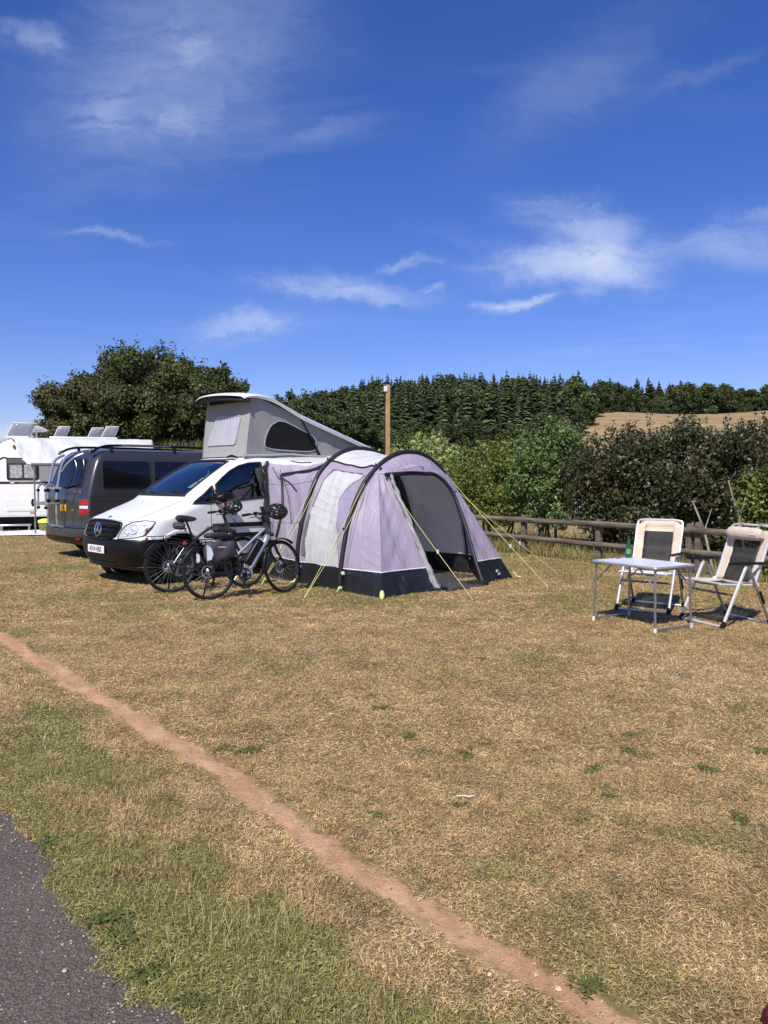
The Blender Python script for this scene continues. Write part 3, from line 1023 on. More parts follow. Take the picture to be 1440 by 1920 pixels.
def wheel_parts(parent, c, rad, wid, side, rim_mat=ALLOY, spokes=5):
    """road wheel: tyre, rim and its spokes, hub cap. side = +1 faces local +y"""
    c = V(*c); ax = V(0, side, 0)
    mb = MB()
    mb.lathe([(rad * 0.62, -wid / 2), (rad * 0.9, -wid / 2), (rad, -wid * 0.32), (rad, wid * 0.32), (rad * 0.93, wid / 2), (rad * 0.72, wid / 2 + 0.004), (rad * 0.66, wid * 0.42)],
             36, c, ax)
    ty = mb.build('tyre', RUBBER, parent)
    mb = MB()
    mb.lathe([(rad * 0.68, wid * 0.30), (rad * 0.67, wid * 0.46), (rad * 0.62, wid * 0.44), (rad * 0.58, wid * 0.2), (rad * 0.2, wid * 0.12)], 36, c, ax, cap=False)
    for k in range(spokes):
        a = 2 * math.pi * k / spokes
        d = V(math.cos(a), 0, math.sin(a))
        mb.tube([c + ax * wid * 0.34 + d * rad * 0.08, c + ax * wid * 0.40 + d * rad * 0.62], [rad * 0.11, rad * 0.085], 6, flat=((0, 1, 0), 0.45))
    mb.lathe([(rad * 0.17, wid * 0.2), (rad * 0.17, wid * 0.40), (rad * 0.11, wid * 0.44)], 20, c, ax)
    mb.build('rim', rim_mat, parent)
    return ty


def white_camper():
    S = VITO
    root = thing('camper_van', 'white camper van with raised pop top roof and black front bumper', 'camper van', (-4.215, 11.245, 0), R(-135))
    DARK_TRIM = mat('dark_cabin_trim', (0.03, 0.03, 0.033), 0.7, vary=0.2)
    SCREEN = glass_mat('windscreen_glass', (0.55, 0.60, 0.60), 0.30)
    GLASS = glass_mat('van_glass', (0.34, 0.39, 0.41), 0.10)
    screen = [(-0.47, 14.0), (-0.30, 14.12), (0, 14.2), (0.30, 14.12), (0.47, 14.0), (0.47, 15.5), (0.46, 17.2), (0.435, 18.8), (0.2, 19.15), (0, 19.2),
              (-0.2, 19.15), (-0.435, 18.8), (-0.46, 17.2), (-0.47, 15.5)]
    quarter = [st_xz(S, *q) for q in dense_poly([(-1.07, 1.155), (-1.27, 1.305), (-1.41, 1.42), (-1.385, 1.18)], 4)]
    doorwin = [st_xz(S, *q) for q in dense_poly([(-1.44, 1.19), (-1.47, 1.44), (-1.60, 1.54), (-1.76, 1.645), (-1.93, 1.725), (-2.12, 1.77), (-2.36, 1.785),
                                                 (-2.33, 1.24), (-1.9, 1.205)], 4)]
    rearwin = [st_xz(S, *q) for q in dense_poly([(-2.55, 1.24), (-2.58, 1.74), (-3.5, 1.74), (-3.5, 1.24)], 4)]
    flip = lambda poly: [(-s, t) for s, t in poly]
    holes = [screen, quarter, doorwin, flip(quarter), flip(doorwin), flip(rearwin)]
    arches = [(-0.85, 0.34, 0.40), (-4.05, 0.34, 0.40)]
    bump = lambda s, t, p: abs(s) < 1.03 and p[2] < 0.672 - 0.0 * abs(s)
    sill = lambda s, t, p: not bump(s, t, p) and p[2] < 0.36
    body = shell(S, holes, arches, lambda s, t, p: not bump(s, t, p) and not sill(s, t, p)).build('body', WHITE_PAINT, root, sharp=50)
    shell(S, (), arches, bump).build('front_bumper', BLACK_PLASTIC, root, sharp=50)
    shell(S, (), arches, sill).build('sill', BLACK_PLASTIC, root, sharp=50)
    mb = shell(S, holes, arches, None, -0.03, 18, 70, 8, 3)
    mb.build('cabin_lining', DARK_TRIM, root)
    mb = MB()
    k = len(S.C) - 1
    ring = [S.P(s, k) for s in list(np.linspace(-3, 3, 90))[:-1]]
    mb.add(ring, [tuple(range(len(ring)))]); mb.build('roof_panel', WHITE_PAINT, root)
    # cabin: floor, dashboard, steering wheel, seats
    mb = MB(); mb.box((-2.4, 0, 0.48), (3.9, 1.7, 0.05)); mb.build('cabin_floor', DARK_TRIM, root)
    mb = MB(); mb.box((-1.28, 0, 1.04), (0.62, 1.66, 0.30), taper=0.86); mb.build('dashboard', DARK_TRIM, root, bevel=0.05)
    mb = MB(); mb.torus((-1.66, -0.40, 1.16), (0.75, 0, 0.6), 0.18, 0.014, 24, 6); mb.tube([(-1.66, -0.40, 1.16), (-1.45, -0.40, 1.0)], 0.03)
    mb.build('steering_wheel', BLACK_PLASTIC, root)
    seat_m = mat('seat_cloth', (0.05, 0.055, 0.065), 0.85, bump=0.2)
    for y in (-0.42, 0.42):
        mb = MB(); mb.box((-2.05, y, 0.83), (0.5, 0.5, 0.18)); mb.box((-2.36, y, 1.2), (0.14, 0.48, 0.66), Matrix.Rotation(-0.2, 3, 'Y'))
        st = mb.build('seat', seat_m, root, bevel=0.05)
        mb = MB(); mb.box((-2.44, y, 1.60), (0.10, 0.26, 0.17)); mb.build('headrest', seat_m, st, bevel=0.04)
    mb = MB(); mb.box((-3.85, 0, 1.1), (0.04, 1.6, 1.3)); mb.build('rear_partition', DARK_TRIM, root)
    # glazing with rubber seals
    for nm, poly in (('windscreen', screen), ('quarter_window', quarter), ('door_window', doorwin), ('quarter_window', flip(quarter)),
                     ('door_window', flip(doorwin)), ('rear_side_window', flip(rearwin))):
        g = patch(S, dense_poly(poly, 3) if nm == 'windscreen' else poly, -0.006, 0, 5).build(nm, SCREEN if nm == 'windscreen' else GLASS, root)
        seam(S, dense_poly(poly, 2), 0.017, 0.0, True).build('window_seal', BLACK_MATT, g)
    mb = MB()
    a = [st_xz(S, -1.405, z) for z in np.linspace(1.185, 1.40, 8)]
    mb.tube([on(S, q, 0.0) for q in a], 0.022, 8, flat=((0, 1, 0), 0.4)); mb.build('window_pillar', BLACK_MATT, root)
    seam(S, [(s, 13.93) for s in np.linspace(-0.5, 0.5, 30)], 0.03, 0.0).build('cowl_trim', BLACK_MATT, root)
    seam(S, [(s, 19.35) for s in np.linspace(-0.5, 0.5, 30)], 0.017, 0.0).build('roof_gutter', BLACK_MATT, root)
    for s0, s1, t1 in ((0.36, 0.10, 14.75), (-0.02, -0.30, 14.6)):
        mb = MB(); mb.tube([on(S, (s0, 13.95), 0.03), on(S, ((s0 + s1) / 2 + 0.03, 14.5), 0.035), on(S, (s1, t1), 0.025)], [0.014, 0.011, 0.008], 6)
        mb.build('wiper', BLACK_MATT, root)
    for (s0, s1, t0, t1, cc, nm) in ((0.33, 0.41, 15.0, 15.75, (0.55, 0.72, 0.55), 'pale green screen sticker'), (0.36, 0.42, 15.85, 16.3, (0.65, 0.75, 0.68), 'white screen sticker'),
                                     (0.38, 0.42, 16.4, 16.8, (0.70, 0.72, 0.25), 'yellow round screen sticker')):
        o = patch(S, dense_poly([(s0, t0), (s1, t0), (s1 + 0.01, t1), (s0 + 0.01, t1)], 2), -0.010, 0, 2).build('sticker', mat('sticker_' + nm[:5], cc, 0.5), root)
        o['label'] = nm
    mb = MB(); mb.tube([(-1.93, 0.02, 1.74), (-1.90, 0.02, 1.66)], 0.003, 5); mb.ell((-1.89, 0.02, 1.62), (0.015, 0.035, 0.04)); mb.ell((-1.89, 0.02, 1.55), (0.015, 0.03, 0.06))
    mb.build('air_freshener', mat('fresh_green', (0.05, 0.45, 0.16), 0.5), root)
    mb = MB(); mb.box((-1.80, 0.0, 1.66), (0.03, 0.24, 0.07)); mb.build('rear_view_mirror', BLACK_PLASTIC, root, bevel=0.01)
    # bonnet and door shut lines
    GAP = mat('panel_gap', (0.05, 0.05, 0.05), 0.8)
    seam(S, [st_xz(S, -1.34 - 0.01 * math.sin(z), z) for z in np.linspace(0.38, 1.16, 20)], 0.0035, 0.0005).build('door_gap', GAP, root)
    seam(S, [st_xz(S, -2.43, z) for z in np.linspace(0.38, 1.8, 24)], 0.0035, 0.0005).build('door_gap', GAP, root)
    for sg in (1, -1):
        line = [(sg * s, t) for s, t in zip(np.linspace(0.40, 0.56, 24), np.linspace(7.3, 13.6, 24))]
        seam(S, line, 0.004, 0.0).build('bonnet_gap', GAP, root)
        mb = MB()
        mb.tube(smooth_path([on(S, (sg * (0.58 + 0.022 * k), 8.3 + 0.86 * k), -0.004) for k in range(7)], 4), 0.012, 8)
        mb.build('bonnet_crease', WHITE_PAINT, root)
    seam(S, [(s, 7.95 - 0.7 * abs(s)) for s in np.linspace(-0.4, 0.4, 30)], 0.004, 0.0).build('bonnet_gap', GAP, root)
    # grille with louvres and star
    gp = [(-0.29, 7.15), (-0.14, 7.45), (0, 7.55), (0.14, 7.45), (0.29, 7.15), (0.30, 6.3), (0.25, 5.0), (0.17, 4.35), (0, 4.15), (-0.17, 4.35), (-0.25, 5.0), (-0.30, 6.3)]
    gr = patch(S, dense_poly(round_poly(gp, 0.15, 2), 1), 0.004, 0.02, 4).build('grille', mat('grille_back', (0.012, 0.012, 0.014), 0.5), root)
    seam(S, dense_poly(round_poly(gp, 0.2, 3), 2), 0.016, 0.012, True).build('grille_frame', BLACK_PLASTIC, gr)
    for t0, w in ((6.55, 0.285), (5.85, 0.275), (5.15, 0.24)):
        mb = MB()
        mb.tube([on(S, (s, t0 - 0.25 * abs(s)), 0.020) for s in np.linspace(-w, w, 20)], 0.020, 8, flat=((0, 0, 1), 1.35))
        mb.build('louvre', BLACK_PLASTIC, gr)
    sc = on(S, (0, 5.75), 0.045)
    mb = MB(); mb.torus(sc, (1, 0, 0.12), 0.098, 0.011, 36, 8)
    for k in range(3):
        a = math.pi / 2 + k * 2 * math.pi / 3
        d = V(-0.12 * math.sin(a), math.cos(a), math.sin(a))
        mb.tube([sc + V(0.006, 0, 0), sc + d * 0.095], [0.022, 0.004], 6, flat=((1, 0, 0), 0.5))
    mb.build('star_emblem', CHROME, root)
    p = on(S, (0, 8.45), 0.006)
    mb = MB(); mb.lathe([(0.028, -0.01), (0.028, 0.004), (0.02, 0.007)], 20, p, S.N(0, 8.45)); mb.build('bonnet_badge', mat('badge_blue', (0.05, 0.09, 0.22), 0.25, vary=0.05), root)
    # headlights
    lens = glass_mat('headlight_lens', (0.93, 0.94, 0.94), 0.06, 0.02)
    bowl = mat('headlight_bowl', (0.66, 0.67, 0.67), 0.35, 0.25, vary=0.22, vscale=22, bump=0.4, bscale=40)
    refl = mat('lamp_reflector', (0.74, 0.75, 0.75), 0.25, 0.55, vary=0.1)
    hl = [(0.293, 4.45), (0.315, 5.75), (0.355, 6.7), (0.451, 7.5), (0.593, 7.78), (0.70, 7.66), (0.765, 7.5), (0.762, 6.4), (0.715, 5.3), (0.586, 4.95), (0.466, 4.7)]
    for sg in (1, -1):
        poly = [(sg * s, t) for s, t in round_poly(hl, 0.25, 3)]
        h = patch(S, poly, 0.003, 0.02, 5).build('headlight', bowl, root)
        seam(S, poly, 0.006, 0.006, True).build('headlight_seal', BLACK_PLASTIC, h)
        for s, t, r in ((0.40, 5.6, 0.055), (0.50, 6.15, 0.075), (0.64, 6.9, 0.05)):
            q = on(S, (sg * s, t), 0.0); nn = S.N(sg * s, t)
            mb = MB(); mb.lathe([(r, 0.004), (r * 1.02, 0.012), (r * 0.92, 0.012), (r * 0.6, 0.007), (r * 0.35, 0.014), (0.004, 0.018)], 24, q, nn, cap=False); mb.build('lamp_bowl', refl, h)
        q = on(S, (sg * 0.70, 6.05), 0.008); mb = MB(); mb.ell(q, (0.02, 0.02, 0.03)); mb.build('indicator_bulb', mat('amber', (0.75, 0.22, 0.03), 0.3), h)
        patch(S, poly, 0.024, 0.02, 5).build('headlight_cover', lens, h)
    # number plate, lower grille, lip and mouldings
    pc = on(S, (0, 2.62), 0.012) + V(0.004, 0, 0)
    mb = MB(); mb.box((pc[0], 0, 0.505), (0.012, 0.52, 0.112)); npl = mb.build('number_plate', mat('plate_white', (0.80, 0.80, 0.78), 0.35, vary=0.02), root, bevel=0.004)
    text_mesh('plate_lettering', 'AV14 HBX', 0.108, BLACK_MATT, npl, frame((pc[0] + 0.0085, 0, 0.503), (0, 1, 0), (0, 0, 1), (1, 0, 0)), 0.80, 0.0008)
    lg = [(-0.27, 1.85), (0, 1.95), (0.27, 1.85), (0.29, 1.5), (0.2, 1.05), (0, 0.95), (-0.2, 1.05), (-0.29, 1.5)]
    lo = patch(S, dense_poly(round_poly(lg, 0.2, 3), 1), 0.003, 0.01, 3).build('lower_grille', mat('grille_back'), root)
    for t0, w in ((1.62, 0.27), (1.3, 0.24)):
        seam(S, [(s, t0) for s in np.linspace(-w, w, 16)], 0.009, 0.010).build('louvre', BLACK_PLASTIC, lo)
    seam(S, [(s, 4.15) for s in np.linspace(-1.02, 1.02, 60)], 0.008, 0.0).build('bumper_ridge', BLACK_PLASTIC, root)
    mb = MB(); mb.tube([on(S, (s, 0.75 + 0.2 * abs(s)), 0.004) for s in np.linspace(-1.0, 1.0, 60)], 0.02, 8); mb.build('bumper_lip', BLACK_PLASTIC, root)
    for z in (0.82, 0.66):
        mb = MB()
        mb.tube([on(S, st_xz(S, x, z), 0.004) for x in np.linspace(-1.37, -2.42, 30)], 0.034, 8, flat=((0, 1, 0), 0.5)); mb.build('side_moulding', BLACK_PLASTIC, root)
        mb = MB()
        mb.tube([on(S, st_xz(S, x, z), 0.004) for x in np.linspace(-2.46, -3.6, 30)], 0.034, 8, flat=((0, 1, 0), 0.5)); mb.build('side_moulding', BLACK_PLASTIC, root)
    for sg in (1, -1):
        mb = MB()
        mb.tube(smooth_path([on(S, st_xz(S, -0.85 + 0.43 * math.cos(a), 0.34 + 0.43 * math.sin(a)), 0.0) * V(1, sg, 1) for a in np.linspace(0.85, math.pi - 0.45, 22)], 3), 0.030, 8, flat=((0, 1, 0), 0.55))
        mb.build('wheel_arch', WHITE_PAINT if sg > 0 else BLACK_PLASTIC, root)
    # door handle, filler cap and repeater
    mb = MB(); mb.tube(smooth_path([on(S, st_xz(S, -2.12, 0.98), 0.0), on(S, st_xz(S, -2.16, 0.985), 0.035), on(S, st_xz(S, -2.30, 0.985), 0.035), on(S, st_xz(S, -2.34, 0.98), 0.0)], 4), 0.013, 8); mb.build('door_handle', BLACK_PLASTIC, root)
    q = st_xz(S, -1.27, 0.80); mb = MB(); mb.lathe([(0.035, -0.004), (0.035, 0.006), (0.028, 0.010)], 18, on(S, q), S.N(*q)); mb.build('side_repeater', mat('repeater_lens', (0.45, 0.36, 0.20), 0.3), root)
    # door mirror
    for sg in (1, -1):
        mb = MB(); mb.tube([on(S, st_xz(S, -1.46, 1.18)) * V(1, sg, 1), V(-1.46, sg * 1.02, 1.2)], 0.045, 8)
        rows = []
        for k in range(7):
            a = -0.15 + 0.30 * k / 6; r = max(0.2, 1 - abs(a / 0.156) ** 3.0) ** 0.5
            rows.append([V(-1.46 + a, sg * (1.12 + 0.130 * r * math.copysign(abs(math.cos(b)) ** 0.6, math.cos(b))), 1.245 + 0.098 * r * (1 - 0.9 * (a + 0.15)) * math.copysign(abs(math.sin(b)) ** 0.6, math.sin(b)))
                         for b in np.linspace(0, 2 * math.pi, 21)[:-1]])
        mb.grid(rows, closed=True, cap=True)
        mb.build('door_mirror', BLACK_PLASTIC, root)
    for x in (-0.85, -4.05):
        for sg in (1, -1):
            wheel_parts(root, (x, sg * 0.80, 0.325), 0.325, 0.21, sg, mat('dark_alloy', (0.30, 0.31, 0.32), 0.35, 0.8))
            mb = MB(); mb.lathe([(0.42, -0.17), (0.42, 0.16)], 30, (x, sg * 0.755, 0.34), (0, 1, 0), cap=False); mb.box((x, sg * 0.57, 0.45), (0.8, 0.02, 0.6)); mb.build('wheel_well', BLACK_MATT, root)
    mb = MB(); mb.box((-2.5, 0, 0.30), (4.2, 1.4, 0.14)); mb.build('underbody', BLACK_MATT, root)
    # pop top: stiff roof hinged at the rear, canvas walls below
    canvas = mat('grey_canvas', (0.36, 0.36, 0.345), 0.9, vary=0.07, vscale=3, bump=0.3, bscale=10, transl=0.1, spec=0.1)
    def roof_z(x):
        z = 2.985 - 0.309 * (-2.2 - x) if x < -2.45 else None
        if z is None:
            q = (x + 2.45) / 0.5
            z = 2.908 + 0.060 * q - 0.070 * q * q * q
        return z
    rows, under = [], []
    for x in np.linspace(-1.93, -4.98, 46):
        row, urow = [], []
        for k in range(25):
            u = -1 + 2 * k / 24
            y = 0.735 * u
            xx = x - (0.20 * u * u if x > -2.6 else 0.20 * u * u * max(0, (x + 3.3) / 0.7))
            z = roof_z(x) - 0.045 * abs(u) ** 2.5 - (0.03 if abs(u) > 0.97 else 0)
            row.append((xx, y, z)); urow.append((xx + (0.01 if x > -1.95 else 0), y * 0.985, z - (0.022 + 0.033 * min(1, max(0, (-2.0 - x) / 0.5)))))
        rows.append(row); under.append(urow)
    mb = MB(); mb.grid(rows)
    n = len(rows)
    edge = [(i, 0) for i in range(n)] + [(n - 1, j) for j in range(1, 25)] + [(i, 24) for i in range(n - 2, -1, -1)] + [(0, j) for j in range(23, 0, -1)]
    a = [rows[i][j] for i, j in edge]; b = [under[i][j] for i, j in edge]
    mb.add(a + b, [(i, (i + 1) % len(a), len(a) + (i + 1) % len(a), len(a) + i) for i in range(len(a))])
    pt = mb.build('pop_top_roof', WHITE_PAINT, root, sharp=30)
    MB().grid(under).build('roof_lining', mat('grey_lining', (0.075, 0.075, 0.075), 0.85), pt)
    def rz(x):
        return roof_z(x) - 0.075
    yb, yt = 0.64, 0.66
    mb = MB()
    for sg in (1, -1):
        g = []
        for k in range(31):
            f = k / 30
            xb, xt = -2.19 - 2.6 * f, -2.31 - 2.5 * f
            zt = rz(xt)
            g.append([(xb + (xt - xb) * q, sg * (yb + (yt - yb) * q - 0.025 * math.sin(math.pi * q) * math.sin(math.pi * min(1, f * 1.2))
                      + 0.006 * math.sin(f * 37 + q * 5)), 1.885 + (zt - 1.885) * q) for q in np.linspace(0, 1, 12)])
        mb.grid(g)
    g = []
    for k in range(15):
        y = -0.64 + 1.28 * k / 14
        g.append([(-2.19 - 0.12 * q + 0.10 * (1 - (y / 0.64) ** 2) * (1 - 0.5 * q) , y * (1 + 0.03 * q), 1.885 + (rz(-2.31) - 1.885) * q) for q in np.linspace(0, 1, 12)])
    mb.grid(g)
    cv = mb.build('pop_top_canvas', canvas, root, sharp=60)
    mw = round_poly([(-2.54, 2.01), (-2.58, 2.22), (-2.68, 2.40), (-2.84, 2.49), (-3.0, 2.475), (-3.3, 2.37), (-3.58, 2.27), (-3.66, 2.18), (-3.64, 1.98)], 0.3, 3)
    def side_y(x, z):
        f = min(max((-2.19 - x) / 2.6, 0), 1); q = (z - 1.885) / max(rz(x) - 1.885, 0.1)
        return yb + (yt - yb) * q - 0.025 * math.sin(math.pi * q) * math.sin(math.pi * min(1, f * 1.2))
    mesh_m = mat('insect_mesh', (0.016, 0.016, 0.016), 0.75, spec=0.15, vary=0.2, vscale=8)
    for sg in (1, -1):
        mb = MB(); c = np.mean(np.array(mw), 0); n = len(mw)
        vs = []
        for r in (1, 0.75, 0.5, 0.25):
            vs += [(c[0] + (a - c[0]) * r, sg * (side_y(c[0] + (a - c[0]) * r, c[1] + (b - c[1]) * r) + 0.012), c[1] + (b - c[1]) * r) for a, b in mw]
        vs.append((c[0], sg * (side_y(*c) + 0.012), c[1]))
        fs = [(k * n + i, k * n + (i + 1) % n, (k + 1) * n + (i + 1) % n, (k + 1) * n + i) for k in range(3) for i in range(n)] + [(3 * n + i, 3 * n + (i + 1) % n, 4 * n) for i in range(n)]
        mb.add(vs, fs); w = mb.build('canvas_window', mesh_m, cv)
        mb = MB(); mb.tube([(a, sg * (side_y(a, b) + 0.012), b) for a, b in mw], 0.012, 6, closed=True, flat=((0, 1, 0), 0.5)); mb.build('window_binding', mat('pale_binding', (0.42, 0.42, 0.40), 0.8), w)
        mb = MB(); mb.tube([(-3.22, sg * 0.69, 2.63), (-3.45, sg * 0.695, 2.30), (-3.69, sg * 0.70, 1.93)], [0.012, 0.012, 0.02], 8); mb.build('gas_strut', BLACK_PLASTIC, root)
        mb = MB(); mb.tube([(-4.55, sg * 0.70, 2.18), (-4.2, sg * 0.70, 2.30)], 0.018, 6, flat=((0, 1, 0), 0.5)); mb.build('hinge_arm', BLACK_PLASTIC, root)
    def front_x(y, z):
        q = (z - 1.885) / (rz(-2.31) - 1.885)
        return -2.19 - 0.12 * q + 0.10 * (1 - (y / 0.64) ** 2) * (1 - 0.5 * q)
    rows = []
    for i in range(41):
        u = i / 40
        row = []
        for k in range(7):
            q = k / 6
            yl, yr = -0.41 + 0.22 * q, 0.40 + 0.06 * q
            y, z = yl + (yr - yl) * u, 2.08 + 0.475 * q
            row.append((front_x(y, z) + 0.010 + 0.012 * math.sin(u * 58), y, z))
        rows.append(row)
    w = MB().grid(rows).build('curtain_window', mat('curtain', (0.40, 0.40, 0.46), 0.85, vary=0.06), cv)
    bd = [(-0.41, 2.08), (0.40, 2.08), (0.46, 2.555), (-0.19, 2.555)]
    mb = MB(); mb.tube([(front_x(a, b) + 0.012, a, b) for a, b in dense_poly(round_poly(bd, 0.08, 3), 3)], 0.011, 6, closed=True); mb.build('window_binding', mat('pale_binding'), w)
    mb = MB()
    mb.tube([(front_x(y, 2.80) + 0.02, y, 2.80) for y in np.linspace(-0.5, 0.6, 10)], 0.035, 6, flat=((1, 0, 0), 0.3)); mb.build('storage_strap', BLACK_MATT, cv)
    mb = MB(); mb.tube([(-1.98 - 0.2 * u * u, 0.73 * u, 2.81 - 0.045 * abs(u) ** 2.5) for u in np.linspace(-1, 1, 20)], 0.028, 6); mb.build('roof_seal', BLACK_MATT, pt)
    # rolled canvas skirt and beading along the gutter
    mb = MB(); mb.tube(smooth_path([(-2.1, 0.70, 1.885), (-2.6, 0.715, 1.895), (-3.0, 0.70, 1.92), (-3.5, 0.71, 1.90), (-4.6, 0.70, 1.90)], 6), 0.032, 8); mb.build('canvas_skirt', canvas, root)
    mb = MB(); mb.tube([(-2.02, 0.36, 1.875), (-2.02, 0.50, 1.90), (-2.04, 0.62, 1.865)], 0.016, 6); mb.build('roof_catch', BLACK_PLASTIC, root)
    return root

white_camper()


def dark_van():
    S = T5
    paint = mat('graphite_paint', (0.050, 0.048, 0.050), 0.32, 0.3, coat=0.6, vary=0.04, vscale=2)
    root = thing('parked_van', 'dark grey parked van with roof rails, seen from behind beside the white camper', 'van', (-6.29, 14.81, 0), R(-135))
    arches = [(-0.98, 0.34, 0.40), (-3.95, 0.34, 0.40)]
    bump = lambda s, t, p: abs(s) < 1.12 and p[2] < 0.60
    shell(S, (), arches, lambda s, t, p: not bump(s, t, p), 0, 24, 90, 8, 4).build('body', paint, root, sharp=45)
    shell(S, (), arches, lambda s, t, p: bump(s, t, p) and p[2] > 0.44, 0, 24, 90, 8, 4).build('rear_bumper', paint, root, sharp=45)
    shell(S, (), arches, lambda s, t, p: bump(s, t, p) and p[2] <= 0.44, 0, 24, 90, 8, 4).build('bumper_apron', BLACK_PLASTIC, root, sharp=45)
    k = len(S.C) - 1
    ring = [S.P(s, k) for s in list(np.linspace(-3, 3, 90))[:-1]]
    MB().add(ring, [tuple(range(len(ring)))]).build('roof_panel', paint, root)
    mb = MB(); mb.box((-2.4, 0, 0.32), (4.0, 1.6, 0.2)); mb.build('underbody', BLACK_MATT, root)
    seam(S, [(s, 3.62) for s in np.linspace(-1.1, 1.1, 50)], 0.012, 0.0).build('bumper_step', BLACK_PLASTIC, root)
    rw = round_poly([(-0.50, 8.75), (0.50, 8.75), (0.49, 10.4), (0.46, 12.1), (0, 12.35), (-0.46, 12.1), (-0.49, 10.4)], 0.15, 3)
    w = patch(S, rw, 0.003, 0.01, 6).build('rear_window', DARK_GLASS, root)
    seam(S, rw, 0.010, 0.002, True).build('window_seal', BLACK_MATT, w)
    mb = MB(); mb.tube([on(S, (0.02, 8.7), 0.03), on(S, (0.25, 8.95), 0.03), on(S, (0.40, 9.1), 0.02)], [0.018, 0.012, 0.008], 6); mb.build('rear_wiper', BLACK_MATT, root)
    seam(S, [(0.55, t) for t in np.linspace(4.0, 12.5, 40)], 0.004, 0.001).build('tailgate_gap', BLACK_MATT, root)
    seam(S, [(-0.55, t) for t in np.linspace(4.0, 12.5, 40)], 0.004, 0.001).build('tailgate_gap', BLACK_MATT, root)
    patch(S, round_poly([(-0.12, 12.65), (0.12, 12.65), (0.12, 12.95), (-0.12, 12.95)], 0.2, 2), 0.006, 0.01, 2).build('brake_lamp', mat('dark_red_lens', (0.16, 0.02, 0.02), 0.2, vary=0.1), root)
    for sg in (1, -1):
        def band(t0, t1):
            return dense_poly([(sg * 0.50, t0), (sg * 0.84, t0), (sg * 0.84, t1), (sg * 0.50, t1)], 4)
        h = patch(S, round_poly([(sg * 0.47, 5.78), (sg * 0.86, 5.78), (sg * 0.86, 7.35), (sg * 0.47, 7.28)], 0.12, 3), 0.004, 0.02, 4).build('tail_light', mat('red_lens', (0.36, 0.010, 0.012), 0.2, coat=0.4, vary=0.3, vscale=12), root)
        patch(S, band(6.32, 6.58), 0.010, 0.01, 3).build('clear_lens', mat('clear_lens', (0.72, 0.72, 0.74), 0.15, vary=0.15, vscale=20), h)
        patch(S, round_poly([(sg * 0.45, 1.35), (sg * 0.62, 1.35), (sg * 0.62, 1.62), (sg * 0.45, 1.62)], 0.2, 2), 0.006, 0.01, 2).build('reflector', mat('red_lens'), root)
        for (x0, x1, za, zb) in ((-0.46, -1.47, 1.335, 1.855), (-1.53, -2.62, 1.335, 1.855), (-2.74, -3.45, 1.33, 1.80)):
            poly = [st_xz(S, *q) for q in dense_poly(round_poly([(x0 - 0.02, za), (x1, za), (x1, zb), (x0 - 0.05, zb)], 0.09, 4), 2)]
            poly = [(sg * s, t) for s, t in poly]
            w = patch(S, poly, 0.004, 0.012, 5).build('side_window', DARK_GLASS, root)
            seam(S, poly, 0.009, 0.002, True).build('window_seal', BLACK_MATT, w)
        seam(S, [(sg * st_xz(S, x, 1.12)[0], st_xz(S, x, 1.12)[1]) for x in np.linspace(-0.3, -3.8, 50)], 0.007, 0.0).build('side_crease', paint, root)
        for x in (-1.50, -2.68):
            seam(S, [(sg * st_xz(S, x, z)[0], st_xz(S, x, z)[1]) for z in np.linspace(0.5, 1.9, 24)], 0.0035, 0.0005).build('door_gap', BLACK_MATT, root)
        # roof rail on three feet with a bright insert
        mb = MB()
        mb.tube(smooth_path([(-0.34, sg * 0.74, 2.02), (-0.55, sg * 0.735, 2.125), (-0.9, sg * 0.73, 2.165), (-2.2, sg * 0.73, 2.17), (-3.3, sg * 0.73, 2.14), (-3.75, sg * 0.73, 2.05)], 6), 0.024, 8)
        for x in (-0.75, -2.1, -3.2):
            mb.tube([(x, sg * 0.73, 2.16), (x, sg * 0.73, 2.0)], 0.03, 6)
        rl = mb.build('roof_rail', BLACK_PLASTIC, root)
        mb = MB(); mb.tube([(-0.95, sg * 0.757, 2.168), (-2.0, sg * 0.757, 2.172)], 0.010, 6); mb.build('rail_insert', ALLOY, rl)
        mb = MB(); mb.box((-0.36, sg * 0.70, 2.06), (0.05, 0.05, 0.06)); mb.build('roof_hinge', ALLOY, root, bevel=0.01)
        for x in (-0.98, -3.95):
            wheel_parts(root, (x, sg * 0.83, 0.33), 0.33, 0.22, sg)
    mb = MB(); mb.box((0.012 + on(S, (0.0, 6.35), 0)[0], 0.10, 0.965), (0.012, 0.27, 0.125)); npl = mb.build('number_plate', mat('plate_yellow', (0.62, 0.36, 0.03), 0.4, vary=0.06), root, bevel=0.004)
    text_mesh('plate_lettering', 'FU', 0.105, BLACK_MATT, npl, frame((0.02 + on(S, (0.0, 6.35), 0)[0], 0.10, 0.962), (0, 1, 0), (0, 0, 1), (1, 0, 0)), 0.85, 0.0006)
    mb = MB(); mb.box((0.01 + on(S, (0.3, 6.1), 0)[0], 0.5, 0.93), (0.006, 0.09, 0.03)); mb.build('model_badge', CHROME, root)
    # bicycle carrier clamped to the tailgate: a thing of its own
    rk = thing('bike_rack', 'silver tubular bicycle rack on the back of the dark grey van', 'bike rack', (-6.29, 14.81, 0), R(-135))
    silver = mat('rack_silver', (0.66, 0.67, 0.68), 0.3, 0.85, vary=0.05)
    for y in (-0.22, 0.20):
        mb = MB(); mb.tube(smooth_path([(-0.02, y, 0.60), (0.07, y, 0.64), (0.10, y, 0.80), (0.09, y, 1.25), (0.05, y, 1.5), (0.0, y, 1.75), (-0.08, y, 1.90), (-0.24, y, 1.99)], 6), 0.024, 8); mb.build('upright', silver, rk)
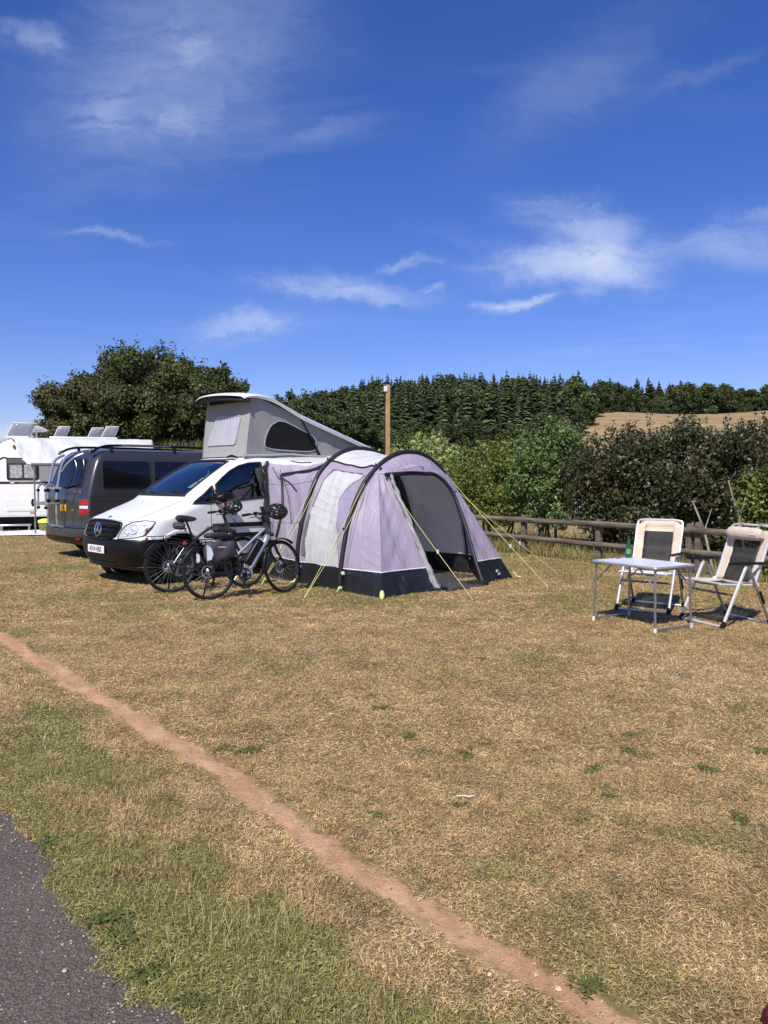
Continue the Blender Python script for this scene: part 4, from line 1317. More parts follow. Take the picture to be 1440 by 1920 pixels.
    mb = MB(); mb.tube(smooth_path([(-0.25, 0.62, 2.00), (-0.12, 0.55, 1.93), (-0.02, 0.42, 1.80), (0.02, 0.28, 1.66)], 5), 0.020, 8); mb.build('top_arm', silver, rk)
    mb = MB(); mb.tube([(-0.0, -0.22, 0.62), (-0.0, 0.20, 0.62)], 0.024, 8); mb.build('crossbar', silver, rk)
    mb = MB(); mb.tube([(0.09, -0.26, 1.34), (0.09, 0.42, 1.34)], 0.022, 8); mb.build('crossbar', silver, rk)
    mb = MB(); mb.tube([(0.11, -0.34, 1.06), (0.30, -0.34, 1.05), (0.30, 0.34, 1.05), (0.11, 0.34, 1.06)], 0.022, 8); mb.build('tray', silver, rk)
    for y in (-0.16, 0.20):
        mb = MB(); mb.tube(smooth_path([(0.30, y, 0.96), (0.30, y, 1.2), (0.29, y, 1.37), (0.20, y, 1.42), (0.09, y, 1.36)], 5), 0.020, 8); mb.build('tray_arm', silver, rk)
        mb = MB(); mb.lathe([(0.03, 0), (0.03, 0.05)], 10, (0.30, y, 1.28), (0, 0, 1)); mb.lathe([(0.03, 0), (0.03, 0.05)], 10, (0.30, y, 0.95), (0, 0, 1)); mb.build('clamp', BLACK_PLASTIC, rk)
    mb = MB(); mb.tube([(0.31, -0.40, 1.12), (0.31, -0.44, 1.06), (0.31, -0.40, 1.0)], 0.025, 6); mb.build('wheel_strap', BLACK_MATT, rk)
    for y in (-0.22, 0.20):
        for z in (1.30, 1.10):
            mb = MB(); mb.box((0.09, y, z), (0.07, 0.07, 0.06)); mb.build('clamp', BLACK_PLASTIC, rk, bevel=0.01)

dark_van()


def caravan():
    A = R(20)
    org = (-11.68, 22.02, 0)
    root = thing('caravan', 'white touring caravan with dark stripe and open roof hatches', 'caravan', org, A)
    skin = mat('caravan_skin', (0.74, 0.74, 0.71), 0.4, vary=0.03, vscale=1.5, bump=0.05, bscale=9)
    prof = [(0.18, 0.42), (0.02, 0.85), (0.10, 1.5), (0.26, 2.0), (0.48, 2.38), (0.75, 2.58), (1.1, 2.68), (1.6, 2.70), (4.3, 2.68), (4.65, 2.64), (4.85, 2.52), (4.94, 2.3), (4.97, 1.2), (4.92, 0.42)]
    pr = [(p[0], p[1]) for p in smooth_path([(a, b, 0) for a, b in prof], 4)]
    mb = MB()
    rows = []
    for y, k in ((0.05, 0.965), (0.015, 0.985), (0.0, 0.995), (0.0, 1.0)):
        pass
    c = np.mean(np.array(pr), 0)
    for y, ins in ((0.0, 0.05), (0.015, 0.015), (0.05, 0.0), (2.15, 0.0), (2.185, 0.015), (2.2, 0.05)):
        rows.append([(c[0] + (a - c[0]) * (1 - ins / 2.2), y, c[1] + (b - c[1]) * (1 - ins / 1.1)) for a, b in pr])
    mb.grid(rows, closed=True, cap=True)
    mb.build('body', skin, root, sharp=50)
    face = -0.003
    def plate(name, poly, m, parent, d=0.02, y0=0.0):
        mb = MB(); mb.prism(poly, y0 + 0.002, y0 - d, lambda a, b, dd: (a, dd, b)); return mb.build(name, m, parent, bevel=0.004)
    win = plate('window', round_poly([(0.80, 1.46), (1.66, 1.46), (1.66, 2.12), (0.80, 2.12)], 0.12, 4), mat('window_frame_black', (0.02, 0.02, 0.022), 0.4), root, 0.012)
    plate('window_pane', round_poly([(0.84, 1.50), (1.62, 1.50), (1.62, 2.08), (0.84, 2.08)], 0.12, 4), mat('smoked_pane', (0.045, 0.047, 0.05), 0.06, vary=0.4, vscale=5), win, 0.016)
    foil = mat('silver_blind', (0.46, 0.46, 0.46), 0.4, 0.2, vary=0.35, vscale=9, bump=0.6, bscale=12)
    for a, b in ((0.89, 1.21), (1.27, 1.57)):
        rows = [[(a + (b - a) * u, -0.0185 - 0.006 * math.sin(u * 19 + q * 3) ** 2, 1.54 + 0.37 * q) for u in np.linspace(0, 1, 16)] for q in np.linspace(0, 1, 6)]
        MB().grid(rows).build('window_blind', foil, win)
    plate('window_shade', [(0.82, 1.96), (1.64, 1.96), (1.62, 2.09), (0.84, 2.09)], mat('grey_shade', (0.10, 0.10, 0.10), 0.7), win, 0.022)
    stripe = mat('maroon_stripe', (0.055, 0.018, 0.026), 0.4)
    st = plate('stripe', [(0.05, 1.355), (4.9, 1.355), (4.9, 1.43), (0.06, 1.43)], stripe, root, 0.006)
    text_mesh('stripe_lettering', 'UNICORN', 0.088, mat('stripe_grey', (0.30, 0.28, 0.28), 0.4), st, frame((1.42, -0.0075, 1.392), (1, 0, 0), (0, 0, 1), (0, -1, 0)), 1.55, 0.0008)
    plate('stripe_bird', [(0.89, 1.375), (0.98, 1.375), (1.02, 1.40), (0.95, 1.415), (0.90, 1.405)], mat('stripe_white', (0.65, 0.65, 0.63), 0.4), st, 0.004, -0.006)
    cream = mat('locker_frame', (0.70, 0.68, 0.58), 0.45)
    lk = plate('locker_door', round_poly([(0.78, 0.56), (1.58, 0.56), (1.58, 0.94), (0.78, 0.94)], 0.04, 2), cream, root, 0.014)
    plate('locker_panel', [(0.82, 0.60), (1.54, 0.60), (1.54, 0.90), (0.82, 0.90)], skin, lk, 0.018)
    for x in (0.87, 1.49):
        mb = MB(); mb.lathe([(0.022, 0), (0.022, 0.008)], 12, (x, -0.018, 0.875), (0, -1, 0)); mb.build('locker_catch', WHITE_PLASTIC, lk)
    plate('marker_lamp', [(1.40, 0.50), (1.54, 0.50), (1.54, 0.535), (1.40, 0.535)], mat('orange_lens', (0.55, 0.14, 0.03), 0.3), root, 0.02)
    plate('skirt_rail', [(0.2, 0.40), (4.9, 0.40), (4.9, 0.47), (0.2, 0.47)], mat('skirt_white', (0.62, 0.62, 0.60), 0.4), root, 0.02)
    mb = MB(); mb.tube(smooth_path([(0.30, -0.006, 1.42), (0.42, -0.006, 1.72), (0.58, -0.006, 2.02), (0.72, -0.006, 2.12), (0.84, -0.006, 2.10)], 5), 0.022, 6, flat=((0, 1, 0), 0.4)); mb.build('window_rubber', BLACK_MATT, root)
    plate('maker_badge', [(0.98, 2.40), (1.05, 2.34), (1.07, 2.42), (1.03, 2.5), (0.97, 2.48)], mat('badge_maroon', (0.20, 0.06, 0.07), 0.4), root, 0.01)
    mb = MB(); mb.box((2.5, 1.15, 0.27), (4.6, 1.5, 0.32)); mb.build('chassis_shade', BLACK_MATT, root)  # black box, deepened to give the dark shade under the caravan
    for y, sg in ((0.16, -1), (2.04, 1)):
        wheel_parts(root, (2.7, y, 0.33), 0.33, 0.19, sg)
    plate('wheel_spat', [(2.2, 0.42), (3.2, 0.42), (3.1, 0.72), (2.9, 0.8), (2.5, 0.8), (2.3, 0.72)], skin, root, 0.012)
    smoke = mat('smoked_acrylic', (0.30, 0.31, 0.34), 0.12, vary=0.1, alpha=0.72)
    for (x, w, h, t, y, sz) in ((0.78, 0.62, 0.42, 0.95, 0.5, 0.9), (2.02, 0.32, 0.36, 1.0, 0.9, 0.5), (2.98, 0.34, 0.34, 1.0, 0.9, 0.5), (3.38, 0.36, 0.38, 1.0, 0.7, 0.5)):
        hz = 2.70
        mb = MB(); mb.box((x + w / 2, y, hz + 0.02), (w, sz, 0.06)); fr = mb.build('hatch_frame', WHITE_PLASTIC, root, bevel=0.01)
        def lid(u, v): return V(x + w * v + 0.45 * h * u, y - 0.12 * u - 0.06 * math.sin(u * 3), hz + 0.05 + h * u * 0.95)
        MB().grid([[lid(u, v) for v in np.linspace(0, 1, 5)] for u in np.linspace(0, 1, 7)]).build('hatch_lid', smoke, fr, solid=0.015)
        mb = MB(); mb.tube([lid(u, 0) for u in np.linspace(0, 1, 7)] + [lid(1, 0.5)] + [lid(u, 1) for u in np.linspace(1, 0, 7)], 0.016, 6); mb.build('lid_edge', WHITE_PLASTIC, fr)
    mb = MB(); mb.box((2.9, 0.35, 2.735), (1.9, 0.5, 0.05)); mb.build('solar_panel', WHITE_PLASTIC, root, bevel=0.01)
    mb = MB(); mb.tube([(1.55, 0.8, 2.66), (1.55, 0.8, 2.98)], 0.025, 8); mb.lathe([(0.02, 0.10), (0.2, 0.05), (0.32, -0.01), (0.30, -0.02)], 24, (1.55, 0.8, 3.0), (0.05, 0.2, 1)); mb.build('aerial_dome', WHITE_PLASTIC, root)
    # roll-out canopy, its pole, mat and clutter stand beside the caravan
    cn = thing('canopy', 'white cloth sun canopy sloping out from the caravan roof', 'canopy', org, A)
    cloth = mat('canopy_cloth', (0.72, 0.72, 0.71), 0.7, vary=0.05, vscale=2, transl=0.25, bump=0.2, bscale=6)
    ctrl = smooth_path([(0.06, 2.705, 0), (-0.25, 2.69, 0), (-0.7, 2.52, 0), (-1.35, 2.20, 0), (-2.0, 1.905, 0)], 6)
    rows = []
    for k, p in enumerate(ctrl):
        f = k / (len(ctrl) - 1)
        x0 = 0.95 + 0.60 * f ** 1.2
        rows.append([(x0 + (4.85 - x0) * u, p[0], p[1] - 0.07 * math.sin(math.pi * f) * (0.6 + 0.4 * math.cos(u * 26)) + 0.014 * math.sin(u * 70 + f * 9) * f + 0.02 * math.sin(u * 31 - f * 6) * math.sin(math.pi * f)) for u in np.linspace(0, 1, 60)])
    MB().grid(rows).build('cloth', cloth, cn, solid=0.004)
    for uu in (0.16, 0.33, 0.5, 0.67, 0.84):
        mb = MB(); mb.tube([V(*row[int(uu * 59)]) + V(0, 0, 0.008) for row in rows], 0.008, 5); mb.build('seam', mat('canopy_seam', (0.52, 0.52, 0.52), 0.7), cn)
    vr = []
    for k, p in enumerate(ctrl):
        f = k / (len(ctrl) - 1); x0 = 0.95 + 0.60 * f ** 1.2
        drop = 0.02 + 0.30 * math.sin(math.pi * f) ** 1.5 * f
        vr.append([(x0 - 0.02 * q + 0.015 * math.sin(f * 30) * q, p[0] - 0.1 * q, p[1] - drop * q) for q in np.linspace(0, 1, 5)])
    MB().grid(vr).build('side_flap', cloth, cn, solid=0.004)
    mb = MB(); mb.tube([(1.62, -2.02, 1.895), (4.9, -2.02, 1.895)], 0.042, 8); mb.build('front_rail', mat('grey_rail', (0.12, 0.12, 0.12), 0.4), cn)
    mb = MB(); mb.tube([(1.69, -2.02, 1.86), (1.69, -2.02, 0.0)], 0.022, 8); mb.lathe([(0.05, 0), (0.05, 0.012)], 10, (1.69, -2.02, 0)); mb.build('pole', mat('grey_pole', (0.30, 0.31, 0.31), 0.4, 0.6), cn)
    mb = MB(); mb.tube([(4.8, -2.02, 1.86), (4.8, -2.02, 0.0)], 0.022, 8); mb.build('pole', mat('grey_pole'), cn)
    rows = []
    for i in range(19):
        u = i / 18
        rows.append([(-0.1 + 5.0 * u, -0.25 - 2.15 * v + 0.12 * math.sin(u * 9) * v, 0.03 + 0.012 * math.sin(u * 23 + v * 6) * math.sin(v * 9)) for v in np.linspace(0, 1, 10)])
    o = MB().grid(rows).build('ground_mat', mat('pale_ground_mat', (0.66, 0.65, 0.66), 0.8, vary=0.08), solid=0.006)
    o.location = org; o.rotation_euler = (0, 0, A); tag(o, 'pale grey ground mat spread beneath the caravan canopy', 'mat')
    t = thing('basket', 'olive washing up tub with a yellow lid beside the caravan', 'tub')
    M = Matrix.Translation(Vector(org)) @ Matrix.Rotation(A, 4, 'Z'); p = M @ Vector((1.86, -0.55, 0.03))
    t.location = p
    mb = MB(); mb.lathe([(0.16, 0), (0.20, 0.1), (0.21, 0.24), (0.19, 0.24), (0.15, 0.02)], 20); mb.build('tub_body', mat('olive_plastic', (0.16, 0.17, 0.06), 0.5), t)
    mb = MB(); mb.lathe([(0.225, 0.22), (0.225, 0.26), (0.20, 0.29), (0.10, 0.33), (0.01, 0.335)], 20); mb.build('lid', mat('yellow_plastic', (0.70, 0.66, 0.08), 0.5), t)
    o = thing('step', 'folded white aluminium step lying beside the caravan', 'step', M @ Vector((1.05, -0.45, 0.0)), A)
    mb = MB(); mb.box((0, 0, 0.19), (0.85, 0.34, 0.04)); mb.build('tread', ALLOY, o, bevel=0.01)
    mb = MB()
    for sx in (-0.36, 0.36):
        mb.tube([(sx, -0.15, 0.02), (sx, -0.15, 0.18), (sx, 0.15, 0.18), (sx, 0.15, 0.02)], 0.015, 6)
    mb.build('frame', ALLOY, o)

caravan()

# ------------------------------------------------------------------ drive-away awning tent beside the camper
def fabric(name, c, transl=0.22, rough=0.6, wr=0.5, vary=0.06):
    """nylon: slightly shiny, lets light through, long slack creases"""
    if name in MATS:
        return MATS[name]
    m = bpy.data.materials.new(name); m.use_nodes = True
    N = NT(m.node_tree)
    pos = N.n('ShaderNodeTexCoord').outputs['Object']
    mp = N.n('ShaderNodeMapping', i_Vector=pos, i_Rotation=(0.35, 0.55, 0.3), i_Scale=(1, 1, 0.16))
    n1 = N.noise(mp.outputs[0], 4.5, 3.0, 0.45, 0.8)
    n2 = N.noise(pos, 2.0, 3.0, 0.5)
    n3 = N.noise(mp.outputs[0], 15.0, 2.0, 0.5, 0.5)
    lo = tuple(x * (1 - 2 * vary) for x in c)
    colr = N.mix(N.ramp(n2, 0.3, 0.7), lo, c)
    mw = N.n('ShaderNodeMapping', i_Vector=pos, i_Rotation=(0.3, 0.75, 0.4))
    wv = N.n('ShaderNodeTexWave', i_Vector=mw.outputs[0], i_Scale=2.6, i_Distortion=5.0, i_Detail=2.0)
    wv.inputs['Detail Scale'].default_value = 0.7
    cm = N.ramp(N.noise(pos, 1.3, 2.0), 0.45, 0.62)
    cr = N.math('MULTIPLY', N.math('POWER', wv.outputs[1], 3.0), cm)
    h = N.math('ADD', N.math('ADD', N.math('MULTIPLY', n1, 1.0), N.math('MULTIPLY', n3, 0.3)), N.math('MULTIPLY', cr, 0.16))
    b = N.n('ShaderNodeBump', i_Strength=wr, i_Distance=0.06, i_Height=h)
    p = N.n('ShaderNodeBsdfPrincipled', i_Base_Color=colr, i_Roughness=rough, i_Normal=b)
    t = N.n('ShaderNodeBsdfTranslucent', i_Color=N.mix(0.55 if transl > 0.15 else 0.0, colr, (0.9, 0.9, 0.9)), i_Normal=b)
    mx = N.n('ShaderNodeMixShader', i_0=transl, i_1=p, i_2=t)
    o = N.n('ShaderNodeOutputMaterial'); N.put(o.inputs[0], mx)
    MATS[name] = m
    return m

TENT0 = (-1.90, 12.22)
HALF_B = [(1.37, 0), (1.355, 0.31), (1.29, 0.65), (1.20, 0.97), (0.965, 1.40), (0.72, 1.64), (0.47, 1.80), (0.22, 1.885), (0, 1.905)]
HALF_A = [(1.27, 0), (1.265, 0.31), (1.23, 0.65), (1.12, 1.04), (0.90, 1.52), (0.70, 1.74), (0.46, 1.89), (0.22, 1.965), (0, 1.985)]
HALF_V = [(1.03, 0), (1.03, 0.31), (1.03, 0.65), (1.03, 1.0), (1.03, 1.45), (1.02, 1.72), (0.90, 1.845), (0.45, 1.875), (0, 1.885)]
CEN = 1.03

def prof(half, i):
    """point (a, z) of an arch; i runs 0..16 from the near foot over the crown to the far foot"""
    full = [(-h, z) for h, z in half] + [(h, z) for h, z in half[-2::-1]]
    i = min(max(i, 0), 15.9999); k = int(i); f = i - k
    P = [np.array(full[min(max(k + d, 0), 16)]) for d in (-1, 0, 1, 2)]
    q = 0.5 * (2 * P[1] + (P[2] - P[0]) * f + (2 * P[0] - 5 * P[1] + 4 * P[2] - P[3]) * f * f + (3 * P[1] - P[0] - 3 * P[2] + P[3]) * f ** 3)
    return CEN + q[0], q[1]

BS = (0.03, 1.14, 2.20)

def tent_pt(seg, u, i, out=0.0):
    """point on the tunnel (seg 0: van to first arch, seg 1: first to second arch)"""
    h0, h1 = ((HALF_V, HALF_A), (HALF_A, HALF_B))[seg]
    a0, z0 = prof(h0, i); a1, z1 = prof(h1, i)
    a, z = a0 + (a1 - a0) * u, z0 + (z1 - z0) * u
    sag = 4 * u * (1 - u) * (0.055 if seg else 0.075)
    wr = 0.010 * math.sin(i * 2.1 + u * 9 + seg) + 0.006 * math.sin(i * 5.3 - u * 17)
    fold = abs(math.sin(7.0 * (u * (1.5 - 0.2 * seg) + i * 0.30) + 0.8 * math.sin(i * 1.3 + u * 3)))
    wr += (0.016 if seg == 0 else 0.009) * (1 - fold) ** 2 * (1 if 1.2 < i < 5.4 else 0.2)
    d = np.array((a - CEN, (z - 0.7) * 0.9)); d = d / (np.linalg.norm(d) + 1e-6)
    edge = min(1, 6 * u, 6 * (1 - u))
    m = (-sag * (0.35 + 0.65 * min(1, z / 1.0)) + wr * edge) + out
    if z < 0.02:
        m *= 0.2
    b = BS[seg] + (BS[seg + 1] - BS[seg]) * u
    p = V(a + d[0] * m, -b, max(z + d[1] * m, 0.0))
    return p

def tent_local(X, Y, z=0.0):
    c = math.sqrt(0.5); dx, dy = X - TENT0[0], Y - TENT0[1]
    return V((dx + dy) * c, -(dx - dy) * c, z)

def awning_tent():
    root = thing('awning_tent', 'lilac and white tunnel awning tent with black arches beside the camper van', 'tent', (*TENT0, 0), R(45))
    LILAC = fabric('lilac_nylon', (0.455, 0.382, 0.500), 0.30, 0.55, 0.42)
    ROOF = fabric('white_nylon', (0.84, 0.83, 0.83), 0.36, 0.55, 0.35)
    SKIRT = fabric('black_nylon', (0.014, 0.014, 0.017), 0.04, 0.42, 0.7)
    PANE = fabric('pale_blind', (0.66, 0.66, 0.645), 0.28, 0.5, 0.5)
    GREY = fabric('grey_nylon', (0.16, 0.155, 0.17), 0.10, 0.5, 0.6)
    BAND = mat('black_webbing', (0.014, 0.014, 0.016), 0.55, vary=0.2, bump=0.25, bscale=50)
    PIPE = mat('white_piping', (0.72, 0.72, 0.72), 0.6)
    IR, IL = 5.35, 10.65
    def sheet(seg, i0, i1, ni, nu=44):
        return MB().grid([[tent_pt(seg, u, i) for u in np.linspace(0, 1, nu)] for i in np.linspace(i0, i1, ni)])
    for seg in (0, 1):
        nm = ('tunnel_wall', 'side_wall')[seg]
        sheet(seg, 1, IR, 60).build(nm, LILAC, root)
        sheet(seg, IL, 15, 34).build(nm, LILAC, root)
        sheet(seg, IR, IL, 34).build('roof_panel', ROOF, root)
        sheet(seg, 0, 1, 8).build('skirt', SKIRT, root)
        sheet(seg, 15, 16, 8).build('skirt', SKIRT, root)
        for i in (1.0, 15.0):
            mb = MB(); mb.tube([tent_pt(seg, u, i, 0.004) for u in np.linspace(0, 1, 20)], 0.007, 5); mb.build('piping', PIPE, root)
    mb = MB(); mb.tube([tent_pt(1, u, IR, 0.006) for u in np.linspace(0, 1, 20)], 0.016, 6); mb.build('roof_seam', BAND, root)
    mb = MB(); mb.tube([tent_pt(1, u, IL, 0.006) for u in np.linspace(0, 1, 20)], 0.016, 6); mb.build('roof_seam', BAND, root)
    mb = MB(); mb.tube([tent_pt(0, u, 6.0 - 0.5 * u, 0.006) for u in np.linspace(0.30, 0.62, 10)], 0.009, 6); mb.build('roof_seam', BAND, root)
    # blind panel in the near wall between the arches
    poly = [(0.17, 1.02), (0.13, 2.0), (0.12, 3.2), (0.14, 4.0), (0.20, 4.72), (0.50, 4.80), (0.86, 4.78), (0.72, 4.2), (0.60, 3.55), (0.72, 2.9), (0.84, 2.0), (0.93, 1.02)]
    def overlay(seg, poly, out, name, m, parent, rings=6, ripple=0.0):
        P = dense_poly(poly, 5); c = np.mean(np.array(P), 0); n = len(P); vs = []
        for k in range(rings, 0, -1):
            for q in P:
                a = c + (np.array(q) - c) * k / rings
                vs.append(tent_pt(seg, a[0], a[1], out + ripple * math.sin(a[0] * 34 + a[1] * 2.2) + ripple * 0.6 * math.sin(a[0] * 61)))
        vs.append(tent_pt(seg, c[0], c[1], out))
        fs = [(k * n + i, k * n + (i + 1) % n, (k + 1) * n + (i + 1) % n, (k + 1) * n + i) for k in range(rings - 1) for i in range(n)]
        fs += [((rings - 1) * n + i, (rings - 1) * n + (i + 1) % n, rings * n) for i in range(n)]
        return MB().add(vs, fs).build(name, m, parent)
    w = overlay(1, poly, 0.014, 'window_blind', PANE, root, ripple=0.006)
    mb = MB(); mb.tube([tent_pt(1, u, i, 0.016) for u, i in dense_poly(poly[2:7], 6)[:-6]], 0.010, 6); mb.build('blind_edge', mat('grey_edge', (0.14, 0.13, 0.15), 0.6), w)
    overlay(1, [(0.07, 1.35), (0.06, 2.3), (0.10, 3.0), (0.14, 2.9), (0.14, 1.3)], 0.020, 'window_flap', GREY, root)
    # loose straps and seams on the tunnel
    for pts, r in (([(0.28, 4.5), (0.42, 4.62), (0.60, 4.66), (0.80, 4.78), (0.98, 4.95)], 0.026), ([(0.26, 4.5), (0.30, 3.9), (0.36, 3.1), (0.34, 2.4), (0.28, 1.9)], 0.022),
                   ([(0.30, 4.3), (0.46, 4.0), (0.62, 3.7)], 0.010), ([(0.22, 4.9), (0.30, 4.3), (0.45, 3.5), (0.62, 2.6)], 0.006), ([(0.1, 5.0), (0.2, 4.4), (0.28, 4.2)], 0.006)):
        mb = MB(); mb.tube(smooth_path([tent_pt(0, u, i, 0.015) for u, i in pts], 5), r, 6, flat=((0.7, 0.7, 0), 0.4)); mb.build('strap', BAND, root)
    # black sleeve where the tunnel meets the van
    rows = []
    for i in np.linspace(0.3, 5.6, 40):
        p = tent_pt(0, 0.0, i); wob = 0.012 * math.sin(i * 6) + 0.01 * math.sin(i * 11)
        wd = 0.06 + 0.10 * min(1, max(0, (5.0 - i) / 3.5))
        rows.append([p + V(-0.03 + wob, 0.02, 0), p + V(-0.05 + wob, -wd * 0.5, 0), p + V(-0.02 + wob * 0.5, -wd, 0)])
    MB().grid(rows).build('connecting_sleeve', SKIRT, root, solid=0.006)
    # the two arches
    for half, b in ((HALF_A, 1.14), (HALF_B, 2.20)):
        pts = []
        for i in np.linspace(0.25, 15.75, 80):
            a, z = prof(half, i); d = np.array((a - CEN, (z - 0.7) * 0.9)); d = d / np.linalg.norm(d)
            pts.append(V(a + d[0] * 0.02, -b, z + d[1] * 0.02))
        mb = MB(); mb.tube(pts, 0.033, 10); ar = mb.build('arch', BAND, root)
        for k in (3, 76):
            mb = MB(); mb.lathe([(0.02, -0.02), (0.03, 0), (0.02, 0.02)], 10, pts[k] + V(0, -0.05, 0), (0, 1, 0)); mb.build('valve', PIPE, ar)
        for k in (26, 12):
            mb = MB(); mb.tube([pts[k] + V(-0.05, 0.02, 0.02), pts[k] + V(-0.055, -0.03, -0.015)], 0.014, 6); mb.build('strap', BAND, root)
    # sloping porch front: wings fold out from the second arch to the front corners, doorway between
    FLt, FRt = V(0.33, -2.24, 1.70), V(1.73, -2.24, 1.70)
    FLb, FRb = V(-0.41, -3.06, 0), V(2.45, -3.05, 0)
    def fl(z): return FLb + (FLt - FLb) * (z / 1.70)
    def fr(z): return FRb + (FRt - FRb) * (z / 1.70)
    DLc = smooth_path([V(0.58, -3.10, 0), V(0.54, -2.95, 0.31), V(0.46, -2.72, 0.85), V(0.39, -2.50, 1.35), V(0.35, -2.41, 1.60)], 8)
    DRc = smooth_path([V(1.58, -3.14, 0), V(1.60, -2.98, 0.31), V(1.64, -2.74, 0.85), V(1.62, -2.56, 1.25), V(1.52, -2.47, 1.46), V(1.36, -2.42, 1.58), V(1.20, -2.41, 1.61)], 8)
    def at_z(curve, z):
        for p, q in zip(curve[:-1], curve[1:]):
            if p[2] <= z <= q[2] + 1e-9:
                f = (z - p[2]) / max(q[2] - p[2], 1e-9); return p + (q - p) * f
        return curve[-1]
    def arch_at(z, side):
        lo, hi = 0.0, 8.0
        for _ in range(40):
            mid = (lo + hi) / 2
            if prof(HALF_B, mid)[1] < z: lo = mid
            else: hi = mid
        i = lo if side < 0 else 16 - lo
        a, zz = prof(HALF_B, i); return V(a, -2.21, zz)
    def wav(p, z, u, k):
        e = math.sin(math.pi * u)
        return p + V(0.0, -1.0, 0.1) * e * (0.012 * math.sin(u * 11 + z * 5 + k) + 0.007 * math.sin(z * 19 - u * 13)) + V(0, 1, 0) * e * 0.03 + V(0, -1, 0) * (e * 0.012 * math.sin(u * 26 + k) if z < 0.3 else 0.0)
    def panel(left, right, z0, z1, name, m, nz=24, nu=16, k=0):
        rows = [[wav(left(z) + (right(z) - left(z)) * u, z, u, k) for u in np.linspace(0, 1, nu)] for z in np.linspace(z0, z1, nz)]
        return MB().grid(rows).build(name, m, root)
    al, arr = (lambda z: arch_at(z, -1)), (lambda z: arch_at(z, 1))
    dl, dr = (lambda z: at_z(DLc, z)), (lambda z: at_z(DRc, z))
    SK = 0.31
    for (a, b, k) in ((al, fl, 0), (fl, dl, 1), (dr, fr, 2), (fr, arr, 3)):
        panel(a, b, SK, 1.60, 'front_panel', LILAC, k=k)
        panel(a, b, 0.0, SK, 'skirt', SKIRT, 7, k=k)
        mb = MB(); mb.tube([wav(a(SK) + (b(SK) - a(SK)) * u, SK, u, k) + V(0, -0.006, 0) for u in np.linspace(0, 1, 16)], 0.009, 5); mb.build('piping', PIPE, root)
    top_arch = [V(prof(HALF_B, i)[0], -2.21, prof(HALF_B, i)[1]) for i in np.linspace(4.83, 11.17, 48)]
    low = [al(1.60) + (fl(1.60) - al(1.60)) * u for u in np.linspace(0, 1, 6)][:-1] + [fl(1.6) + (dl(1.6) - fl(1.6)) * u for u in np.linspace(0, 1, 4)][:-1] \
        + [p for p in smooth_path([dl(1.60), V(0.8, -2.41, 1.62), V(1.2, -2.41, 1.61)], 9)][:-1] + [p for p in DRc[::-1][:22]][:-1]
    zr = DRc[::-1][21][2]
    low += [dr(zr) + (fr(zr) - dr(zr)) * u for u in np.linspace(0, 1, 4)][:-1] + [fr(zr) + (arr(zr) - fr(zr)) * u for u in np.linspace(0, 1, 5)]
    def resample(L, n):
        L = np.array(L); s = np.concatenate([[0], np.cumsum(np.linalg.norm(np.diff(L, axis=0), axis=1))]); t = np.linspace(0, s[-1], n)
        return np.stack([np.interp(t, s, L[:, k]) for k in range(3)], 1)
    ta = [V(prof(HALF_B, i)[0], -2.21, prof(HALF_B, i)[1]) for i in np.linspace(4.83, 11.17, 60)]
    A_, B_ = resample(ta, 60), resample(low, 60)
    rows = [[A_[j] + (B_[j] - A_[j]) * u + V(0, -0.02, 0.01) * math.sin(math.pi * u) + V(0, -1, 0) * 0.006 * math.sin(j * 1.7) * math.sin(math.pi * u) for j in range(60)] for u in np.linspace(0, 1, 8)]
    MB().grid(rows).build('front_panel', LILAC, root)
    SEAM = mat('lilac_seam', (0.30, 0.26, 0.33), 0.7)
    for (pa, pb, f, k) in ((fl, dl, 0.0, 1), (fl, dl, 0.52, 1), (dr, fr, 0.5, 2), (dr, fr, 1.0, 2), (al, fl, 0.5, 0)):
        mb = MB(); mb.tube([wav(pa(z) + (pb(z) - pa(z)) * f, z, f, k) + V(0, -0.004, 0) for z in np.linspace(SK, 1.58, 24)], 0.0045, 5); mb.build('seam', SEAM, root)
    for i in (2.6, 4.0):
        mb = MB(); mb.tube([tent_pt(0, u, i, 0.004) for u in np.linspace(0.02, 0.98, 24)], 0.004, 5); mb.build('seam', SEAM, root)
    mb = MB(); mb.tube([p + V(0, -0.012, 0) for p in DRc[::-1]], 0.028, 8); mb.build('door_binding', BAND, root)
    mb = MB(); mb.tube(smooth_path([V(0.30, -2.42, 1.585), V(0.8, -2.43, 1.61), V(1.22, -2.43, 1.60)], 6), 0.030, 8); mb.build('door_binding', BAND, root)
    mb = MB(); mb.tube([p + V(0.03 + 0.008 * math.sin(k * 1.1), -0.02, 0) for k, p in enumerate(DLc)], [0.022 + 0.026 * (1 - k / len(DLc)) + 0.006 * math.sin(k * 1.9) for k in range(len(DLc))], 8)
    mb.build('rolled_door', fabric('grey_roll', (0.36, 0.355, 0.36), 0.1, 0.45, 1.0), root)
    rows = [[V(0.62 + 0.42 * u, -2.46 - 0.10 * math.sin(math.pi * u) * q, 1.70 - 0.045 * q + 0.05 * math.sin(math.pi * u)) for u in np.linspace(0, 1, 14)] for q in np.linspace(0, 1, 5)]
    MB().grid(rows).build('vent_hood', fabric('lilac_nylon', (0.46, 0.395, 0.53)), root, solid=0.008)
    mb = MB()
    mb.add([FLt + V(-0.05, -0.03, 0.03), FLt + V(0.06, -0.05, -0.03), FLt + V(0.06, -0.10, -0.22)], [(0, 1, 2)]); mb.build('gusset', SKIRT, root, solid=0.006)
    # inside: lining coloured pale for the lit wall and dark for tunnel shade, dark band, groundsheet
    LIT_LINER = fabric('lit_liner', (0.80, 0.79, 0.76), 0.30, 0.7, 0.5)
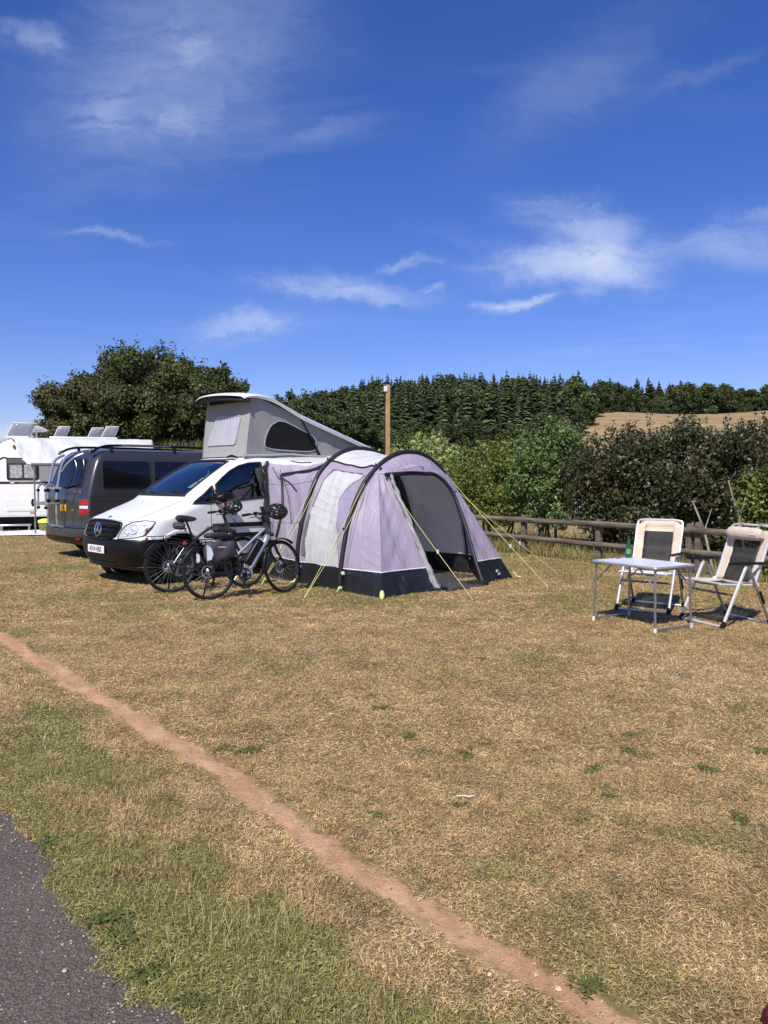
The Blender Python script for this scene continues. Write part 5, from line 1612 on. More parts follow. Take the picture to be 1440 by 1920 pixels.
    for seg in (1,):
        MB().grid([[tent_pt(seg, u, i, -0.03) for u in np.linspace(0.03, 0.97, 16)] for i in np.linspace(10.4, 15.0, 24)]).build('inner_lining', LIT_LINER, root)
    MB().grid([[tent_pt(0, u, i, -0.03) for u in np.linspace(0.1, 0.97, 16)] for i in np.linspace(9.0, 15.0, 24)]).build('inner_lining', fabric('shaded_liner', (0.035, 0.033, 0.037), 0.05, 0.7, 0.5), root)  # tunnel lining near black, its shade put into the colour
    pts = [V(prof(HALF_A, i)[0] - 0.05 * (1 if i > 8 else -1), -1.14, prof(HALF_A, i)[1] - 0.06) for i in np.linspace(8.5, 15.7, 36)]
    mb = MB(); mb.tube(pts, 0.075, 8); mb.build('arch_sleeve', SKIRT, root)
    rows = [[V(a, -b, 0.016 + 0.004 * math.sin(a * 7 + b * 9)) for a in np.linspace(-0.2, 2.25, 22)] for b in np.linspace(0.2, 2.55, 14)]
    gs = MB(); gs.grid(rows)
    gs.grid([[V(0.60 + (1.02 + 0.05 * math.sin(b * 9)) * u, -b, 0.018 + 0.006 * math.sin(u * 9 + b * 17)) for u in np.linspace(0, 1, 14)] for b in np.linspace(2.5, 3.28, 10)])
    gs.build('groundsheet', mat('dark_groundsheet', (0.045, 0.045, 0.05), 0.6, vary=0.2, bump=0.5, bscale=8), root)
    for (p, q) in (((0.62, -2.9, 0.02), (0.66, -3.2, 0.02)), ((1.40, -2.9, 0.02), (1.62, -3.3, 0.02))):
        mb = MB(); mb.ell(((p[0] + q[0]) / 2, (p[1] + q[1]) / 2, 0.03), (0.13, 0.17, 0.03), rot=Matrix.Rotation(0.7, 3, 'Z')); mb.build('skirt_fold', SKIRT, root)
    for k in range(2):
        p = fr(0.17) + V(-0.36 + 0.07 * k, -0.10 + 0.015 * k, -0.02 - 0.05 * k)
        mb = MB(); mb.box(p, (0.07, 0.008, 0.035), Matrix.Rotation(0.2, 3, 'Z')); mb.build('maker_mark', PIPE, root)
    # guy ropes and pegs
    def rope(p0, g, two=True):
        e = tent_local(*g, 0.02)
        for k in range(2 if two else 1):
            s = V(p0) + V(0.0, -0.02 * k, -0.10 * k)
            mid = (s + e) / 2 + V(0.015 * k, -0.02 * k, -0.015)
            mb = MB(); mb.tube(smooth_path([s, mid, e], 8), 0.0036, 5); mb.build('guy_rope', YELLOW_CORD, root)
        q = V(p0) * 0.36 + e * 0.64
        mb = MB(); mb.box(q, (0.02, 0.02, 0.05)); mb.build('rope_slider', PIPE, root)
        mb = MB(); mb.tube([e + V(0, 0, 0.05), e + V(0.02, -0.02, -0.05)], 0.006, 6); mb.build('peg', mat('peg_steel', (0.35, 0.35, 0.35), 0.4, 0.8), root)
    rope(FLt + V(0.03, -0.06, -0.12), (1.11, 9.53), False)
    a, z = prof(HALF_B, 11.6); rope(V(a + 0.03, -2.23, z), (2.29, 10.66), False)
    a, z = prof(HALF_B, 12.0); rope(V(a + 0.03, -2.18, z), (2.75, 12.1), False)
    a, z = prof(HALF_B, 4.2); rope(V(a - 0.04, -2.23, z), (-1.01, 9.53))
    a, z = prof(HALF_A, 4.0); rope(V(a - 0.04, -1.17, z), (-1.73, 10.66))
    for c in (FLb, FRb, V(-0.34, -2.2, 0), V(-0.24, -1.14, 0)):
        d = unit(V(c[0] - CEN, (c[1] + 1.6) * 1.0, 0))
        mb = MB(); mb.tube([c + V(0, 0, 0.10), c + d * 0.03 + V(0, 0, 0.06), c + d * 0.07 + V(0, 0, 0.012)], [0.012, 0.020, 0.016], 6, flat=((d[1], -d[0], 0), 1.6))
        mb.tube([c + d * 0.05 + V(0, 0, 0.03), c + d * 0.12 + V(0, 0, 0.012)], [0.018, 0.014], 6); mb.build('peg_tab', YELLOW_CORD, root)

awning_tent()

# ------------------------------------------------------------------ bicycles
def bike_wheel(parent, c, ax, name='wheel', rotor=True, seed=0):
    """700c wheel: rim as the part, tyre, spokes, hub and disc below it"""
    c = V(*c); ax = unit(ax)
    mb = MB(); mb.torus(c, ax, 0.315, 0.010, 56, 8, rz=0.012)
    w = mb.build(name, mat('bike_rim', (0.10, 0.10, 0.11), 0.35, 0.6), parent)
    mb = MB(); mb.torus(c, ax, 0.335, 0.021, 64, 10); mb.build('tyre', RUBBER, w)
    mb = MB()
    for sg in (-1, 1):
        mb.torus(c + ax * 0.016 * sg, ax, 0.332, 0.0035, 64, 5)
    mb.build('reflective_band', mat('reflex_band', (0.55, 0.57, 0.58), 0.3, 0.4), w)
    u = unit(np.cross(ax, (0, 0, 1.0))); v = np.cross(ax, u)
    mb = MB()
    for k in range(28):
        a = 2 * math.pi * k / 28; off = 0.35 * (1 if k % 4 < 2 else -1)
        d = u * math.cos(a) + v * math.sin(a); e = u * math.cos(a + off) + v * math.sin(a + off)
        mb.tube([c + e * 0.025 + ax * 0.03 * (1 if k % 2 else -1), c + d * 0.31], 0.0014, 4, cap=False)
    mb.build('spokes', mat('spoke_steel', (0.30, 0.30, 0.31), 0.35, 0.8), w)
    mb = MB(); mb.lathe([(0.012, -0.065), (0.02, -0.04), (0.032, -0.035), (0.02, -0.02), (0.02, 0.02), (0.032, 0.035), (0.02, 0.04), (0.012, 0.065)], 14, c, ax); mb.build('hub', BLACK_PLASTIC, w)
    if rotor:
        mb = MB(); mb.torus(c + ax * 0.045, ax, 0.075, 0.009, 30, 4, rz=0.0015)
        for k in range(5):
            a = 2 * math.pi * k / 5; mb.tube([c + ax * 0.045, c + ax * 0.045 + (u * math.cos(a) + v * math.sin(a)) * 0.07], 0.003, 4)
        mb.build('brake_disc', ALLOY, w)
    return w


def arc_guard(c, ax, r, a0, a1, wid, n=22):
    c = V(*c); ax = unit(ax); up = V(0, 0, 1.0); fw = unit(np.cross(up, ax)) * -1
    rows = []
    for a in np.linspace(a0, a1, n):
        d = fw * math.cos(a) + up * math.sin(a)
        rows.append([c + d * (r - 0.008) - ax * wid, c + d * (r + 0.004) - ax * wid * 0.6, c + d * (r + 0.007), c + d * (r + 0.004) + ax * wid * 0.6, c + d * (r - 0.008) + ax * wid])
    return MB().grid(rows)


def saddle(parent, p, ang=0.0):
    p = V(*p); rows = []
    for k in range(11):
        u = k / 10; x = 0.14 - 0.28 * u
        w = 0.022 + 0.055 * (sstep(u, 0.35, 0.95)) ; h = 0.020 + 0.018 * u + 0.01 * math.sin(u * 3)
        if k in (0, 10): w *= 0.55; h *= 0.4
        rows.append([p + V(x, w * math.copysign(abs(math.cos(b)) ** 0.8, math.cos(b)), 0.02 * u + h * math.sin(b) * (1 if math.sin(b) > 0 else 1.3)) for b in np.linspace(0, 2 * math.pi, 15)[:-1]])
    return MB().grid(rows, closed=True, cap=True).build('saddle', mat('saddle_black', (0.025, 0.025, 0.026), 0.45), parent)


def bicycle(name, label, loc, rz, lean, steer, kind):
    root = thing(name, label, 'bicycle', (*loc, 0.0), rz, 'bicycles leaning on their stands by the camper')
    root.rotation_euler = (lean, 0, rz)
    silver = kind == 'silver'
    FR = mat('silver_frame', (0.50, 0.52, 0.53), 0.25, 0.75, vary=0.05) if silver else mat('black_frame', (0.018, 0.019, 0.020), 0.3, coat=0.5)
    DK = mat('dark_green_frame', (0.030, 0.042, 0.038), 0.3, coat=0.4) if silver else FR
    r, wb = 0.356, 1.08
    hub_r, bb = V(0, 0, r), V(0.46, 0, 0.29)
    ht, hb = V(0.80, 0, 0.93), V(0.855, 0, 0.74)                         # head tube
    axis = unit(ht - hb)
    st = V(0.33, 0, 0.74) if silver else V(0.31, 0, 0.76)               # top of seat tube
    bike_wheel(root, hub_r, (0, 1, 0), 'rear_wheel')
    # frame
    mb = MB(); mb.tube([hb - axis * 0.02, ht + axis * 0.02], 0.026, 10); frm = mb.build('head_tube', DK, root)
    mb = MB(); mb.tube([bb, st], 0.020, 10); mb.build('seat_tube', DK, root)
    if silver:
        mb = MB(); mb.tube([hb + axis * 0.15, V(0.37, 0, 0.53)], 0.019, 10); mb.build('top_tube', FR, root)
        mb = MB(); mb.tube(smooth_path([hb + axis * 0.05, V(0.80, 0, 0.70), V(0.70, 0, 0.55), V(0.57, 0, 0.36)], 5), [0.03] + [0.046] * 6 + [0.038] * 8 + [0.03], 10); mb.build('down_tube', FR, root)
        mb = MB(); mb.box(V(0.625, 0, 0.575), (0.36, 0.085, 0.105), Matrix.Rotation(-0.95, 3, 'Y')); bt = mb.build('battery', BLACK_PLASTIC, root, bevel=0.015)
        mb = MB(); mb.tube([V(0.50, -0.045, 0.47), V(0.68, -0.045, 0.72)], 0.0015, 4); mb.build('battery_line', mat('line_grey', (0.25, 0.25, 0.26), 0.5), bt)
        mb = MB(); mb.lathe([(0.085, -0.05), (0.095, -0.03), (0.095, 0.03), (0.085, 0.05)], 20, bb + V(0.035, 0, 0.02), (0, 1, 0)); mb.build('motor', mat('motor_grey', (0.22, 0.23, 0.24), 0.4), root)
    else:
        mb = MB(); mb.tube(smooth_path([ht - axis * 0.03, V(0.58, 0, 0.855), V(0.335, 0, 0.70)], 5), 0.021, 10); mb.build('top_tube', FR, root)
        mb = MB(); mb.tube([hb + axis * 0.02, bb + V(0.03, 0, 0.02)], 0.034, 10); mb.build('down_tube', FR, root)
        mb = MB(); mb.box(V(0.67, 0, 0.60), (0.34, 0.075, 0.08), Matrix.Rotation(-0.80, 3, 'Y')); mb.build('battery', BLACK_PLASTIC, root, bevel=0.015)
        mb = MB(); mb.lathe([(0.08, -0.05), (0.09, 0.0), (0.08, 0.05)], 20, bb, (0, 1, 0)); mb.build('motor', BLACK_PLASTIC, root)
    for sg in (-1, 1):
        mb = MB(); mb.tube([bb + V(-0.03, sg * 0.035, 0), hub_r + V(0, sg * 0.07, 0)], 0.012, 8); mb.build('chain_stay', DK, root)
        mb = MB(); mb.tube([st + V(0.02, sg * 0.025, -0.09), hub_r + V(0, sg * 0.07, 0)], 0.009, 8); mb.build('seat_stay', DK, root)
    # seat
    sp = V(0.22, 0, 0.87) if silver else V(0.24, 0, 0.985)
    mb = MB(); mb.tube([st, sp - V(0, 0, 0.03)], 0.015, 8); mb.build('seat_post', BLACK_PLASTIC, root)
    saddle(root, sp)
    # crank set with chain ring, chain and pedals
    mb = MB(); mb.torus(bb + V(0, -0.06, 0), (0, 1, 0), 0.082, 0.006, 30, 6); mb.lathe([(0.03, -0.075), (0.03, -0.05)], 14, bb, (0, 1, 0))
    for k in range(5):
        a = 2 * math.pi * k / 5; mb.tube([bb + V(0, -0.06, 0), bb + V(0.08 * math.cos(a), -0.06, 0.08 * math.sin(a))], 0.006, 5)
    cr = mb.build('chain_ring', BLACK_PLASTIC, root)
    mb = MB()
    mb.tube([hub_r + V(0, -0.05, 0.035), bb + V(0, -0.06, 0.085)], 0.004, 4); mb.tube([hub_r + V(0.02, -0.05, -0.1), bb + V(0, -0.06, -0.085)], 0.004, 4); mb.build('chain', mat('chain_steel', (0.12, 0.11, 0.10), 0.4, 0.7), root)
    for sg, a in ((-1, -1.75), (1, 1.39)):
        e = bb + V(0.165 * math.cos(a), sg * 0.085, 0.165 * math.sin(a))
        mb = MB(); mb.tube([bb + V(0, sg * 0.07, 0), e], [0.014, 0.011], 8); mb.build('crank_arm', BLACK_PLASTIC, root)
        mb = MB(); mb.box(e + V(0, sg * 0.055, 0), (0.095, 0.09, 0.025)); mb.build('pedal', BLACK_MATT, root, bevel=0.006)
    mb = MB()
    for k in range(5):
        mb.torus(hub_r + V(0, -0.045 - 0.005 * k, 0), (0, 1, 0), 0.055 - 0.008 * k, 0.003, 24, 4)
    mb.build('cassette', ALLOY, root)
    mb = MB(); mb.tube([hub_r + V(0.0, -0.08, -0.03), hub_r + V(0.03, -0.08, -0.09), hub_r + V(0.01, -0.07, -0.16)], 0.014, 6); mb.lathe([(0.025, 0), (0.025, 0.01)], 12, hub_r + V(0.01, -0.08, -0.16), (0, 1, 0)); mb.build('derailleur', BLACK_PLASTIC, root)
    # stand, mudguards, carrier, lights
    mb = MB(); mb.tube([V(0.03, 0.08, 0.31), V(-0.01 if silver else 0.02, 0.19, 0.035 + 0.19 * abs(math.tan(lean)))], [0.013, 0.012], 8); mb.build('kickstand', BLACK_PLASTIC, root)
    arc_guard(hub_r, (0, 1, 0), 0.378, 0.25, 2.75, 0.028).build('mudguard', BLACK_PLASTIC, root)
    mb = MB()
    for sg in (-1, 1):
        mb.tube(smooth_path([V(0.30, sg * 0.04, 0.74), V(0.12, sg * 0.055, 0.765), V(-0.24, sg * 0.06, 0.765), V(-0.29, sg * 0.04, 0.77)], 4), 0.006, 6)
        mb.tube([V(-0.02, sg * 0.075, 0.36), V(-0.06, sg * 0.06, 0.765)], 0.006, 6); mb.tube([V(-0.02, sg * 0.075, 0.36), V(-0.22, sg * 0.06, 0.76)], 0.005, 6)
    for x in (-0.29, -0.1, 0.1):
        mb.tube([V(x, -0.05, 0.767), V(x, 0.05, 0.767)], 0.006, 6)
    mb.build('carrier', BLACK_PLASTIC, root)
    mb = MB(); mb.box(V(-0.30, 0, 0.735), (0.03, 0.075, 0.035)); mb.build('rear_light', mat('red_lens', (0.52, 0.012, 0.015), 0.15), root, bevel=0.006)
    # steered front end
    M = Matrix.Rotation(steer, 4, Vector(axis)); P0 = Vector(hb)
    T = lambda p: V(*(P0 + M @ (Vector(p) - P0)))
    Dv = lambda d: V(*(M @ Vector(d)))
    fh = T(V(1.06, 0, r))
    fh[2] = r + (0.0)
    bike_wheel(root, fh, Dv((0, 1, 0)), 'front_wheel')
    arc_guard(fh, Dv((0, 1, 0)), 0.378, 0.9, 3.35, 0.028).build('mudguard', BLACK_PLASTIC, root)
    crown = hb - axis * 0.04
    mb = MB()
    mb.tube([T(crown + V(0, -0.06, -0.005)), T(crown + V(0, 0.06, -0.005))], 0.022, 8)
    for sg in (-1, 1):
        mb.tube([T(crown + V(0, sg * 0.06, 0)), T(crown + V(0.06, sg * 0.062, -0.15)), fh + Dv((0, sg * 0.062, 0))], [0.020, 0.019, 0.014], 8)
    mb.build('fork', BLACK_PLASTIC, root)
    stm = ht + axis * 0.11
    mb = MB(); mb.tube([T(ht), T(stm)], 0.019, 8); mb.tube([T(stm - axis * 0.01), T(stm + V(0.06, 0, 0.03))], 0.018, 8); mb.build('stem', BLACK_PLASTIC, root)
    c = stm + V(0.06, 0, 0.035)
    bar = smooth_path([T(c + V(-0.10, 0.31, 0.025)), T(c + V(-0.06, 0.2, 0.025)), T(c + V(0, 0.07, 0.005)), T(c), T(c + V(0, -0.07, 0.005)), T(c + V(-0.06, -0.2, 0.025)), T(c + V(-0.10, -0.31, 0.025))], 5)
    mb = MB(); mb.tube(bar, 0.012, 8); hbj = mb.build('handlebar', BLACK_PLASTIC, root)
    for sg in (-1, 1):
        a, b = T(c + V(-0.063, sg * 0.205, 0.025)), T(c + V(-0.105, sg * 0.325, 0.025))
        mb = MB(); mb.tube([a, b], 0.018, 8); mb.build('grip', RUBBER, hbj)
        mb = MB(); mb.tube([T(c + V(-0.03, sg * 0.15, 0.01)), T(c + V(0.03, sg * 0.19, -0.01)), T(c + V(0.0, sg * 0.29, -0.01))], 0.006, 6); mb.build('brake_lever', BLACK_PLASTIC, hbj)
        mb = MB(); mb.box(T(c + V(-0.03, sg * 0.14, 0.03)), (0.05, 0.045, 0.04)); mb.build('shifter', BLACK_PLASTIC, hbj, bevel=0.01)
    mb = MB(); mb.box(T(c + V(0.0, 0.03, 0.06)), (0.015, 0.075, 0.10), Matrix.Rotation(steer, 3, 'Z') @ Matrix.Rotation(-0.5, 3, 'Y')); mb.build('display', mat('display_blue_black', (0.02, 0.025, 0.04), 0.15), root, bevel=0.008)
    mb = MB()
    for sg, q in ((1, 0.05), (-1, 0.03), (1, 0.08)):
        mb.tube(smooth_path([T(c + V(0.0, sg * 0.12, 0.01)), T(c + V(0.10, sg * 0.06, -0.06)), T(c + V(0.08 + q, 0, -0.20)), T(hb + V(0.03, 0, 0.02))], 6), 0.003, 5)
    mb.build('cables', BLACK_MATT, root)
    mb = MB(); mb.ell(T(hb + V(0.07, 0, 0.05)), (0.03, 0.028, 0.025)); mb.build('headlamp', BLACK_PLASTIC, root)
    bpy.context.view_layer.update()
    W = root.matrix_world
    return root, [W @ Vector(T(c + V(-0.09, sg * 0.27, 0.025))) for sg in (1, -1)], W

bike_near, bars_near, W_near = bicycle('bicycle', 'silver framed electric bicycle with dark pannier, nearer of the two', (-2.20, 9.67), R(35), R(-4.5), R(21), 'silver')
bike_far, bars_far, W_far = bicycle('bicycle', 'black framed electric bicycle with saddle bag, standing against the camper', (-2.86, 10.27), R(31), R(-4.5), R(14), 'black')

# saddle bag strapped under the far saddle, pannier hung on the near carrier
def rounded_bag(name, label, cat, W, rows, m, extra=None):
    t = thing(name, label, cat)
    t.matrix_world = W
    mb = MB(); mb.grid(rows, closed=True, cap=True); mb.build('bag_body', m, t)
    return t

def ring(c, rx, rz_, x, n=16, p=0.6):
    return [V(x, c[0] + rx * math.copysign(abs(math.cos(b)) ** p, math.cos(b)), c[1] + rz_ * math.copysign(abs(math.sin(b)) ** p, math.sin(b))) for b in np.linspace(0, 2 * math.pi, n + 1)[:-1]]

t = rounded_bag('saddle_bag', 'small dark grey saddle bag under the black bicycle saddle', 'bag', W_far,
                [ring((0, 0.905), 0.03, 0.03, 0.06), ring((0, 0.90), 0.05, 0.05, 0.09), ring((0, 0.895), 0.055, 0.055, 0.16), ring((0, 0.895), 0.05, 0.05, 0.205), ring((0, 0.895), 0.03, 0.03, 0.215)],
                mat('bag_grey', (0.045, 0.043, 0.050), 0.7, bump=0.3))
mb = MB(); mb.box((0.13, -0.058, 0.905), (0.10, 0.004, 0.008)); mb.build('trim', mat('trim_grey', (0.30, 0.29, 0.30), 0.5), t)
mb = MB(); mb.box((0.225, 0.0, 0.84), (0.02, 0.03, 0.05)); mb.build('tail_lamp', mat('red_lens'), t)
rows = []
for k in range(13):
    u = k / 12; x = -0.10 + 0.42 * u
    h = 0.135 - 0.03 * u - (0.06 if k in (0, 12) else 0.012 if k in (1, 11) else 0); d = 0.062 - (0.035 if k in (0, 12) else 0.01 if k in (1, 11) else 0)
    rows.append([V(x, -0.135 + d * math.copysign(abs(math.cos(b)) ** 0.6, math.cos(b)) + 0.008 * math.sin(u * 11 + b * 3), 0.60 + 0.03 * u + h * math.copysign(abs(math.sin(b)) ** 0.6, math.sin(b)) + 0.006 * math.sin(u * 17)) for b in np.linspace(0, 2 * math.pi, 19)[:-1]])
t = rounded_bag('pannier', 'dark purple grey pannier bag with pale reflective panel on the silver bicycle', 'bag', W_near, rows, mat('pannier_cloth', (0.050, 0.042, 0.056), 0.65, vary=0.2, bump=0.5, bscale=12))
mb = MB(); mb.prism([(-0.095, 0.70), (-0.04, 0.66), (-0.015, 0.58), (-0.04, 0.515), (-0.10, 0.50)], -0.200, -0.206, lambda a, b, d: (a, d, b)); mb.build('reflective_panel', mat('reflex_white', (0.62, 0.68, 0.78), 0.35), t)
mb = MB(); mb.prism([(-0.255, 0.60), (-0.22, 0.58), (-0.215, 0.51), (-0.235, 0.48), (-0.26, 0.49)], 0.08, 0.074, lambda a, b, d: (a + 0.07, d - 0.16, b)); mb.build('reflective_panel', mat('reflex_white'), t)
text_mesh('bag_lettering', 'TOPEAK', 0.030, mat('lettering_white', (0.7, 0.7, 0.7), 0.5), t, frame((0.10, -0.2035, 0.66), (1, 0, -0.05), (0.05, 0, 1), (0, -1, 0)), 1.0, 0.001)
rows = [ring((-0.02, 0.81), 0.03, 0.02, -0.05), ring((-0.02, 0.815), 0.08, 0.035, 0.0), ring((-0.02, 0.815), 0.085, 0.04, 0.2), ring((-0.02, 0.80), 0.05, 0.02, 0.27)]
t = rounded_bag('rack_bag', 'flat black bag on the carrier of the silver bicycle', 'bag', W_near, rows, mat('bag_black', (0.022, 0.022, 0.025), 0.7, bump=0.4, bscale=20))


def helmet(label, pos, rot):
    t = thing('helmet', label, 'helmet', pos, 0, 'cycle helmets hung on the handlebars')
    t.rotation_euler = rot
    mb = MB(); nu, nv = 40, 18
    idx = {}
    def P(i, j, s=1.0):
        a = 2 * math.pi * i / nu; th = 0.04 + (math.pi / 2 + 0.12) * j / nv
        return V(0.138 * s * math.sin(th) * math.cos(a), 0.105 * s * math.sin(th) * math.sin(a), 0.115 * s * math.cos(th))
    def vent(i, j):
        a = 2 * math.pi * (i + 0.5) / nu; y = math.sin(a) * math.sin(0.04 + 1.69 * (j + 0.5) / nv); x = math.cos(a) * math.sin(0.04 + 1.69 * (j + 0.5) / nv)
        lane = (y + 1.0) / 0.34; return 2 < j < 15 and abs(lane - round(lane)) < 0.27 and abs(x % 0.5 - 0.25) < 0.17
    for i in range(nu):
        for j in range(nv):
            if vent(i, j): continue
            ids = []
            for (p, q) in ((i, j), ((i + 1) % nu, j), ((i + 1) % nu, j + 1), (i, j + 1)):
                if (p, q) not in idx:
                    idx[(p, q)] = len(mb.v); mb.v.append(tuple(P(p, q)))
                ids.append(idx[(p, q)])
            mb.f.append(tuple(ids)); mb.m.append(0)
    mb.build('helmet_shell', mat('helmet_black', (0.016, 0.016, 0.018), 0.4, vary=0.2), t, sharp=60, solid=0.022)
    mb = MB(); mb.torus((0, 0, -0.005), (0, 0, 1), 0.118, 0.008, 36, 6); o = mb.build('helmet_rim', BLACK_MATT, t); o.scale = (1.1, 0.86, 1)
    mb = MB()
    for sg in (-1, 1):
        mb.tube(smooth_path([(0.06, sg * 0.085, 0), (0.02, sg * 0.07, -0.07), (0.0, 0.0, -0.14)], 5), 0.005, 5, flat=((1, 0, 0), 2))
        mb.tube(smooth_path([(-0.06, sg * 0.085, 0), (-0.01, sg * 0.07, -0.07), (0.0, 0.0, -0.14)], 5), 0.005, 5, flat=((1, 0, 0), 2))
    mb.build('strap', BLACK_MATT, t)
    return t

h1 = bars_far[1]; h2 = bars_near[1]
t = helmet('black cycle helmet with red rear tab hung between the two handlebars', (h1.x + 0.02, h1.y - 0.08, h1.z + 0.01), (R(38), R(-12), R(20)))
mb = MB(); mb.box((-0.115, 0, 0.06), (0.03, 0.05, 0.02)); mb.build('red_tab', mat('tab_red', (0.5, 0.04, 0.04), 0.4), t)
helmet('black vented cycle helmet hung on the right grip of the silver bicycle', (h2.x + 0.04, h2.y - 0.06, h2.z - 0.03), (R(78), R(8), R(25)))

# ------------------------------------------------------------------ table, chairs and what stands on them
def camp_table():
    t = thing('camping_table', 'white folding camping table with thin grey metal legs', 'table', (2.715, 8.06, 0), R(121.3))
    TOP = mat('table_white', (0.66, 0.68, 0.70), 0.35, vary=0.05, vscale=4)
    LEG = mat('table_leg', (0.34, 0.35, 0.36), 0.35, 0.75, vary=0.1)
    h = 0.66
    mb = MB(); mb.prism(round_poly([(-0.42, -0.30), (0.42, -0.30), (0.42, 0.30), (-0.42, 0.30)], 0.05, 4), h - 0.024, h, lambda a, b, d: (a, b, d)); mb.build('table_top', TOP, t, bevel=0.004)
    rim = [(a, b, h - 0.012) for a, b in dense_poly(round_poly([(-0.42, -0.30), (0.42, -0.30), (0.42, 0.30), (-0.42, 0.30)], 0.05, 4), 1)]
    mb = MB(); mb.tube(rim, 0.014, 8, closed=True); mb.build('table_rim', mat('rim_grey', (0.42, 0.43, 0.45), 0.35, 0.5), t)
    mb = MB(); mb.tube([(-0.40, 0, h - 0.030), (0.40, 0, h - 0.030)], 0.010, 6); mb.build('centre_rail', LEG, t)
    for sx in (-1, 1):
        x = sx * 0.385
        for sy in (-1, 1):
            mb = MB(); mb.tube([(x, sy * 0.262, h - 0.03), (x + sx * 0.02, sy * 0.275, 0.03)], 0.0125, 8); lg = mb.build('leg', LEG, t)
            mb = MB(); mb.lathe([(0.016, 0), (0.017, 0.05)], 10, (x + sx * 0.02, sy * 0.275, 0.0)); mb.build('foot_cap', WHITE_PLASTIC, lg)
            mb = MB(); mb.tube([(x + sx * 0.006, sy * 0.266, h - 0.22), (x - sx * 0.20, sy * 0.262, h - 0.035)], 0.008, 6); mb.build('brace', LEG, t)
        mb = MB(); mb.tube(smooth_path([(x + sx * 0.019, -0.275, 0.07), (x + sx * 0.02, -0.245, 0.034), (x + sx * 0.02, 0, 0.032), (x + sx * 0.02, 0.245, 0.034), (x + sx * 0.019, 0.275, 0.07)], 5), 0.0115, 8); mb.build('cross_bar', LEG, t)
        mb = MB(); mb.tube([(x, -0.262, h - 0.035), (x, 0.262, h - 0.035)], 0.0115, 8); mb.build('cross_bar', LEG, t)

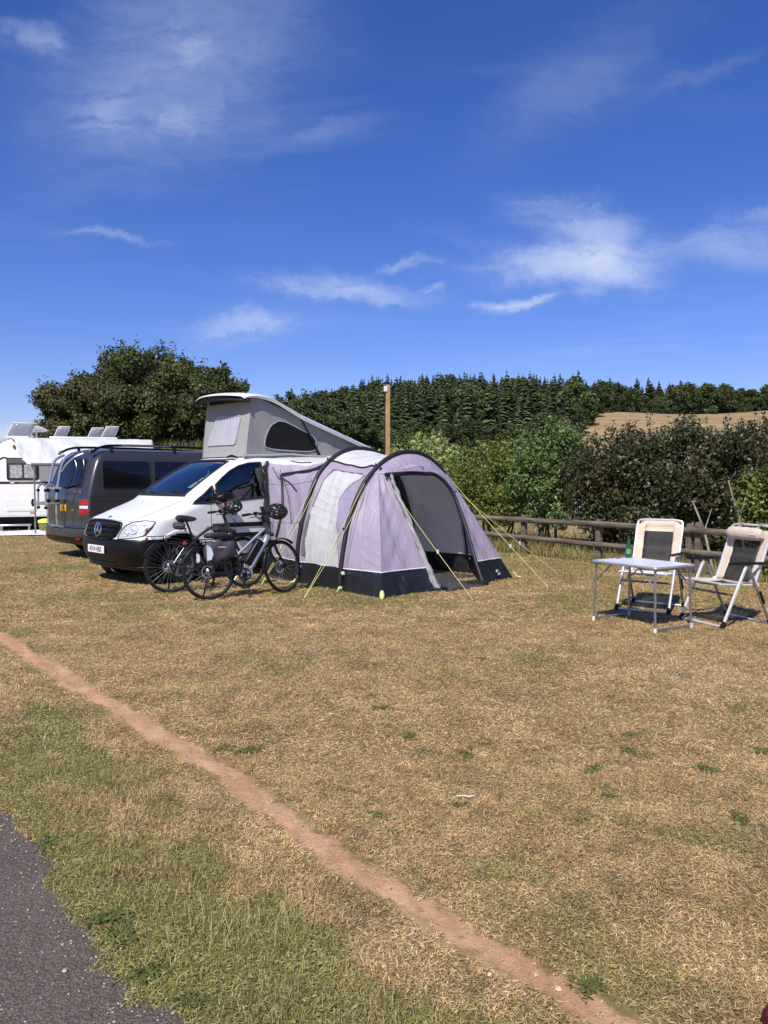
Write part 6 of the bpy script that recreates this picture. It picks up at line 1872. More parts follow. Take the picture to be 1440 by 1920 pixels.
def camp_chair(label, loc, rz, pillow_front):
    t = thing('camping_chair', label, 'chair', loc, rz, 'folding armchairs at the camping table')
    AL = mat('chair_alloy', (0.78, 0.78, 0.78), 0.35, 0.45, vary=0.05)
    BEIGE = mat('chair_beige', (0.66, 0.55, 0.42), 0.8, vary=0.07, vscale=5, bump=0.5, bscale=38, transl=0.08)
    MESH = mat('chair_mesh', (0.040, 0.036, 0.032), 0.7, vary=0.2, vscale=30, alpha=0.66)
    W = 0.265
    top, seatb, seatf = V(-0.37, 0, 1.03), V(-0.14, 0, 0.43), V(0.32, 0, 0.46)
    # back frame hoop
    hoop = smooth_path([seatb + V(0, -W, 0), V(-0.26, -W, 0.74), V(-0.355, -W, 0.98), V(-0.372, -W + 0.05, 1.03), V(-0.372, 0, 1.035), V(-0.372, W - 0.05, 1.03), V(-0.355, W, 0.98), V(-0.26, W, 0.74), seatb + V(0, W, 0)], 6)
    mb = MB(); mb.tube(hoop, 0.0135, 8); mb.build('back_frame', AL, t)
    def sheet(y0, y1, name, m, sag=0.0, q0=0.02, q1=0.92):
        rows = []
        for q in np.linspace(0, 1, 14):
            p = seatb + (top - seatb) * (q0 + (q1 - q0) * q)
            rows.append([p + V(-0.012 * math.sin(math.pi * u) * sag - 0.05 * math.sin(math.pi * q) * 0.4 + 0.003 * math.sin(q * 60), y0 + (y1 - y0) * u, 0) for u in np.linspace(0, 1, 7)])
        return MB().grid(rows).build(name, m, t, solid=0.006)
    sheet(-W - 0.012, -0.168, 'back_edging', BEIGE); sheet(0.168, W + 0.012, 'back_edging', BEIGE); sheet(-0.17, 0.17, 'back_mesh', MESH, 0.3, 0.02, 0.775); sheet(-0.17, 0.17, 'back_edging', BEIGE, 0.3, 0.775, 0.92)
    def seat(y0, y1, name, m, sag):
        rows = []
        for q in np.linspace(0, 1, 10):
            p = seatb + (seatf - seatb) * q
            rows.append([p + V(0, y0 + (y1 - y0) * u, -0.018 * math.sin(math.pi * u) * sag - 0.014 * math.sin(math.pi * q)) for u in np.linspace(0, 1, 6)])
        return MB().grid(rows).build(name, m, t, solid=0.008)
    seat(-W, -0.15, 'seat_edging', BEIGE, 0); seat(0.15, W, 'seat_edging', BEIGE, 0); seat(-0.152, 0.152, 'seat_mesh', MESH, 1.2)
    mb = MB(); mb.tube([seatf + V(0, -W, 0), seatf + V(0, W, 0)], 0.013, 8); mb.build('seat_bar', AL, t)
    mb = MB(); mb.tube([seatb + V(0, -W - 0.01, -0.01), seatb + V(0, W + 0.01, -0.01)], 0.013, 8); mb.build('seat_bar', AL, t)
    for sg in (-1, 1):
        y = sg * (W + 0.03)
        mb = MB(); mb.tube([seatb + V(0, sg * W, -0.005), seatf + V(0, sg * W, -0.005)], 0.012, 8); mb.build('seat_rail', AL, t)
        mb = MB(); mb.tube([V(0.01, y, 0.63), V(0.31, y, 0.02)], 0.0145, 8, flat=((1, 0, 0), 1.3)); lg = mb.build('leg', AL, t)
        mb = MB(); mb.tube([V(0.285, y, 0.07), V(0.318, y, 0.012)], [0.022, 0.028], 8); mb.build('foot', BLACK_PLASTIC, lg)
        mb = MB(); mb.tube([V(-0.02, y, 0.63), V(-0.33, y, 0.02)], 0.0135, 8, flat=((1, 0, 0), 1.3)); lg = mb.build('leg', mat('chair_dark_alloy', (0.34, 0.35, 0.36), 0.3, 0.8), t)
        mb = MB(); mb.tube([V(-0.31, y, 0.06), V(-0.338, y, 0.012)], [0.020, 0.025], 8); mb.build('foot', BLACK_PLASTIC, lg)
        mb = MB(); mb.box(V(-0.20, y + sg * 0.014, 0.30), (0.03, 0.02, 0.15), Matrix.Rotation(0.47, 3, 'Y')); mb.build('locking_catch', BLACK_PLASTIC, t, bevel=0.008)
        rows = []
        for k in range(9):
            u = k / 8; x = -0.26 + 0.50 * u; w = 0.026 * (0.5 if k in (0, 8) else 1); hh = 0.016 * (0.5 if k in (0, 8) else 1)
            rows.append([V(x, y + w * math.cos(b), 0.655 - 0.02 * math.sin(u * 3.1) * 0 + 0.012 * u + hh * math.sin(b)) for b in np.linspace(0, 2 * math.pi, 11)[:-1]])
        mb = MB(); mb.grid(rows, closed=True, cap=True); mb.build('armrest', BLACK_PLASTIC, t)
        mb = MB(); mb.lathe([(0.028, -0.014), (0.028, 0.014)], 14, seatb + V(-0.01, sg * (W + 0.012), 0.0), (0, 1, 0)); mb.build('back_hinge', WHITE_PLASTIC if sg < 0 else AL, t)
    yb = W + 0.03
    for x, nm in ((0.312, 'floor_bar'), (-0.330, 'floor_bar')):
        mb = MB(); mb.tube([V(x, -yb, 0.022), V(x, yb, 0.022)], 0.0125, 8); mb.build(nm, AL, t)
    mb = MB(); mb.tube([V(0.155, -yb, 0.335), V(0.155, yb, 0.335)], 0.012, 8); mb.build('front_bar', mat('chair_dark_alloy'), t)
    # headrest cushion, in front of the hoop or thrown over it
    rows = []
    dx = 0.075 if pillow_front else -0.06
    for k in range(13):
        u = k / 12; y = -0.235 + 0.47 * u
        e = 0.55 if k in (0, 12) else 0.9 if k in (1, 11) else 1
        rows.append([V(-0.345 + dx + 0.055 * e * math.cos(b), y, (0.945 if pillow_front else 0.965) + (0.070 if pillow_front else 0.08) * e * math.sin(b) + 0.003 * math.sin(u * 25)) for b in np.linspace(0, 2 * math.pi, 17)[:-1]])
    pl = MB(); pl.grid(rows, closed=True, cap=True); pw = pl.build('headrest', BEIGE, t)
    for sg in (-1, 1):
        mb = MB(); mb.tube(smooth_path([V(-0.345 + dx * 0.6, sg * 0.13, 1.0), V(-0.372, sg * 0.13, 1.055), V(-0.395, sg * 0.13, 1.0), V(-0.36, sg * 0.13, 0.94)], 5), 0.010, 6, flat=((0, 1, 0), 1.8)); mb.build('strap', mat('strap_brown', (0.22, 0.15, 0.10), 0.7), pw)
    if pillow_front:
        mb = MB(); mb.box(V(-0.345 + dx + 0.055, 0.14, 0.945), (0.004, 0.10, 0.012)); mb.build('stitching', mat('stitch_white', (0.75, 0.73, 0.7), 0.6), pw)

camp_table()
camp_chair('beige folding chair beyond the table, headrest hanging behind its frame', (3.14, 9.02, 0), R(234.7), False)
camp_chair('beige folding armchair with padded headrest, at the right end of the table', (3.64, 8.18, 0), R(201), True)

t = thing('bottle', 'green glass bottle standing on the camping table', 'bottle', (2.71, 8.62 - 0.13, 0.66))
gm = mat('bottle_green', (0.012, 0.10, 0.018), 0.06, vary=0.2, vscale=20, coat=0.3, alpha=0.86)
mb = MB(); mb.lathe([(0.029, 0), (0.0305, 0.006), (0.0305, 0.115), (0.027, 0.14), (0.016, 0.17), (0.0125, 0.20), (0.0125, 0.225), (0.015, 0.226), (0.015, 0.236)], 20); mb.build('glass', gm, t)
mb = MB(); mb.lathe([(0.0312, 0.045), (0.0312, 0.10)], 20, cap=False); mb.build('paper_band', mat('band_green', (0.10, 0.30, 0.10), 0.6, vary=0.3, vscale=30), t)
t = thing('lighter', 'small red and silver object lying beside the bottle on the table', 'lighter', (2.575, 8.42, 0.662), R(30))
mb = MB(); mb.box((0, 0, 0.010), (0.07, 0.022, 0.018)); mb.build('case', mat('case_red', (0.40, 0.06, 0.04), 0.4), t, bevel=0.004)
mb = MB(); mb.box((0.045, 0, 0.010), (0.02, 0.020, 0.014)); mb.build('cap', ALLOY, t, bevel=0.002)

# ------------------------------------------------------------------ post and rail fence
FENCE0, FDIR = V(2.73, 15.2), unit(V(0.56, -0.83))
def fence_pt(s, off=0.0):
    n = V(-FDIR[1], FDIR[0])
    return FENCE0 + FDIR * s + n * off

def make_fence():
    WOOD = mat('weathered_wood', (0.165, 0.132, 0.102), 0.9, vary=0.42, vscale=16, bump=1.0, bscale=60, stretch=(0.12, 1, 1), spec=0.2)
    root = thing('rail_fence', 'weathered brown post and two rail wooden fence in front of the hedge', 'fence', (FENCE0[0], FENCE0[1], 0), math.atan2(FDIR[1], FDIR[0]))
    r = np.random.default_rng(3)
    posts = [-9.4, -7.52, -5.64, -3.77, -1.88, 0.0, 1.88, 3.70, 3.86, 5.65, 7.53]
    for k, s in enumerate(posts):
        h = 0.80 + r.uniform(-0.02, 0.03) + (0.03 if s > 3 else 0)
        rows = []
        for z in (-0.05, 0.2, 0.5, h - 0.03, h):
            w = 0.054 * (1 if z < h else 0.8)
            rows.append([(s + (w * math.copysign(abs(math.cos(b)) ** 0.5, math.cos(b))) + 0.004 * math.sin(z * 9 + k), w * math.copysign(abs(math.sin(b)) ** 0.5, math.sin(b)) + 0.06, z) for b in np.linspace(0, 2 * math.pi, 13)[:-1]])
        MB().grid(rows, closed=True, cap=True).build('post', WOOD, root)
    for a, b in ((-11.3, -7.52), (-7.52, -3.77), (-3.77, 0.0), (0.0, 3.77), (3.78, 7.53)):
        for z, rad in ((0.715, 0.052), (0.37, 0.046)):
            n = 12
            pts = [(a + (b - a) * u, -0.02 + 0.006 * math.sin(u * 7 + a), z + 0.010 * math.sin(u * 5 + a + z * 7)) for u in np.linspace(0, 1, n)]
            mb = MB(); mb.tube(pts, [rad * (1 + 0.05 * math.sin(i * 2.3 + a)) for i in range(n)], 9, flat=((0, 1, 0), 0.62)); mb.build('rail', WOOD, root)
    pts = []
    for u in np.linspace(0, 1, 40):
        s = -6 + 13 * u
        pts.append((s, -0.25 + 0.08 * math.sin(s * 2.1), 0.045 + 0.02 * math.sin(s * 5)))
    o = MB().tube(pts, 0.004, 5).build('electric_cable', mat('cable_yellow', (0.45, 0.36, 0.08), 0.6))
    o.matrix_world = root.matrix_basis.copy(); tag(o, 'yellow electric hook up cable lying along the fence foot', 'cable')
make_fence()

# tall wooden post with a small white box on top, behind the tent
t = thing('wooden_post', 'tall bare timber post with a white box on top behind the tent', 'post', (0.09, 19.0, 0))
mb = MB(); mb.box((0, 0, 1.89), (0.10, 0.10, 3.86), R(20)); mb.build('timber', mat('pine_timber', (0.46, 0.27, 0.11), 0.75, vary=0.16, vscale=5, bump=0.4, bscale=30), t, bevel=0.008)
mb = MB(); mb.box((-0.05, -0.07, 3.71), (0.09, 0.05, 0.13), R(20)); mb.build('white_box', WHITE_PLASTIC, t, bevel=0.008)
mb = MB(); mb.box((-0.085, -0.04, 3.50), (0.03, 0.05, 0.07), R(25)); mb.tube([(-0.075, -0.03, 3.62), (-0.08, -0.03, 3.2), (-0.075, -0.03, 2.2), (-0.075, -0.03, 0.1)], 0.009, 6); mb.build('cable', BLACK_MATT, t)

# brightly painted play board glimpsed through the hedge
t = thing('painted_board', 'white, blue and orange painted board glimpsed through a gap in the hedge', 'board', (6.35, 24.0, 0), R(-8))
mb = MB(); mb.prism(round_poly([(-0.40, 0.35), (0.40, 0.35), (0.40, 1.2), (0.1, 1.5), (-0.35, 1.45)], 0.15, 3), 0, 0.03, lambda a, b, d: (a, d, b)); mb.build('panel', mat('board_white', (0.70, 0.74, 0.78), 0.5), t)
mb = MB(); mb.prism([(-0.05, 0.35), (0.42, 0.36), (0.42, 0.95), (0.22, 0.80)], -0.004, -0.012, lambda a, b, d: (a, d, b)); mb.build('orange_shape', mat('board_orange', (0.62, 0.30, 0.06), 0.5), t)
mb = MB(); mb.prism([(-0.38, 0.36), (-0.10, 0.36), (-0.16, 0.7), (-0.38, 0.75)], -0.004, -0.012, lambda a, b, d: (a, d, b)); mb.build('blue_shape', mat('board_blue', (0.20, 0.40, 0.62), 0.5), t)
mb = MB(); mb.box((-0.3, 0.05, 0.3), (0.06, 0.06, 0.7)); mb.box((0.3, 0.05, 0.3), (0.06, 0.06, 0.7)); mb.build('board_stand', mat('pine_timber'), t)

# ------------------------------------------------------------------ trees, shrubs and the wood on the hill
def leaf_mat(name, c, c2, transl=0.25, rough=0.55, per=0.4, scale=0.9, obj_vary=0.0):
    if name in MATS:
        return MATS[name]
    m = bpy.data.materials.new(name); m.use_nodes = True
    N = NT(m.node_tree)
    geo = N.n('ShaderNodeNewGeometry')
    n1 = N.noise(geo.outputs['Position'], scale, 4.0, 0.6)
    rnd = geo.outputs['Random Per Island']
    f = N.math('ADD', N.math('MULTIPLY', N.ramp(n1, 0.3, 0.7), 0.6), N.math('MULTIPLY', rnd, 0.4))
    colr = N.mix(f, c, c2)
    r2 = N.math('FRACT', N.math('MULTIPLY', rnd, 51.3))
    colr = N.mix(1.0, colr, N.comb(*[N.ramp(r2, 0, 1, 1 - per, 1 + per)] * 3), 'MULTIPLY')
    orr = N.n('ShaderNodeObjectInfo').outputs['Random']
    if obj_vary:
        o2 = N.math('FRACT', N.math('MULTIPLY', orr, 17.3))
        colr = N.mix(1.0, colr, N.comb(N.ramp(orr, 0, 1, 1 - obj_vary, 1 + obj_vary), N.math('MULTIPLY', N.ramp(orr, 0, 1, 1 - obj_vary, 1 + obj_vary), N.ramp(o2, 0, 1, 1.0, 1.16)), N.ramp(orr, 0, 1, 1 - obj_vary, 1 + obj_vary)), 'MULTIPLY')
    p = N.n('ShaderNodeBsdfPrincipled', i_Base_Color=colr, i_Roughness=rough)
    p.inputs['Specular IOR Level'].default_value = 0.35
    t = N.n('ShaderNodeBsdfTranslucent', i_Color=colr)
    mx = N.n('ShaderNodeMixShader', i_0=transl, i_1=p, i_2=t)
    o = N.n('ShaderNodeOutputMaterial'); N.put(o.inputs[0], mx)
    MATS[name] = m
    return m

BARK = mat('bark', (0.075, 0.058, 0.042), 0.9, vary=0.3, vscale=5, bump=0.8, bscale=18)

def clump_leaves(centres, radii, per, size, r, up=0.35, shell=0.55, flat=0.8):
    """leaves on the outside of many small clumps"""
    Ps, Ns = [], []
    for c, rad in zip(centres, radii):
        k = max(8, int(per * (rad / np.mean(radii)) ** 2))
        d = r.normal(size=(k, 3)); d /= np.linalg.norm(d, axis=1, keepdims=True)
        q = rad * (shell + (1.08 - shell) * r.random(k) ** 0.6)
        p = d * q[:, None]; p[:, 2] *= flat
        Ps.append(c + p); Ns.append(d + r.normal(0, 0.55, (k, 3)) + np.array((0, 0, up)))
    P = np.concatenate(Ps); Nn = np.concatenate(Ns)
    return leaf_quads(P, Nn, r.uniform(size * 0.65, size * 1.3, len(P)), r)

def sprays(cs, rs, top_c, leaf, r, each=4, n=12):
    """loose leafy shoots that break up the outline of a crown"""
    P, Nn = [], []
    for c, rad in zip(cs, rs):
        d0 = unit(c - top_c)
        for k in range(each):
            d = unit(d0 + r.normal(0, 0.6, 3) + np.array((0, 0, 0.25)))
            t = r.uniform(0.75, 1.32, n)[:, None]
            P.append(c + d * rad * t + r.normal(0, 0.09 * rad + 0.01, (n, 3))); Nn.append(r.normal(size=(n, 3)) + np.array((0, 0, 0.4)))
    P, Nn = np.concatenate(P), np.concatenate(Nn)
    return leaf_quads(P, Nn, r.uniform(leaf * 0.5, leaf * 1.1, len(P)), r)

def limb(mb, a, b, r0, r1, r, n=5, wob=0.12):
    a, b = V(a), V(b); L = np.linalg.norm(b - a)
    pts = [a + (b - a) * u + r.normal(0, wob * L * 0.25, 3) * math.sin(math.pi * u) for u in np.linspace(0, 1, n)]
    mb.tube(pts, list(np.linspace(r0, r1, n)), 7)
    return pts

def broad_tree(name, label, base, lobes, n_cl, per, leaf, m, seed, trunk_r=0.28, group=None, cat='tree', fork=0.35):
    """lobes: ellipsoids (x, y, z, rx, ry, rz) relative to the base that together make the crown"""
    r = np.random.default_rng(seed)
    root = thing(name, label, cat, base, 0, group)
    cs, rs = [], []
    vol = np.array([l[3] * l[4] + l[4] * l[5] + l[3] * l[5] for l in lobes]); vol /= vol.sum()
    for l, w in zip(lobes, vol):
        k = max(5, int(n_cl * w))
        d = r.normal(size=(k, 3)); d /= np.linalg.norm(d, axis=1, keepdims=True)
        q = r.uniform(0.62, 1.0, k) ** 0.7
        p = d * q[:, None] * np.array(l[3:6]) + np.array(l[0:3])
        cs.append(p); rs.append(r.uniform(0.55, 1.05, k) * min(l[3:6]) * 0.36)
    cs, rs = np.concatenate(cs), np.concatenate(rs)
    big = r.random(len(rs)) < 0.3
    rs = rs * np.where(big, 1.25, 0.82)
    v, f = join_arrays([clump_leaves(cs, rs, per, leaf, r, shell=0.4), sprays(cs, rs, top_c=np.mean(np.array(lobes)[:, :3], 0), leaf=leaf, r=r)])
    raw_mesh('crown', v, f, m, root)
    mb = MB()
    top = np.mean(np.array(lobes)[:, :3], 0)
    fk = V(top[0] * fork, top[1] * fork, top[2] * fork + 0.2)
    limb(mb, (0, 0, -0.2), fk, trunk_r, trunk_r * 0.75, r, 6, 0.05)
    for l in lobes:
        e = limb(mb, fk, V(l[:3]), trunk_r * 0.5, trunk_r * 0.2, r, 6)
        for k in range(5):
            d = unit(r.normal(size=3) + np.array((0, 0, 0.3)))
            limb(mb, e[-2], V(l[:3]) + d * np.array(l[3:6]) * 0.8, trunk_r * 0.16, 0.02, r, 4)
    mb.build('trunk', BARK, root)
    return root

OAK = leaf_mat('oak_leaf', (0.028, 0.042, 0.010), (0.104, 0.122, 0.030), 0.25, 0.55, 0.5, 0.7)
OAK2 = leaf_mat('oak_leaf_olive', (0.055, 0.060, 0.017), (0.150, 0.142, 0.044), 0.27, 0.55, 0.5, 0.7)
zb = float(terrain(-10, 33))
broad_tree('oak_tree', 'large rounded oak tree rising highest behind the caravan and dark van', (-10.3, 33.5, 2.4),
           [(0, 0, 2.5, 2.5, 2.3, 2.1), (-1.2, -0.8, 1.4, 2.4, 2.0, 1.7), (1.5, -0.3, 1.8, 2.2, 2.0, 1.8), (-0.2, 0.4, 3.4, 1.5, 1.6, 1.15), (1.2, 0.2, 3.1, 1.4, 1.4, 1.1), (-1.5, 0.2, 2.9, 1.2, 1.3, 1.0), (0.2, -1.2, 0.3, 2.6, 1.6, 1.2)], 270, 300, 0.14, OAK, 21, 0.3, 'trees behind the caravan')
broad_tree('oak_tree', 'lower olive green tree at the left, above the caravan roof hatches', (-12.5, 33.0, 2.75),
           [(0, 0, 1.4, 2.0, 1.8, 1.7), (-0.9, 0, 0.7, 1.4, 1.4, 1.3), (0.9, 0.2, 1.9, 1.4, 1.5, 1.4), (0, -0.8, 0.2, 2.0, 1.3, 0.9), (0.5, 0.2, 2.4, 1.0, 1.0, 0.8)], 200, 280, 0.135, OAK2, 22, 0.25, 'trees behind the caravan')
broad_tree('oak_tree', 'dark green tree to the right of the tall oak, beside the raised camper roof', (-7.5, 33.2, 2.95),
           [(0, 0, 1.7, 1.7, 1.7, 1.5), (0.1, 0, 2.5, 1.0, 1.2, 0.8), (-0.5, -0.6, 0.5, 1.9, 1.4, 1.2), (0.7, -0.2, 0.3, 1.2, 1.2, 1.1), (0.2, -0.3, -0.6, 1.8, 1.2, 0.9)], 175, 280, 0.135, OAK, 23, 0.25, 'trees behind the caravan')

MIDL = leaf_mat('mid_leaf', (0.036, 0.054, 0.016), (0.092, 0.115, 0.034), 0.22)
broad_tree('ash_tree', 'broad leaved tree standing in front of the conifer wood, right of the camper roof', (-6.3, 56, 0),
           [(0, 0, 5.2, 2.2, 2.0, 1.9), (-1.0, 0, 6.3, 1.2, 1.3, 1.3), (1.2, 0, 4.6, 1.8, 1.7, 1.7), (0.2, 0, 3.4, 2.8, 2.0, 1.6)], 130, 230, 0.21, MIDL, 24, 0.3, 'trees in front of the wood')
broad_tree('ash_tree', 'smaller bushy tree between the raised camper roof and the timber post', (-2.7, 60, 0),
           [(0, 0, 4.6, 2.0, 2.0, 1.9), (1.3, 0, 4.0, 1.7, 1.7, 1.7), (0.3, 0, 2.8, 2.8, 2.0, 1.6), (-1.0, 0, 5.4, 1.2, 1.2, 1.0)], 110, 230, 0.21, MIDL, 25, 0.25, 'trees in front of the wood')

# hedge shrubs beyond the fence
def shrub(label, s, off, lobes, n_cl, per, leaf, m, seed, stems=5, twigs=0, name='hedge_shrub', bark=None, tip_mat=None):
    r = np.random.default_rng(seed)
    b = fence_pt(s, off)
    root = thing(name, label, 'shrub', (b[0], b[1], 0), math.atan2(FDIR[1], FDIR[0]), 'hedge behind the fence')
    cs, rs = [], []
    vol = np.array([l[3] * l[4] + l[4] * l[5] + l[3] * l[5] for l in lobes]); vol /= vol.sum()
    for l, w in zip(lobes, vol):
        k = max(6, int(n_cl * w))
        d = r.normal(size=(k, 3)); d /= np.linalg.norm(d, axis=1, keepdims=True)
        q = r.uniform(0.35, 1.0, k) ** 0.6
        cs.append(d * q[:, None] * np.array(l[3:6]) + np.array(l[0:3])); rs.append(r.uniform(0.15, 0.29, k))
    cs, rs = np.concatenate(cs), np.concatenate(rs)
    v1 = clump_leaves(cs, rs, per, leaf, r, 0.25, 0.3, 1.0)
    mb = MB(); extra = []
    top = max(l[2] + l[5] for l in lobes)
    for k in range(stems):
        l = lobes[k % len(lobes)]
        e = V(l[0] + r.uniform(-0.5, 0.5) * l[3], l[1] + r.uniform(-0.4, 0.4) * l[4], l[2] + 0.4 * l[5])
        limb(mb, (l[0] * 0.6 + r.uniform(-0.15, 0.15), l[1] * 0.5 + r.uniform(-0.1, 0.1), -0.05), e, 0.03, 0.008, r, 6, 0.1)
    for k in range(twigs):
        l = lobes[r.integers(len(lobes))]
        x, y = l[0] + r.uniform(-0.85, 0.85) * l[3], l[1] + r.uniform(-0.6, 0.3) * l[4]
        z0 = l[2] + l[5] * 0.7 * math.sqrt(max(0.05, 1 - ((x - l[0]) / l[3]) ** 2))
        hgt = r.uniform(0.22, 0.55)
        tip = V(x + r.uniform(-0.08, 0.08), y, z0 + hgt)
        mb.tube([V(x, y, z0 - 0.3), (V(x, y, z0) + tip) / 2, tip], [0.008, 0.006, 0.003], 5)
        kk = int(hgt * 60)
        u = r.random(kk)[:, None]
        p = V(x, y, z0 - 0.05) * (1 - u) + tip * u + r.normal(0, 0.035, (kk, 3))
        extra.append(leaf_quads(p, r.normal(size=(kk, 3)), r.uniform(leaf * 0.6, leaf * 1.1, kk), r))
    extra.append(sprays(cs, rs, V(lobes[0][:3]) * V(1, 1, 0.6), leaf, r, 3, 9))
    v, f = join_arrays([v1] + extra)
    raw_mesh('foliage', v, f, m, root)
    mb.build('stems', bark or BARK, root)
    return root

HZ = leaf_mat('hazel_leaf', (0.16, 0.215, 0.052), (0.46, 0.50, 0.19), 0.32, 0.5, 0.3, 1.6)
YG = leaf_mat('field_maple_leaf', (0.095, 0.130, 0.026), (0.235, 0.265, 0.062), 0.28, 0.5, 0.35, 1.6)
GP = leaf_mat('whitebeam_leaf', (0.080, 0.140, 0.036), (0.22, 0.29, 0.095), 0.28, 0.4, 0.35, 1.6)
CU = leaf_mat('copper_leaf', (0.048, 0.055, 0.020), (0.098, 0.090, 0.036), 0.2, 0.42, 0.4, 1.3)
CU2 = leaf_mat('copper_green_leaf', (0.050, 0.060, 0.022), (0.100, 0.106, 0.038), 0.2, 0.42, 0.4, 1.3)
shrub('pale leaved hazel shrub at the left end of the hedge beside the tent', -5.9, 2.0, [(0, 0, 1.75, 1.25, 0.8, 0.95), (-0.9, 0, 1.3, 0.9, 0.7, 0.9), (1.0, 0, 1.4, 0.9, 0.7, 0.95), (0.1, 0, 0.9, 1.4, 0.7, 0.6), (-1.4, 0, 1.5, 0.8, 0.7, 0.8)], 190, 80, 0.105, HZ, 31, 8)
shrub('dark green shrub hidden behind the tent at the far left of the hedge', -8.6, 2.2, [(0, 0, 1.3, 1.3, 0.9, 1.1), (0.8, 0, 1.0, 1.0, 0.8, 0.9)], 80, 90, 0.09, CU2, 39, 6)
shrub('yellow green field maple shrub between the pale hazel and the bright green sapling', -3.2, 2.0, [(0, 0, 1.55, 1.2, 0.8, 0.85), (-0.8, 0, 1.2, 0.8, 0.7, 0.8), (0.8, 0, 1.3, 0.9, 0.7, 0.85), (0, 0, 1.0, 1.2, 0.6, 0.5)], 180, 95, 0.075, YG, 32, 7, 6)
shrub('bright green upright sapling with pale tipped leaves in the middle of the hedge', -1.15, 1.9, [(0, 0, 1.7, 0.8, 0.7, 0.95), (0.3, 0, 2.2, 0.55, 0.5, 0.5), (-0.4, 0, 1.2, 0.7, 0.6, 0.6), (0.1, 0, 0.95, 0.7, 0.5, 0.4)], 150, 90, 0.080, GP, 33, 7, 10)
shrub('dark copper leaved shrub just right of the hedge gap', 0.75, 2.0, [(0, 0, 1.65, 1.05, 0.8, 0.85), (0.3, 0, 0.75, 1.05, 0.7, 0.7), (-0.3, 0, 1.05, 0.8, 0.7, 0.7)], 290, 95, 0.070, CU, 34, 7, 20)
shrub('dark copper green shrub behind the chair with the hanging headrest', 2.2, 2.0, [(0, 0, 1.65, 1.1, 0.8, 0.85), (0.2, 0, 0.75, 1.15, 0.7, 0.75), (-0.5, 0, 1.05, 0.8, 0.7, 0.7)], 290, 95, 0.070, CU2, 35, 7, 20)
shrub('dark copper shrub with tall leading shoots towards the right end of the hedge', 3.7, 2.0, [(0, 0, 1.62, 1.1, 0.8, 0.84), (0.2, 0, 0.75, 1.15, 0.7, 0.75), (-0.5, 0, 1.05, 0.8, 0.7, 0.7)], 290, 95, 0.070, CU, 36, 7, 22)
shrub('mid green shrub with bare pale stems at the right edge of the hedge', 4.3, 1.15, [(0.3, 0, 1.15, 0.65, 0.5, 0.55), (0.7, 0, 1.5, 0.7, 0.5, 0.5), (0.2, 0, 0.55, 0.7, 0.5, 0.4)], 70, 90, 0.07, YG, 37, 4, 4)
shrub('dark leaved shrub closing the hedge at the right edge of the picture', 5.6, 1.9, [(0, 0, 1.4, 1.1, 0.8, 0.85), (0.2, 0, 0.7, 1.1, 0.7, 0.65)], 150, 95, 0.07, CU2, 38, 6, 8)
# bare birch-like stems leaning at the right
pale = mat('pale_bark', (0.36, 0.32, 0.27), 0.8, vary=0.25, vscale=9)
for k, (s, off, dx, h) in enumerate(((3.55, 0.95, -0.35, 1.15), (4.15, 0.95, -0.32, 1.5), (3.42, 0.9, -0.2, 0.8))):
    b = fence_pt(s, off); mb = MB()
    mb.tube(smooth_path([(0, 0, -0.05), (dx * 0.5 + 0.02, 0.02, h * 0.55), (dx, 0.05, h)], 4), [0.024, 0.023, 0.022, 0.021, 0.02, 0.018, 0.016, 0.013, 0.010], 7)
    mb.tube([(dx * 0.5, 0, h * 0.55), (dx * 0.5 + 0.15, 0.05, h * 0.9)], [0.010, 0.004], 5)
    o = mb.build('sapling_stem', pale); o.location = (b[0], b[1], 0)
    tag(o, ('pale bare stem leaning just behind the fence, beside the right chair', 'pale bare stem at the right edge, taller than its neighbour', 'short pale broken stem between fence and hedge')[k], 'stem')

# long grass along the fence and under the hedge
def tall_grass():
    r = np.random.default_rng(44)
    parts = []
    n = 15000
    s = r.uniform(-11, 8, n); off = r.uniform(-0.15, 3.4, n)
    n0 = V(-FDIR[1], FDIR[0])
    P = FENCE0[None] + s[:, None] * FDIR[None] + off[:, None] * n0[None]
    h = r.uniform(0.08, 0.34, n) * (0.55 + 0.9 * vnoise(P, 1.3, 9)) * np.where(off < 0.1, 0.6, 1)
    parts.append(blades_mesh(np.concatenate([P, np.zeros((n, 1))], 1), h, r.uniform(0.006, 0.013, n), np.abs(r.normal(0.3, 0.25, n)), r.uniform(0, 6.28, n), r.uniform(0, 0.9, n), r))
    n = 22000
    X = r.uniform(-16, -1, n); Y = r.uniform(26.5, 33.5, n)
    Z = terrain(X, Y)
    parts.append(blades_mesh(np.stack([X, Y, Z], 1), r.uniform(0.25, 0.8, n), r.uniform(0.015, 0.03, n), np.abs(r.normal(0.25, 0.2, n)), r.uniform(0, 6.28, n), r.uniform(0, 0.8, n), r))
    v, f = join_arrays(parts)
    o = raw_mesh('tall_grass', v, f, leaf_mat('tall_grass_blade', (0.105, 0.120, 0.030), (0.36, 0.30, 0.125), 0.3, 0.6, 0.3, 1.2))
    tag(o, 'long yellow green grass along the fence foot and on the bank behind', 'grass', kind='stuff')
tall_grass()

